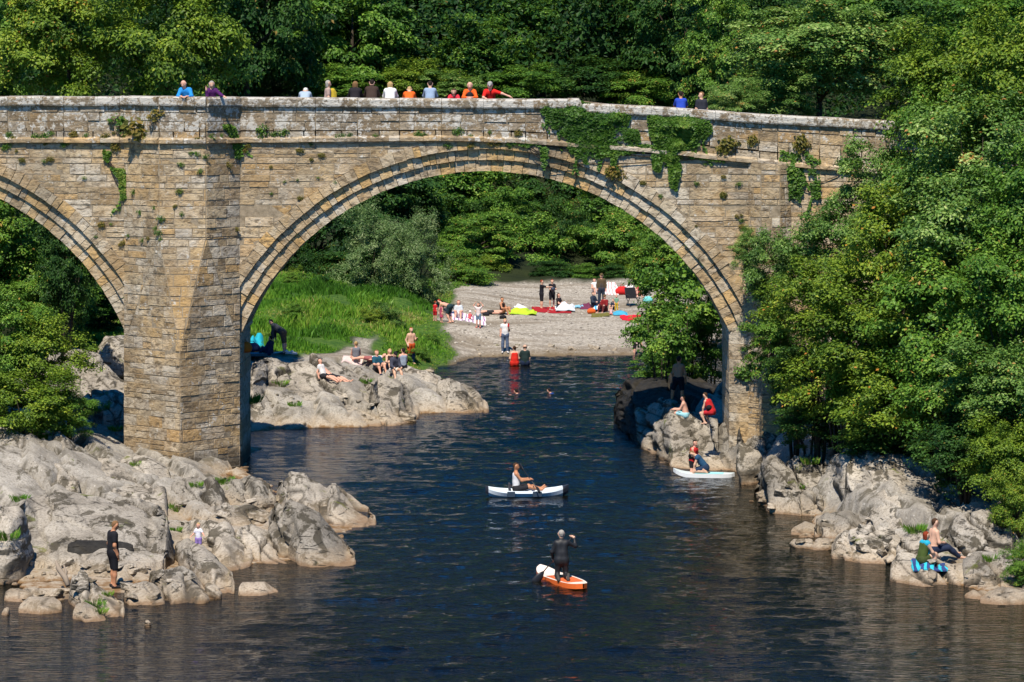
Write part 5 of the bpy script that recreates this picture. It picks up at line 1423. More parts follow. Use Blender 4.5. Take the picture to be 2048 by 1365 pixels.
        if st in ('cap', 'hat'):
            part('hair', ps, hcol, .012)
            cc = hair[2]
            if st == 'cap': hp = [(H + nd * .045 * hs, H + nd * .040 * hs - lk * .02 * hs, .094 * hs, .094 * hs), (H + nd * .04 * hs + lk * .08 * hs - sd * .03 * hs, H + nd * .03 * hs + lk * .13 * hs, .018 * hs, .018 * hs), (H + nd * .04 * hs + lk * .08 * hs + sd * .03 * hs, H + nd * .03 * hs + lk * .13 * hs, .018 * hs, .018 * hs)]
            else: hp = [(H + nd * .05 * hs, H + nd * .06 * hs, .096 * hs, .09 * hs)] + [(H + nd * .03 * hs, H + nd * .02 * hs + (lk * math.cos(a) + sd * math.sin(a)) * .14 * hs, .03 * hs, .018 * hs) for a in np.arange(0, 6.28, .7)]
            part('cap' if st == 'cap' else 'sun_hat', hp, cc, .012)
        else: part('hair', ps, hcol, .012)
    if near:
        for s in (-1, 1):
            mb = MB(); e = H + lk * .082 * hs + sd * s * .032 * hs + nd * .004 * hs + off
            mb.tube([e - sd * .010 * hs, e + sd * .010 * hs], [.009 * hs, .009 * hs], 6)
            mb.build('eye', plain((0.03, 0.02, 0.015)), root)
        m = H + lk * .079 * hs - nd * .066 * hs + off
        mb = MB(); mb.tube([m - sd * .02 * hs, m + sd * .02 * hs], [.006 * hs, .006 * hs], 5); mb.build('mouth', plain((0.25, 0.07, 0.06)), root)
    root['_j'] = 0
    del root['_j']
    J['off'] = off; J['rz'] = rz; J['loc'] = loc; J['root'] = root
    return J
def wpt(J, p):
    """joint to world"""
    v = J['off'] + p; c, s = math.cos(J['rz']), math.sin(J['rz'])
    return Vector((v.x * c - v.y * s, v.x * s + v.y * c, v.z)) + J['loc']
RIGHT, LEFT, CAM, AWAY = -90, 90, 180, 0

# ---------------- people on the bridge
def onb(px, Y): 
    x = (px - 1024) * Y / FPX
    return (x, Y, deck_z(x))
LNC = dict(base='lean', sp=(0, .38, .93))
person("bald person in a bright blue shirt leaning on the parapet over the pier", dict(base='lean', sp=(.30, .45, .80), fa=(-.5, .85, -.05)), onb(381, 109.25), 180, 1.78, PINK, ('grey', 'bald'), [('shirt', (0.02, 0.24, 0.62), 1.6), ('trousers', (.10, .09, .07)), ('shoes', BLACK)], 1.25, look=(.4, 1, -.5))
person("grey-haired person in a purple top, chin on hand beside the blue shirt", dict(base='lean', sp=(-.05, .35, .93), uaR=(-.05, .6, -.7), faR=(.1, .25, 1), uaL=(-.7, .5, -.6), faL=(-.5, .8, -.2)), onb(423, 109.35), 180, 1.70, FAIR, ('grey', 'bob'), [('shirt', (0.07, 0.012, 0.10), 1.8), ('trousers', NAVY), ('shoes', BLACK)], look=(-.2, 1, -.6))
person("person in pale grey-blue with a white cap, hunched over the far parapet", dict(base='lean', sp=(0, .75, .62), fa=(.2, .8, -.2)), onb(609, 113.9), 0, 1.72, FAIR, ('white', 'cap', (.62, .62, .58)), [('shirt', (.33, .42, .52), 1.8), ('trousers', (.08, .09, .12)), ('shoes', BLACK)], 1.15, hd=(0, .9, .35))
person("grey-blond person with a yellow and purple rucksack walking along the bridge", 'stand', onb(655, 112.2), -80, 1.70, FAIR, ('grey', 'bob'), [('shirt', (.42, .30, .26), .6), ('backpack', (.50, .36, .03)), ('trousers', (.05, .02, .05)), ('shoes', BLACK)], 1.1)
person("person in a black jacket with pink sides, back turned", dict(base='lean', sp=(0, .28, .95)), onb(710, 113.9), 0, 1.70, FAIR, ('sandy', 'bob'), [('jacket', (.016, .014, .018), 1.8), ('trousers', (.02, .02, .03)), ('shoes', BLACK), ('vest_top', (.50, .02, .13))], 1.1)
person("person in a dark brown leather jacket, back turned", dict(base='lean', sp=(0, .42, .9)), onb(743, 113.9), 0, 1.80, FAIR, ('dark', 'short'), [('jacket', (.045, .028, .022), 1.8), ('trousers', (.02, .02, .03)), ('shoes', BLACK)], 1.25)
person("long-haired blond person in a white hooded top, back turned", dict(base='lean', sp=(0, .30, .95)), onb(780, 113.9), 0, 1.70, FAIR, ('blond', 'bob'), [('jacket', (.74, .75, .77), 1.8), ('trousers', (.05, .07, .13)), ('shoes', WHITE)], 1.15)
person("person in orange with a black rucksack bent over the far parapet", dict(base='lean', sp=(0, .68, .72), fa=(.3, .8, -.2)), onb(818, 113.9), 0, 1.70, FAIR, ('blond', 'short'), [('shirt', (.72, .12, .015), 1.8), ('backpack', (.02, .02, .022)), ('trousers', (.04, .04, .05)), ('shoes', BLACK)], 1.0, hd=(0, .75, .6))
person("dark-haired person in a grey-blue shirt, back turned", dict(base='lean', sp=(0, .32, .95)), onb(860, 113.9), 0, 1.74, FAIR, ('dark', 'short'), [('shirt', (.25, .34, .48), 1.8), ('trousers', (.03, .03, .05)), ('shoes', BLACK)], 1.15)
person("brown-haired person in pinkish red leaning low on the near parapet", dict(base='lean', sp=(0, .62, .78), fa=(-.6, .7, 0)), onb(908, 111.05), 180, 1.58, FAIR, ('brown', 'bob'), [('shirt', (.62, .03, .05), 1.7), ('shorts', NAVY)], look=(0, 1, -.8))
person("balding person in an orange top with a dark rucksack on the near parapet", dict(base='lean', sp=(0, .45, .88), fa=(-.6, .7, 0)), onb(940, 111.1), 180, 1.76, PINK, ('ginger', 'bald'), [('shirt', (.72, .11, .015), 1.7), ('trousers', NAVY), ('backpack', (.015, .015, .02)), ('shoes', BLACK)], 1.1, look=(0, 1, -.9))
person("person in a red shirt and grey cap reaching an arm along the parapet", dict(base='lean', sp=(0, .48, .86), uaL=(-.95, .3, -.25), faL=(-.9, .15, -.35), faR=(-.3, .9, -.1)), onb(980, 111.1), 180, 1.78, PINK, ('grey', 'cap', (.33, .31, .30)), [('shirt', (.62, .016, .012), .75), ('trousers', NAVY), ('shoes', BLACK)], 1.2, look=(.1, 1, -.6))
person("person in a royal blue shirt seen from behind on the sloping parapet", dict(base='lean', sp=(0, .22, .97)), onb(1362, 113.9), 0, 1.70, TAN, ('dark', 'short'), [('shirt', (.02, .06, .42), .8), ('shorts', NAVY)], 1.2)
person("fair-haired person in dark grey turning to talk on the sloping parapet", dict(base='stand', sp=(0, .1, 1)), onb(1404, 113.9), 20, 1.70, FAIR, ('sandy', 'short'), [('shirt', (.025, .028, .04), .7), ('shorts', NAVY)], 1.1, look=(-1, .4, 0))

# ---------------- near shore
f0 = hit(226, 1176)
person("person in black T-shirt and shorts standing head bowed on the near rocks", dict(base='stand', sp=(0, -.02, 1), ua=(.22, -.1, -1), faL=(-.02, .30, -1), faR=(-.1, .35, -1), thL=(-.09, .12, -1), thR=(.10, .02, -1), shL=(0, -.05, -1)), f0, -62, 1.80, TAN, ('sandy', 'short'), [('shirt', (.014, .014, .018), .6), ('shorts', (.010, .010, .014), .95), ('shoes', (.03, .025, .025))], 1.12, look=(0, .75, -.8), hd=(0, .45, .9))
tb = Vector(((397 - 1024) * 87.6 / FPX, 87.6, 0)); tb.z = CAMH - (1110 - HZ) * 87.6 / FPX
person("toddler in a white patterned top behind the big tilted block", dict(base='stand', uaL=(-.6, .4, -.7), faL=(-.4, .7, -.1), uaR=(.5, .1, -.9), faR=(.1, .7, -.2)), tb, 165, 0.86, PINK, ('blond', 'short'), [('shirt', (.70, .69, .76), .5), ('shorts', (.30, .20, .50), .6)], look=(.3, 1, -.15))
# ---------------- right shore
r0 = hit(1843, 1128)
person("red-haired person wrapped in a turquoise towel on the pale ledge", dict(base='knees', sp=(0, .25, .95), th=(.12, .9, .35), sh=(.02, -.2, -.9), fa=(-.2, .8, -.5)), r0, -62, 1.62, FAIR, (HAIRC['ginger'], 'bob'), [('vest_top', (.06, .09, .02)), ('towel', (.02, .36, .52)), ('shorts', (.05, .07, .02), .4)], 1.05, look=(.3, 1, -.4))
r1 = hit(1868, 1122)
person("shirtless person in navy trousers sitting behind the turquoise towel", dict(base='legs', sp=(0, .12, 1), thL=(-.1, .9, .22), thR=(.1, .95, .1), shL=(0, .8, -.55), shR=(0, .75, -.6), uaR=(.3, .1, -1), faR=(-.5, .7, -.1), uaL=(-.2, .5, -.9), faL=(0, .7, -.8)), (r1.x, r1.y + .35, r1.z + .12), -70, 1.80, FAIR, ('brown', 'short'), [('trousers', (.016, .026, .058))], 1.15, look=(.1, 1, -.5))
s1 = next((q for q in (hit(1357, v) for v in range(766, 812, 2)) if q.y < 118.6), at(1357, 784, 117))
person("shirtless person in dark shorts standing on the black rock in the arch's shade", dict(base='stand', sp=(0, .14, 1), thL=(-.30, .05, -1), shL=(-.10, -.02, -1), thR=(.12, 0, -1), ua=(.30, .05, -1), fa=(.02, .15, -1)), (s1.x, s1.y, s1.z), -14, 1.78, TAN, ('dark', 'short'), [('shorts', (.010, .010, .016), .8)], 1.12, look=(.2, 1, -.6))
s2 = hit(1372, 836)
person("bare-chested boy in pale blue shorts perched on the pitted limestone", dict(base='ledge', sp=(0, .20, 1), th=(.12, 1, .22), sh=(.02, -.02, -1), ua=(.15, .5, -.85), fa=(-.1, .9, .0)), (s2.x, s2.y, s2.z - .02), 74, 1.52, PINK, ('sandy', 'short'), [('shorts', (.30, .58, .66), .85), ('shoes', (.03, .03, .035))], 1.15, look=(0, 1, -.6))
s3 = at(1424, 838, 109.3)
person("girl in a red buoyancy vest leaning on the rock beside the abutment", dict(base='crouch', sp=(0, .45, .9), ua=(.12, .3, -1), fa=(0, .15, -1)), (s3.x, s3.y, s3.z - .2), 62, 1.50, FAIR, ('brown', 'short'), [('lifejacket', (.50, .02, .025)), ('shorts', (.45, .02, .03), .6)], look=(.1, 1, -.3))
# paddle board by the rocks with two people
def board(name, label, L, W, T, loc, rz, deckcol, railcol, nose=0.12, stripes=None):
    root = tag(empty(name, loc, rz), label, "paddle board")
    n = 22; mb = MB(); rings = []
    for i in range(n + 1):
        t = i / n; s = (2 * t - 1)
        w = W / 2 * max(1e-3, (1 - abs(s) ** 2.6)) ** 0.55 if abs(s) < 1 else 0.02
        w = max(w, .02); z = nose * max(0, (t - .72) / .28) ** 2 + .03 * max(0, (.15 - t) / .15) ** 2
        rings.append((s * L / 2, w, z))
    hull, deck, pad = MB(), MB(), MB()
    for (x0, w0, z0), (x1, w1, z1) in zip(rings[:-1], rings[1:]):
        for sgn in (-1, 1):
            a = [(x0, sgn * w0, z0), (x1, sgn * w1, z1), (x1, sgn * w1 * 1.0, z1 + T), (x0, sgn * w0, z0 + T)]
            hull.poly(a if sgn < 0 else a[::-1])
        hull.poly([(x0, w0, z0), (x1, w1, z1), (x1, -w1, z1), (x0, -w0, z0)])
        deck.poly([(x0, -w0, z0 + T), (x1, -w1, z1 + T), (x1, w1, z1 + T), (x0, w0, z0 + T)])
        if -.32 * L < x0 < .12 * L: pad.poly([(x0, -w0 * .8, z0 + T + .006), (x1, -w1 * .8, z1 + T + .006), (x1, w1 * .8, z1 + T + .006), (x0, w0 * .8, z0 + T + .006)])
    hull.build("rail", plain(railcol, .35), root); deck.build("deck", plain(deckcol, .4), root)
    if stripes: pad.build("deck_pad", plain(stripes, .8), root)
    fin = MB(); fin.solid([(-L * .42, -.006, 0), (-L * .36, -.006, 0), (-L * .43, -.006, -.15)], [(-L * .42, .006, 0), (-L * .36, .006, 0), (-L * .43, .006, -.15)]); fin.build("fin", plain(BLACK), root)
    return root
wb = atz(1408, 951, .05)
board("paddle_board", "white and pale blue paddle board nosing along the rocks", 2.15, .72, .13, (wb.x, wb.y, .0), math.radians(172), (.62, .72, .74), (.72, .75, .76), .16, (.30, .62, .68))
s4 = atz(1387, 946, .16)
person("dark-haired girl in a red vest standing in the shallows at the white board", dict(base='stand', sp=(0, .15, 1), ua=(.1, .35, -1), fa=(0, .5, -.8)), (s4.x, s4.y + .45, -.28), -120, 1.50, PINK, ('dark', 'bun'), [('lifejacket', (.48, .018, .02)), ('shorts', (.015, .014, .018), .5)], look=(.2, 1, -.5))
person("person in a navy and white top kneeling on the white board", dict(base='crouch', sp=(0, .62, .78), th=(.15, .9, -.25), sh=(.05, -1, -.1), ua=(.12, .35, -1), fa=(0, .2, -1)), (wb.x + .06, wb.y, .145), 84, 1.62, FAIR, ('sandy', 'short'), [('rash_top', (.020, .075, .16), .15), ('shorts', (.016, .035, .08), .8)], 1.1, look=(0, 1, -.5), contact='sh', hd=(.1, .9, .35))

# ---------------- kayak
kx = atz(1054, 992, 0.0)
kay = tag(empty("kayak", (kx.x, kx.y, 0), math.radians(3)), "white and blue sit-on kayak with black ends crossing the river", "kayak")
KL = 2.78; n = 28; hull, trim, trim2 = MB(), MB(), MB(); rg = []
for i in range(n + 1):
    t = i / n; s = 2 * t - 1
    w = .37 * (1 - abs(s) ** 2.4) ** .75 + .03; top = .20 + .14 * abs(s) ** 3 + (.04 if s > 0 else 0) * abs(s) ** 3; bot = -.10 + .20 * abs(s) ** 5
    rg.append([(s * KL / 2, y * w, z) for y, z in ((-.30, bot), (-.8, bot + (top - bot) * .35), (-1, bot + (top - bot) * .75), (-.93, top), (-.62, top - .015), (-.45, top - .09 * (1 - s * s)), (.45, top - .09 * (1 - s * s)), (.62, top - .015), (.93, top), (1, bot + (top - bot) * .75), (.8, bot + (top - bot) * .35), (.30, bot))])
for i in range(n):
    tgt = trim if i < 1 else trim2 if i >= n - 2 else hull
    for j in range(12):
        j2 = (j + 1) % 12; tgt.poly([rg[i][j], rg[i + 1][j], rg[i + 1][j2], rg[i][j2]])
trim.poly(rg[0]); trim2.poly(rg[-1]); trim2.build("bow_cap", plain((.03, .035, .05), .5), kay, True)
hull.build("hull", plain((.70, .77, .82), .35), kay, True); trim.build("stern_cap", plain((.03, .035, .05), .5), kay, True)
for xx, ww in ((-.68, .26), (.17, .3)):
    st = MB()
    for sg in (-1, 1): st.box((xx, sg * .385 - .02, .02), (xx + ww, sg * .385 + .02, .19))
    st.build("side_panel", plain((.03, .05, .08), .5), kay)
st = MB(); st.box((-.62, -.2, .17), (-.56, .2, .42)); st.build("backrest", plain((.03, .03, .04), .8), kay)
KJ = person("person in a white vest sitting paddling the kayak", dict(base='legs', sp=(0, -.02, 1), ua=(.18, .6, -.75), fa=(-.25, 1, .1), th=(.13, 1, .14), sh=(.02, 1, -.22)), (kx.x - .36, kx.y, .13), -84, 1.72, TAN, ('brown', 'short'), [('vest_top', (.74, .74, .76)), ('shorts', (.02, .02, .025), .8)], 1.05, look=(.2, 1, -.1))
def paddle(name, label, a, b, blades, col, r=.017, bw=.085, bl=.40):
    a, b = Vector(a), Vector(b); root = tag(empty(name, a), label, "paddle")
    m = MB(); m.tube([(0, 0, 0), tuple(b - a)], r, 8); m.build("shaft", plain((.02, .02, .022), .4), root, True)
    d = (b - a).normalized()
    for end, sg in blades:
        e = (b - a) if end else Vector((0, 0, 0)); dd = d if end else -d
        m = MB(); m.tube([tuple(e - dd * .03), tuple(e + dd * bl * .25), tuple(e + dd * bl * .7), tuple(e + dd * bl)], [.02, bw * .8, bw, bw * .55], 10, squash_u=sg); m.build("blade", plain(col, .4), root, True)
    return root
ha, hb = wpt(KJ, KJ['wL'] + KJ['hvL'] * .06), wpt(KJ, KJ['wR'] + KJ['hvR'] * .06)
dv = (hb - ha).normalized(); dv = Vector((dv.x + .25, dv.y, dv.z - .35)).normalized(); mid = (ha + hb) / 2
paddle("kayak_paddle", "black double-bladed paddle held by the kayaker", mid - dv * .72, mid + dv * .62, ((0, .3), (1, .3)), (.02, .02, .025))

# ---------------- paddle boarder
sx1 = atz(1123, 1160, .06)
board("paddle_board", "orange and white paddle board under the kneeling man", 2.75, .78, .14, (sx1.x, sx1.y, -.01), math.radians(115), (.82, .70, .60), (.78, .15, .03), .16, (.60, .12, .03))
SJ = person("grey-haired person in a black wetsuit kneeling on the orange board", dict(base='kneel', sp=(.0, .06, 1), uaR=(.75, .25, -.35), faR=(-.12, .40, 1), uaL=(-.42, .1, -1), faL=(.15, .45, -.75), hdL=(.1, .5, -.8), hdR=(-.5, .5, .3)), (sx1.x, sx1.y - .25, .155), 6, 1.70, FAIR, ('grey', 'short'), [('wetsuit', (.014, .015, .018)), ('shoes', (.06, .055, .05))], 1.15, contact='sh')
a_, b_ = wpt(SJ, SJ['wR'] + SJ['hvR'] * .06), wpt(SJ, SJ['wL'] + SJ['hvL'] * .05)
dd = (b_ - a_).normalized(); paddle("board_paddle", "long black paddle dipped beside the orange board", a_ - dd * .08, a_ + dd * 1.28, ((1, .3),), (.015, .015, .018), .016, .125, .46)

# ---------------- outcrop beyond the arch
def P(label, pose, px, py, face, h, skin, hair, wear, **k):
    dz = k.pop('dz', 0); dy = k.pop('dy', 0)
    q = hit(px, py); return person(label, pose, (q.x, q.y + dy, q.z + dz), face, h, skin, hair, wear, **k)
P("brown-haired boy in a white T-shirt reclining on the tall pale slab", dict(base='recline', sp=(-.15, -.45, .88), uaR=(.25, -.2, -1), th=(.1, 1, -.12), sh=(0, 1, -.45)), 648, 757, -118, 1.55, PINK, ('brown', 'short'), [('shirt', (.66, .65, .66), .3), ('shorts', (.02, .02, .025), .4)])
P("sunbather in black shorts lying back behind the boy on the pale slab", dict(base='recline', sp=(0, -.8, .6), th=(.12, 1, -.10), sh=(0, 1, -.42)), 662, 760, -112, 1.66, PINK, ('dark', 'short'), [('shorts', (.022, .022, .026), .75)], dy=.25)
P("person in a teal shirt and sunglasses sitting with arms on knees", 'knees', 754, 746, 215, 1.76, PINK, ('sandy', 'short'), [('shirt', (.014, .085, .14), .7), ('shorts', (.02, .022, .03), .5), ('shoes', NAVY)], fat=1.1)
P("person in a black cap and navy and white hooded top sitting with bare legs", dict(base='ledge', sp=(0, .3, .95), th=(.14, .9, .1), sh=(.05, .5, -.85)), 787, 746, 205, 1.66, FAIR, ('dark', 'cap', (.012, .012, .015)), [('jacket', (.05, .055, .085), 1.9), ('shorts', (.60, .57, .54), .4)], fat=1.05, look=(0, 1, -.8))
P("blond person half hidden behind the black cap", 'knees', 780, 739, 200, 1.60, FAIR, ('blond', 'long'), [('vest_top', (.05, .03, .03)), ('shorts', NAVY)])
P("black-haired person in a blue vest top with back turned on the smooth rock", 'knees', 806, 738, 20, 1.64, PINK, ('dark', 'short'), [('vest_top', (.30, .36, .46)), ('shorts', (.02, .02, .03))])
P("blond person in a grey striped dress sitting with back turned", 'knees', 712, 724, 8, 1.62, PINK, ('blond', 'bun'), [('dress', (.16, .17, .20), .5)])
P("sunbather in white lying behind the man in the teal shirt", 'lie', 742, 722, 80, 1.6, PINK, ('brown', 'short'), [('shirt', (.72, .68, .68), .5), ('shorts', (.30, .10, .10))])
P("bare-chested teenager with an orange and navy wetsuit peeled to the waist", dict(base='stand', uaR=(.35, -.2, -1), faR=(-.2, .5, -.9), uaL=(-.3, .2, -1), faL=(.2, .8, .4)), 822, 729, 205, 1.70, FAIR, ('ginger', 'short'), [('leggings_half', (.020, .045, .11)), ('dress', (.60, .10, .02), .05)][:1] + [('shorts', (.55, .085, .018), .95)])
P("person in a grey-black top bending double to pull on clothes by the pier", dict(base='bend', sp=(.15, .85, .55), ua=(.1, .1, -1), fa=(0, -.1, -1)), 566, 708, 78, 1.76, PINK, ('dark', 'short'), [('jacket', (.045, .05, .06), 1.8), ('shorts', (.075, .06, .045), .95), ('shoes', (.03, .035, .05))], fat=1.15)
P("person in navy sitting low beside the bending bather at the pier", 'knees', 540, 712, 60, 1.6, PINK, ('dark', 'short'), [('jacket', (.015, .03, .08), 1.9), ('trousers', (.015, .03, .075))])

# ---------------- people in the water
P("person in a red swimming dress standing waist-deep in the river", dict(base='stand', ua=(.3, .05, -1), fa=(-.1, .4, -.9)), 1029, 731, 8, 1.66, FAIR, ('brown', 'bun'), [('vest_top', (.60, .025, .014)), ('shorts', (.60, .025, .014), .4)], fat=1.3, sink=.78)
P("balding person in a dark green T-shirt standing waist-deep in the river", dict(base='stand', uaL=(-.5, .1, -1), faL=(-.6, .6, -.5)), 1050, 731, 6, 1.74, FAIR, ('dark', 'bald'), [('shirt', (.014, .03, .03), .7), ('trousers', NAVY)], fat=1.3, sink=.80)
for lab, px, py, fc, c in (("swimmer with wet dark hair, head and shoulders above the water", 1054, 790, 60, (.03, .03, .04)), ("swimmer in blue with an arm stretched across the water", 1122, 788, 70, (.02, .06, .25))):
    P(lab, dict(base='swim', uaL=(-.4, .9, .05), faL=(-.1, 1, .0), uaR=(.9, .4, -.05)), px, py, fc, 1.68, PINK, ('dark', 'short'), [('shirt', c, .4)], contact='torso', sink=.33, hd=(0, .35, .95), look=(.5, 1, 0))
P("child in black shorts bending down in the shallows under the leaves", dict(base='bend', sp=(0, .85, .5)), 1270, 708, -75, 1.15, PINK, ('sandy', 'short'), [('shorts', (.018, .016, .02), .6), ('vest_top', (.62, .42, .45))], sink=.15)

# ---------------- gravel beach
P("person in a white top and patterned trousers holding a red phone at the water's edge", dict(base='stand', uaL=(-.2, .3, -.9), faL=(.25, .6, .9), uaR=(.28, 0, -1)), 1010, 706, 184, 1.66, PINK, ('blond', 'short'), [('shirt', (.74, .74, .76), .3), ('trousers', (.11, .15, .24)), ('shoes', (.74, .74, .74))], fat=1.2)
P("small child in red standing at the edge of the grass", 'stand', 870, 643, -40, .98, PINK, ('ginger', 'short'), [('shirt', (.50, .015, .02), .5), ('shorts', (.48, .015, .02), .8)])
P("small fair child in a pink dress beside the bending person", 'stand', 883, 646, -60, .92, PINK, ('blond', 'short'), [('dress', (.42, .06, .12), .8)])
P("bare-backed person in dark green shorts bending over at the blanket", dict(base='bend', sp=(0, .95, .25), th=(.1, .25, -1), sh=(0, -.5, -1)), 900, 646, 60, 1.66, PINK, ('ginger', 'short'), [('shorts', (.02, .045, .055), .8)], fat=1.1)
P("person in a pale grey T-shirt sitting facing the river on the blanket", 'knees', 917, 637, 178, 1.68, PINK, ('ginger', 'bob'), [('shirt', (.50, .55, .60), .7), ('shorts', (.68, .66, .66))], fat=1.3)
P("toddler in a white sun hat and red stripes on the blanket", 'legs', 939, 640, 150, .82, PINK, ('blond', 'hat', (.75, .72, .72)), [('shirt', (.55, .10, .12), .8), ('shorts', (.5, .08, .10))])
P("girl in a white top and denim skirt standing with hands to her hair", dict(base='stand', ua=(.7, .1, .6), fa=(-.5, 0, .6)), 957, 656, 160, 1.22, PINK, ('brown', 'long'), [('shirt', (.70, .60, .60), .5), ('dress', (.70, .60, .60), .0), ('shorts', (.16, .24, .36), .7), ('shoes', (.50, .02, .03))])
P("sunbather lying flat with dark shorts between the blanket and the lime float", 'lie', 985, 629, 88, 1.68, PINK, ('dark', 'short'), [('shorts', (.03, .025, .025), .6)])
P("dark-haired person in a black top sitting with knees drawn up", 'knees', 1005, 629, 236, 1.66, TAN, ('dark', 'bun'), [('vest_top', (.02, .014, .014)), ('briefs', BLACK)], look=(.3, 1, 0))
P("boy in black T-shirt and shorts reaching out an arm", dict(base='stand', uaR=(.1, 1, -.25), faR=(0, 1, 0)), 1083, 619, -78, 1.60, FAIR, ('ginger', 'short'), [('shirt', (.014, .014, .02), .7), ('shorts', (.014, .014, .018), .9), ('shoes', BLACK)])
P("boy in black holding a dark ball beside the reaching boy", dict(base='stand', ua=(.1, .4, -.8), fa=(-.2, .9, .1)), 1104, 616, 200, 1.56, FAIR, ('ginger', 'short'), [('shirt', (.018, .016, .02), .7), ('shorts', (.014, .014, .018), .9)])
P("person in black kneeling at the white towels near the two boys", 'knees', 1118, 619, 240, 1.62, PINK, ('brown', 'bob'), [('shirt', (.02, .015, .018), .5), ('shorts', BLACK)], look=(0, 1, -.8))
P("tall person in a slate vest, brown sleeves and a cap standing on the gravel", dict(base='stand', ua=(.28, .0, -1)), 1203, 612, 182, 1.78, PINK, ('brown', 'cap', (.10, .07, .03)), [('shirt', (.10, .07, .04), 1.7), ('vest_top', (.035, .05, .09)), ('trousers', (.03, .04, .065)), ('shoes', BLACK)], fat=1.1)
P("pale bather wrapped in a white towel behind the tall standing person", 'knees', 1189, 588, 200, 1.62, PINK, ('brown', 'short'), [('towel', (.74, .73, .73)), ('shorts', (.6, .5, .5))])
P("person in a dark hooded top sitting at the picnic heap", 'knees', 1187, 616, 230, 1.6, FAIR, ('brown', 'short'), [('jacket', (.025, .035, .055), 1.9), ('trousers', (.02, .02, .035))])
P("person in a deep red top and brown cap sitting with the toddlers", 'knees', 1209, 624, 150, 1.66, PINK, ('brown', 'cap', (.12, .07, .035)), [('shirt', (.20, .012, .014), 1.8), ('trousers', (.10, .02, .02))], fat=1.15)
P("baby in a pink and white romper sitting on the gravel", 'legs', 1222, 630, 180, .72, PINK, ('dark', 'short'), [('shirt', (.64, .42, .42), .6), ('shorts', (.52, .12, .12), .8)])
P("toddler in yellow trousers standing at the blue towel", 'stand', 1233, 624, 170, .88, PINK, ('blond', 'short'), [('shirt', (.18, .34, .24), .8), ('trousers', (.62, .40, .04))])
P("dark-haired child crouching between the red top and the yellow trousers", 'knees', 1226, 620, 150, 1.05, FAIR, ('dark', 'short'), [('shirt', (.02, .03, .06), .7), ('shorts', NAVY)])
P("bather in pink sitting on towels behind the folding chair", 'knees', 1276, 592, 190, 1.62, PINK, ('brown', 'short'), [('vest_top', (.50, .12, .10)), ('shorts', (.45, .06, .06))])

# ---------------- things on the beach and rocks
def rag(name, label, cat, px, py, w, d, col, h=0.05, seed=0, rz=0.0, col2=None, bump=.12):
    """a rumpled cloth with thickness lying on the ground"""
    q = hit(px, py); n, m = 26, 20; r = np.random.default_rng(seed)
    u, v = np.meshgrid(np.linspace(-1, 1, n), np.linspace(-1, 1, m)); 
    ed = 1 + .13 * fbm(np.stack([u.ravel() * 1.5, v.ravel() * 1.5, u.ravel() * 0 + seed], 1), 2, seed)
    x, y = u.ravel() * w / 2 * ed, v.ravel() * d / 2 * ed
    zz = bump * np.clip(.35 + .75 * fbm(np.stack([x * 1.7, y * 1.1, x * 0], 1), 2, seed + 1) + .12 * fbm(np.stack([x * 5, y * 4, x * 0], 1), 2, seed + 2), 0, 2) * np.clip(1.15 - np.maximum(np.abs(u.ravel()), np.abs(v.ravel())), 0, .5) * 2
    c, s = math.cos(rz), math.sin(rz)
    X, Y = q.x + x * c - y * s, q.y + x * s + y * c
    G = np.array([drop(a, b).z for a, b in zip(X, Y)])
    G = np.clip(G, q.z - .12, q.z + .35); zt = G + .012 + zz
    V = np.concatenate([np.stack([X - q.x, Y - q.y, zt - q.z], 1), np.stack([X - q.x, Y - q.y, zt - q.z - .02], 1)])
    ii = (np.arange(m - 1)[:, None] * n + np.arange(n - 1)[None, :]).ravel()
    T = np.stack([ii, ii + 1, ii + n + 1, ii + n], 1); N0 = n * m
    rim = list(range(n)) + [k * n + n - 1 for k in range(1, m)] + [(m - 1) * n + k for k in range(n - 2, -1, -1)] + [k * n for k in range(m - 2, 0, -1)]
    R = [(rim[k], rim[(k + 1) % len(rim)], rim[(k + 1) % len(rim)] + N0, rim[k] + N0) for k in range(len(rim))]
    mat = cloth(col) if col2 is None else patt(col, col2)
    o = link(name, mesh_np(name, V, np.concatenate([T, T[:, ::-1] + N0, np.array(R)]), mat=mat, smooth=True), None, q)
    return tag(o, label, cat)
def patt(a, b):
    t = NT("printed_cloth"); oc = t.n("TexCoord").outputs['Object']
    w = t.n("TexWave", {'Scale': 1.6, 'Distortion': 4.0, 'Detail': 3.0}); t.set(w.inputs['Vector'], oc)
    c = t.ramp(t.math('ADD', t.math('MULTIPLY', w.outputs['Fac'], .5), t.math('MULTIPLY', t.noise(oc, 3.5), .8)), [(.70, a), (.76, b)]); t.principled(c, .85, None, .2); return t.m
rag("picnic_blanket", "large white and pink patterned blanket beside the grass", "blanket", 935, 643, 1.9, 4.2, (.72, .68, .72), seed=1, col2=(.30, .16, .30))
rag("lime_float", "lime green inflatable lying on the gravel", "float", 1046, 627, 1.5, 2.0, (.42, .62, .03), seed=2, bump=.3)
rag("white_towel", "white towel heaped on the end of the lime inflatable", "towel", 1041, 618, .7, 2.0, (.72, .74, .72), seed=3, bump=.25)
rag("red_blanket", "dark red blanket under the boys in black", "blanket", 1104, 621, 2.3, 3.0, (.34, .014, .02), seed=4, bump=.08)
rag("white_towels", "heap of white towels on the red blanket", "towel", 1130, 619, 1.1, 2.8, (.68, .74, .78), seed=5, bump=.42)
rag("blue_bag", "pale blue bag lying alone on the gravel", "bag", 1159, 615, .5, 1.2, (.22, .48, .62), seed=6, bump=.32)
rag("maroon_towel", "maroon and blue towel between the pale bag and the picnic heap", "towel", 1171, 616, .6, 1.6, (.14, .03, .07), seed=7, bump=.35)
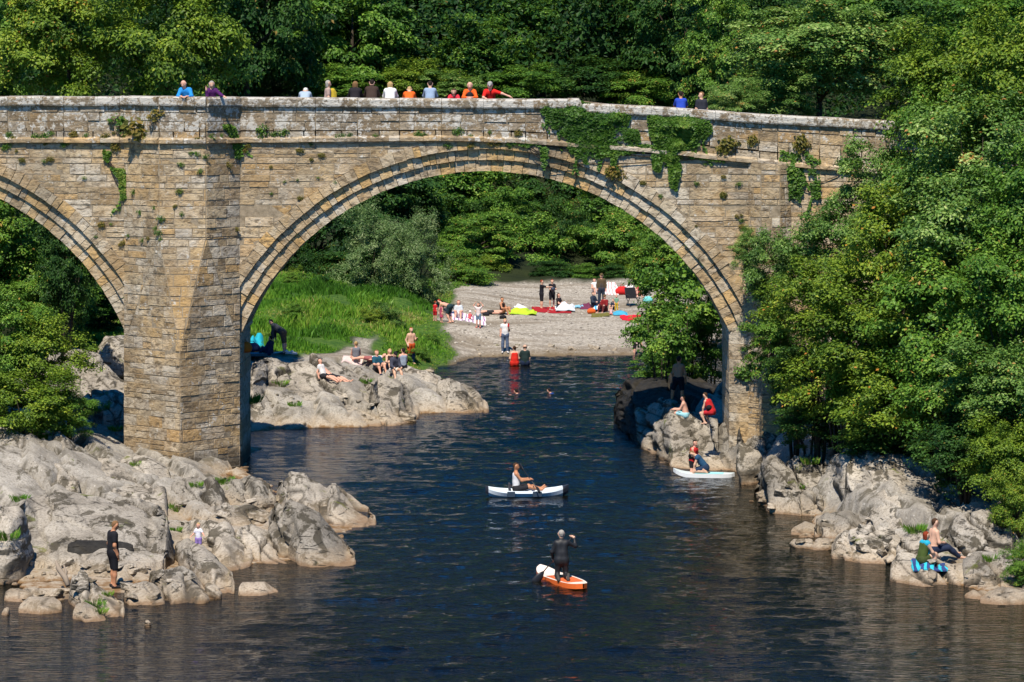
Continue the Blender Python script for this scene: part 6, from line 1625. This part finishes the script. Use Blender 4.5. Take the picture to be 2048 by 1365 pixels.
rag("blue_towel", "bright blue and white towel in the picnic heap", "towel", 1197, 621, .7, 1.6, (.05, .30, .68), seed=8, col2=(.7, .72, .75), bump=.35)
rag("picnic_rug", "olive picnic rug in front of the person in deep red", "rug", 1201, 631, 1.0, 2.0, (.14, .13, .03), seed=9, bump=.2)
rag("turquoise_towel", "turquoise towel trailing from the yellow-trousered toddler", "towel", 1241, 629, .8, 1.8, (.06, .36, .55), seed=10, bump=.18)
rag("red_towel", "long red towel stretched toward the overhanging leaves", "towel", 1262, 637, 1.15, 3.0, (.60, .012, .03), seed=11, bump=.14)
rag("white_sheet", "white sheet spread out behind the red bag", "sheet", 1222, 585, .9, 3.4, (.72, .70, .70), seed=12, col2=(.6, .3, .3), bump=.4)
rag("pale_towel", "pale towel beneath the woman in the grey striped dress", "towel", 705, 727, .9, 1.2, (.62, .50, .48), seed=13, bump=.05)
rag("beach_towel", "navy and turquoise striped towel under the couple on the pale ledge", "towel", 1858, 1130, .95, .7, (.03, .05, .16), seed=14, col2=(.03, .42, .52), bump=.06)
rag("teal_cover", "teal cover heaped on bags beside the pier", "cover", 510, 694, 1.0, 2.0, (.015, .36, .48), seed=15, bump=.7)
rag("white_mat", "white sheet by the leaves at the beach's end", "sheet", 1262, 583, .8, 3.0, (.66, .62, .62), seed=16, bump=.3)
def bag(name, label, px, py, sx, sy, sz, col, cat="bag"):
    q = hit(px, py)
    root = tag(empty(name, q), label, cat)
    blob("sack", [(Vector((-sx * .3, 0, sz * .4)), Vector((sx * .3, 0, sz * .4)), sz * .42, sz * .40), (Vector((-sx * .22, 0, sz * .7)), Vector((sx * .2, 0, sz * .7)), sz * .27, sz * .3)], cloth(col), .03, .04, root)
    m = MB(); m.tube([(-sx * .2, 0, sz * .85), (-sx * .1, 0, sz * 1.18), (sx * .1, 0, sz * 1.18), (sx * .2, 0, sz * .85)], .018, 6); m.build("strap", cloth(tuple(c * .6 for c in col)), root, True)
bag("red_bag", "bright red bag standing beside the folding chair", 1244, 590, .6, .35, .5, (.58, .02, .02))
bag("orange_bucket_bag", "orange bag at the front of the picnic heap", 1183, 628, .4, .35, .3, (.66, .11, .02))
bag("black_bag", "small black bag lying in front of the sunbathers", 1006, 638, .4, .3, .18, BLACK)
bag("black_shoe_bag", "black bag beside the lime inflatable's river side", 972, 632, .4, .3, .18, (.02, .02, .025))
bag("navy_rucksack", "navy rucksack beneath the teal cover at the pier", 504, 704, .7, .4, .4, (.02, .035, .10))
bag("orange_drybag", "orange dry bag half hidden by the pier", 489, 706, .4, .4, .4, (.55, .16, .02))
bag("turquoise_bag", "turquoise bag among the leaves at the beach's end", 1296, 607, .4, .35, .4, (.16, .55, .56))
# folding chair
q = hit(1266, 612); ch = tag(empty("folding_chair", q, math.radians(200)), "black folding camp chair facing away on the gravel", "chair")
m = MB()
for s in (-1, 1):
    m.tube([(s * .3, .3, 0), (s * .3, -.28, .45)], .022, 6); m.tube([(s * .3, -.3, 0), (s * .3, .28, .45)], .022, 6); m.tube([(s * .3, -.28, .4), (s * .31, -.5, 1.0)], .022, 6); m.tube([(s * .3, -.36, .62), (s * .31, .25, .62)], .02, 6); m.tube([(s * .3, .25, .62), (s * .3, .28, .42)], .016, 6)
m.tube([(-.3, .3, 0), (.3, -.3, 0)], .02, 6); m.tube([(.3, .3, 0), (-.3, -.3, 0)], .02, 6)
m.build("frame", plain((.03, .03, .035), .4), ch)
m = MB(); m.solid([(-.3, -.30, .42), (.3, -.30, .42), (.3, .28, .44), (-.3, .28, .44)], [(-.3, -.30, .45), (.3, -.30, .45), (.3, .28, .47), (-.3, .28, .47)]); m.build("seat", cloth((.02, .02, .024)), ch)
m = MB(); m.solid([(-.3, -.30, .45), (.3, -.30, .45), (.31, -.50, 1.0), (-.31, -.50, 1.0)], [(-.3, -.33, .45), (.3, -.33, .45), (.31, -.53, 1.0), (-.31, -.53, 1.0)]); m.build("backrest", cloth((.016, .016, .02)), ch)
# boards and shoes on the rocks by the pier
q = hit(520, 713); board("paddle_board", "teal paddle board lying flat on the rocks by the pier", 2.4, .7, .12, (q.x, q.y, q.z + .03), math.radians(4), (.02, .30, .38), (.03, .10, .13), .1)
def shoe(label, px, py, rz, col):
    q = hit(px, py); root = tag(empty("trainer", q, rz), label, "shoe", "trainers on the rocks by the pier")
    blob("upper", [(Vector((-.11, 0, .07)), Vector((.10, 0, .05)), .06, .045), (Vector((-.11, 0, .12)), Vector((-.08, 0, .13)), .05, .045)], cloth(col), .02, .02, root)
    m = MB(); m.solid([(-.17, -.055, 0), (.15, -.055, 0), (.15, .055, 0), (-.17, .055, 0)], [(-.17, -.055, .03), (.15, -.055, .03), (.15, .055, .03), (-.17, .055, .03)]); m.build("sole", plain((.7, .7, .7)), root)
shoe("white trainer standing on the rock beside the bending bather", 577, 708, .3, (.72, .72, .72)); shoe("white trainer further from the bending bather", 588, 709, -.2, (.70, .71, .72))
# the ball and the phone
b_ = hit(1104, 616); 
bl = blob("ball", [(Vector((0, 0, 0)), Vector((0, 0, .001)), .13, .13)], plain((.03, .04, .07), .35), .03, .02, None, (b_.x + .05, b_.y - .42, b_.z + 1.08)); tag(bl, "dark ball held by the boy in black", "ball")
w_ = hit(1010, 706); m = MB(); m.box((-.045, -.008, -.085), (.045, .008, .085)); ph = m.build("phone", plain((.55, .02, .02), .3), None, loc=(w_.x + .17, w_.y - .32, w_.z + 1.40)); tag(ph, "red phone raised by the woman at the water's edge", "phone")

# ------------------------------------------------------------------ grass on the bank
def inpoly(poly, n, r):
    P = np.array(poly); lo, hi = P.min(0), P.max(0); out = []
    while sum(len(o) for o in out) < n:
        q = lo + (hi - lo) * r.random((n, 2)); out.append(q[poly_sd(q, poly) < 0])
    return np.concatenate(out)[:n]
r = np.random.default_rng(31)
gp = inpoly(GRASS, 110000, r)
gz_, grk, ggr, ggv, _ = terrain(gp[:, 0], gp[:, 1])
keep = (ggr > .45) & (fbm(np.stack([gp[:, 0] * .55, gp[:, 1] * .4, gz_ * 0 + 4], 1), 3, 19) > -.34 + r.normal(0, .12, len(gp)))
gp, gz_ = gp[keep], gz_[keep]
n = len(gp)
clump = .5 + .5 * fbm(np.stack([gp[:, 0] * .5, gp[:, 1] * .35, gz_ * 0], 1), 3, 8)
hgt = (.07 + .42 * np.clip(clump, 0, 1) ** 1.4) * r.uniform(.5, 1.25, n); hgt *= np.clip((poly_sd(gp, GRASS) * -1) / 1.2, .3, 1)
a = r.uniform(0, 6.28, n); wd = r.uniform(.025, .055, n)
ux, uy = np.cos(a) * wd, np.sin(a) * wd; lx, ly = r.normal(0, .28, n) * hgt, r.normal(0, .28, n) * hgt
B0 = np.stack([gp[:, 0] - ux, gp[:, 1] - uy, gz_ - .03], 1); B1 = np.stack([gp[:, 0] + ux, gp[:, 1] + uy, gz_ - .03], 1)
M1 = np.stack([gp[:, 0] + lx * .35 + ux * .7, gp[:, 1] + ly * .35 + uy * .7, gz_ + hgt * .6], 1); TT = np.stack([gp[:, 0] + lx, gp[:, 1] + ly, gz_ + hgt], 1)
V = np.stack([B0, B1, M1, TT], 1).reshape(-1, 3); Q = np.arange(4 * n).reshape(-1, 4)
t = np.clip(.50 - .30 * (clump - .5) + .50 * fbm(np.stack([gp[:, 0] * .3, gp[:, 1] * .2, gz_ * 0 + 9], 1), 2, 4) + r.normal(0, .14, n), 0, 1)
gs = link("meadow_grass", mesh_np("meadow_grass", V, Q, mat=M['grass'], attr={"tint": ('FACE', t)})); tag(gs, "long green meadow grass on the bank beyond the arch", "grass", kind='stuff')
wd_ = inpoly(GRASS, 40, r)
for k, (x, y) in enumerate(wd_):
    me, rad = CR[['shrub', 'shrub4', 'shrub2', 'shrub'][k % 4]]; s_ = r.uniform(.14, .34)
    root = tag(empty("meadow_weed", (x, y, ground_z(x, y))), "leafy weed clump standing in the long meadow grass", "weed", "weed clumps in the meadow grass")
    link("foliage", me, root, (0, 0, .9 * s_), (0, 0, k), (s_ * 1.2, s_ * 1.2, s_)); mb = MB()
    for q in range(3): mb.tube([(0, 0, -.1), (.1 * math.cos(q * 2), .1 * math.sin(q * 2), .5 * s_), (.4 * s_ * math.cos(q * 2), .4 * s_ * math.sin(q * 2), 1.4 * s_)], [.02, .015, .006], 5)
    mb.build("stems", M['bark'], root)
# pebbles on the beach
pp = inpoly(GRAVEL, 9000, r); pz, a1, a2, a3, _ = terrain(pp[:, 0], pp[:, 1]); ok = a3 > .5; pp, pz = pp[ok], pz[ok]; n = len(pp)
D, Fc = ico(1); s = .02 + .075 * r.random(n) ** 4
V = (pp[:, None, :1] * 0); V = D[None] * (s[:, None, None] * np.stack([r.uniform(.8, 1.4, n), r.uniform(.8, 1.3, n), r.uniform(.45, .8, n)], 1)[:, None, :])
V[..., 0] += pp[:, 0, None]; V[..., 1] += pp[:, 1, None]; V[..., 2] += pz[:, None]
Fq = (Fc[None] + (np.arange(n) * len(D))[:, None, None]).reshape(-1, 3)
def pebble_mat():
    t_ = NT("pebble"); c = t_.ramp(t_.attr("tint"), [(0, (.10, .09, .08)), (.5, (.27, .245, .205)), (1, (.46, .43, .38))]); t_.principled(c, .85, None, .2); return t_.m
pb = link("pebbles", mesh_np("pebbles", V.reshape(-1, 3), tris=Fq, mat=pebble_mat(), attr={"tint": ('FACE', np.repeat(r.random(n), len(Fc)))})); tag(pb, "loose pebbles scattered over the gravel beach", "pebbles", kind='stuff')

# ------------------------------------------------------------------ ivy and wall plants
def face_y(v):
    if v <= AX or v >= DX: return 0.0
    if v < PB.x: return -1.3 * (v - AX) / (PB.x - AX)
    if v > PC.x: return -1.3 * (DX - v) / (DX - PC.x)
    return -1.3
def ivy(label, polys, n, seed, mat=None, thick=.28, leaf=.13):
    r = np.random.default_rng(seed); q = []
    ar = [abs(sum(p[i][0] * p[(i + 1) % len(p)][1] - p[(i + 1) % len(p)][0] * p[i][1] for i in range(len(p)))) for p in polys]
    for p, a_ in zip(polys, ar): q.append(inpoly(p, max(20, int(n * a_ / sum(ar))), r))
    q = np.concatenate(q); x = (q[:, 0] - 1024) / SC; z = CAMH - (q[:, 1] - HZ) / SC
    d = np.min(np.abs(np.stack([poly_sd(q, p) for p in polys])), 0) / SC
    cl = fbm(np.stack([x * 1.8, z * 1.8, x * 0 + seed], 1), 3, seed)
    keep = cl > -.55 - np.clip(d - .05, 0, .6) * 2.5 + r.normal(0, .1, len(x))
    x, z, d, cl = x[keep], z[keep], d[keep], cl[keep]; m = len(x)
    out = .08 + thick * np.clip(d * 2.2, .15, 1) * (.75 + .5 * cl) * r.uniform(.55, 1, m)
    x0, z0 = x.mean(), z.mean()
    yy = np.array([face_y(v) for v in x])
    P_ = np.stack([x - x0, yy - out, z - z0], 1)
    tr_ = []
    for k in range(int(n / 260)):
        i = r.integers(0, m); p = P_[i].copy(); p[1] = yy[i] - .06; L_ = r.uniform(.35, 1.1); xx = r.normal(0, .05)
        for q in range(int(L_ / .05)): p = p + np.array([xx * .3 + r.normal(0, .02), 0, -.05]); p[1] = face_y(p[0] + x0) - .06; tr_.append(p + r.normal(0, .02, 3))
    if tr_: P2_ = np.concatenate([P_, np.array(tr_)])
    else: P2_ = P_
    V, Q = leaves(P2_, np.tile([-.1, -1, .55], (len(P2_), 1)), leaf, r, .8, .45)
    cl = np.concatenate([cl, np.zeros(len(P2_) - m)]); m2 = len(P2_)
    o = empty("ivy", (x0, BY, z0)); tag(o, label, "ivy")
    tt = np.clip(.5 + .25 * cl + r.normal(0, .14, m2), 0, .97)
    link("leaves", mesh_np("leaves", V, Q, mat=mat or M['ivy'], attr={"tint": ('FACE', tt)}), o)
    mb = MB()
    for k in range(10):
        i, j = r.integers(0, m, 2); mb.tube([(P_[i][0], yy[i] - .05, P_[i][2]), ((P_[i][0] + P_[j][0]) / 2, (yy[i] + yy[j]) / 2 - .07, (P_[i][2] + P_[j][2]) / 2 - .1), (P_[j][0], yy[j] - .05, P_[j][2])], .015, 5)
    mb.build("stems", M['bark'], o)
M['ivy'] = leaf_mat("ivy_leaf", [(0, (.02, .07, .010)), (.5, (.065, .155, .016)), (.9, (.14, .23, .03)), (1, (.22, .25, .05))])
ivy("thick ivy mat hanging over the parapet above the arch's crown", [[(1074, 206), (1160, 203), (1250, 222), (1262, 235), (1255, 252), (1240, 268), (1165, 300), (1110, 262), (1085, 228)], [(1240, 255), (1275, 260), (1282, 285), (1250, 300), (1180, 300), (1190, 272)], [(1130, 285), (1300, 290), (1290, 305), (1220, 312), (1170, 322), (1140, 305)], [(1166, 300), (1180, 300), (1176, 330), (1168, 326)], [(1222, 300), (1236, 300), (1230, 335), (1222, 330)]], 6000, 5)
ivy("second ivy clump drooping in a point beside the parapet slope", [[(1294, 228), (1420, 228), (1424, 262), (1400, 290), (1372, 300), (1350, 330), (1320, 320), (1300, 270)], [(1300, 290), (1330, 300), (1320, 345), (1306, 340)], [(1330, 270), (1372, 280), (1360, 345), (1352, 385), (1340, 372)]], 5200, 6, thick=.36)
ivy("thin ivy fringe trailing along the string course to the thick mat", [[(1008, 277), (1090, 283), (1100, 292), (1060, 294), (1010, 286)], [(1080, 285), (1098, 285), (1092, 342), (1084, 338)], [(1376, 305), (1450, 318), (1448, 325), (1378, 316)]], 420, 7, thick=.12)
ivy("tangled creeper climbing the abutment at the bushes", [[(1560, 300), (1600, 310), (1612, 360), (1600, 410), (1570, 400), (1558, 350)], [(1668, 300), (1725, 318), (1720, 345), (1672, 345)], [(1608, 300), (1640, 320), (1640, 395), (1625, 400)]], 900, 8, thick=.2)
ivy("small ivy streak running down beside the pier", [[(222, 335), (250, 340), (252, 398), (244, 402), (238, 360)], [(206, 300), (222, 305), (216, 325), (208, 320)]], 380, 9, thick=.1)
ivy("dark ivy hanging in the angle of the refuge", [[(448, 250), (470, 250), (482, 290), (486, 312), (474, 318), (466, 280)]], 340, 10, thick=.14)
# tufts rooted in the wall, each a plant of its own
def tuft_mesh(seed, mat, n=90, R=.22):
    r = np.random.default_rng(seed); q = r.normal(size=(n, 3)); q /= np.linalg.norm(q, axis=1)[:, None]; q[:, 1] = -abs(q[:, 1]) * .6
    P_ = q * (R * r.random(n) ** .5)[:, None]; P_[:, 0] *= 1.3; P_[:, 1] -= .02
    V, Q = leaves(P_, q + np.array([0, -.5, .6]), .085, r, .6, .5)
    return mesh_np("wall_plant", V, Q, mat=mat, attr={"tint": ('FACE', np.clip(r.normal(.5, .2, n), 0, 1))})
TM = {'g': [tuft_mesh(s, M['ivy']) for s in (1, 2, 3)], 'm': [tuft_mesh(s, M['moss'], 130) for s in (4, 5)]}
r = random.Random(17)
def tuft(px, py, kind, s, label, group):
    x, z = (px - 1024) / SC, CAMH - (py - HZ) / SC
    y = BY + face_y(x)
    o = link("wall_plant", r.choice(TM[kind]), None, (x, y - .03, z), (0, r.uniform(-.5, .5), 0), (s * r.uniform(.8, 1.3), s, s * r.uniform(.8, 1.2)))
    tag(o, label, "wall plant", group)
tuft(285, 262, 'm', 2.4, "large golden moss cushion over the stone spout", None); tuft(245, 246, 'g', 1.8, "big green plant on the parapet beside the golden moss cushion", None)
tuft(320, 230, 'm', 1.3, "upright golden moss streak under the coping at the refuge", None); tuft(1227, 346, 'm', 1.3, "single brown-gold fern on the arch stones under the ivy mat", None)
tuft(525, 262, 'g', 1.2, "bushy green tuft on the string course right of the refuge's shadow".replace('right of', 'beyond'), None); tuft(1452, 293, 'm', 1.6, "broad rusty moss patch on the parapet beyond the second ivy clump", None); tuft(1504, 283, 'm', 1.1, "narrow yellow moss streak beyond the rusty moss patch", None)
tuft(1600, 290, 'm', 1.6, "golden moss on the string course near the bushes", None); tuft(1550, 565, 'm', 1.2, "rusty plant low on the abutment wall", None); tuft(1500, 750, 'g', 1.7, "leafy sprig growing out of the abutment low down", None); tuft(1490, 742, 'g', 1.3, "smaller leafy sprig beside the one low on the abutment", None)
for k in range(46):
    px = r.choice([r.uniform(0, 250), r.uniform(490, 1060), r.uniform(0, 1060)]); yy = HZ + (CAMH - str_z((px - 1024) / SC)) * SC
    tuft(px, yy + r.uniform(-16, 14), 'g' if r.random() < .7 else 'm', r.uniform(.35, .85), "small green tuft rooted along the bridge's string course", "tufts along the string course")
for k in range(60):
    for _ in range(40):
        px, py = r.uniform(0, 1500), r.uniform(300, 640); x, z = (px - 1024) / SC, CAMH - (py - HZ) / SC
        if all((x - cx) ** 2 + (z - cz) ** 2 > (R0 + 1.0) ** 2 or z < ZS for cx, cz in ARC) and not (bx(480) < x < bx(1470) and z < ZS + 3) and not (x < bx(250) and z < 5.2) and py < (480 if bx(248) < x < bx(480) else 700): break
    tuft(px, py, 'g' if r.random() < .62 else 'm', r.uniform(.25, .6), "tiny tuft scattered on the bridge's wall face", "tufts scattered on the wall face")
# grass tufts in the rock cracks
def grasst(seed, n=150, R=.26, hh=.26):
    r_ = np.random.default_rng(seed); a = r_.uniform(0, 6.28, n); d = R * r_.random(n) ** .6; P0 = np.stack([np.cos(a) * d, np.sin(a) * d, d * 0 - .05], 1)
    h_ = hh * r_.uniform(.4, 1, n); t = P0 + np.stack([np.cos(a) * h_ * .5, np.sin(a) * h_ * .5, h_], 1); w = np.stack([-np.sin(a), np.cos(a), a * 0], 1) * .008
    V = np.stack([P0 - w, P0 + w, (P0 + t) / 2 + w * .8 + np.array([0, 0, .04]), t], 1).reshape(-1, 3)
    return mesh_np("grass_tuft", V, np.arange(4 * n).reshape(-1, 4), mat=M['grass'], attr={"tint": ('FACE', np.clip(r_.normal(.55, .22, n), 0, 1))})
GT = [grasst(s) for s in (1, 2, 3)]
for px, py, s, lab in ((190, 1212, 1.0, "grass tuft on the flank of the slanting grey slab"), (198, 1225, .8, "smaller grass tuft lower on the slanting grey slab"), (360, 1018, 1.2, "grassy weed in the crack above the smooth slab"), (352, 1062, .7, "short grass beside the smooth slab behind the toddler"), (392, 972, .8, "grass in the top of the blocky pale rock"), (452, 965, 1.1, "weed clump on the white-topped rock by the pier"), (40, 1000, 1.0, "grass in a crack of the big near slab"), (12, 1075, 1.3, "green clump at the picture's edge on the near rocks"), (272, 930, .7, "grass between the rounded rock and the pier foot"),
                       (500, 803, 1.6, "green tuft on the strata block beside the pier"), (590, 812, 1.0, "grass in a crack of the tall pale slab"), (560, 770, 1.2, "grass streak in the strata by the pier"), (735, 765, 1.0, "grass at the mossy black hollow"), (1620, 925, 1.1, "moss-green grass on the mossy jointed rock"), (1600, 975, .9, "grass below the mossy jointed rock"), (1830, 1062, 1.2, "grass behind the sitting couple"), (1985, 1120, .9, "grass on the stepped rocks at the corner"), (200, 818, 1.4, "grass clump on the bright slab under the smaller arch"), (232, 860, 1.0, "grass tuft at the pale ledge under the smaller arch"), (215, 1190, .6, "sparse grass beside the standing man's rock")):
    q = hit(px, py); o = link("grass_tuft", GT[int(px) % 3], None, q, (0, 0, px), (s, s, s)); tag(o, lab, "grass tuft")
# small loose stones lying between the big rocks
SM = [boulder_mesh((.5, .42, .34), 300 + k, (.2, -.2), 4, rough=.6, p=16) for k in range(4)]
r = random.Random(23); SP = [(-5, 1120, 330, 1200, 24), (150, 1130, 420, 1180, 12), (340, 1000, 560, 1060, 12), (1580, 1030, 1780, 1110, 18), (1780, 1090, 2030, 1165, 16), (1480, 960, 1620, 1020, 8), (500, 790, 800, 850, 12), (940, 690, 1260, 712, 22)]
for x0, y0, x1, y1, n in SP:
    for k in range(n):
        q = hit(r.uniform(x0, x1), r.uniform(y0, y1))
        if q.z < -.02 or q.y > 160: continue
        s_ = r.uniform(.14, .42) * (1 if q.y < 125 else .8)
        o = link("loose_stone", SM[k % 4], None, (q.x, q.y, q.z + .08 * s_), (r.uniform(-.4, .4), r.uniform(-.4, .4), r.uniform(0, 6)), (s_ * r.uniform(.8, 1.4), s_, s_ * r.uniform(.6, 1)))
        tag(o, "small loose limestone lump lying among the bigger rocks at the river's edge", "stone", "loose stones along the river's edge")
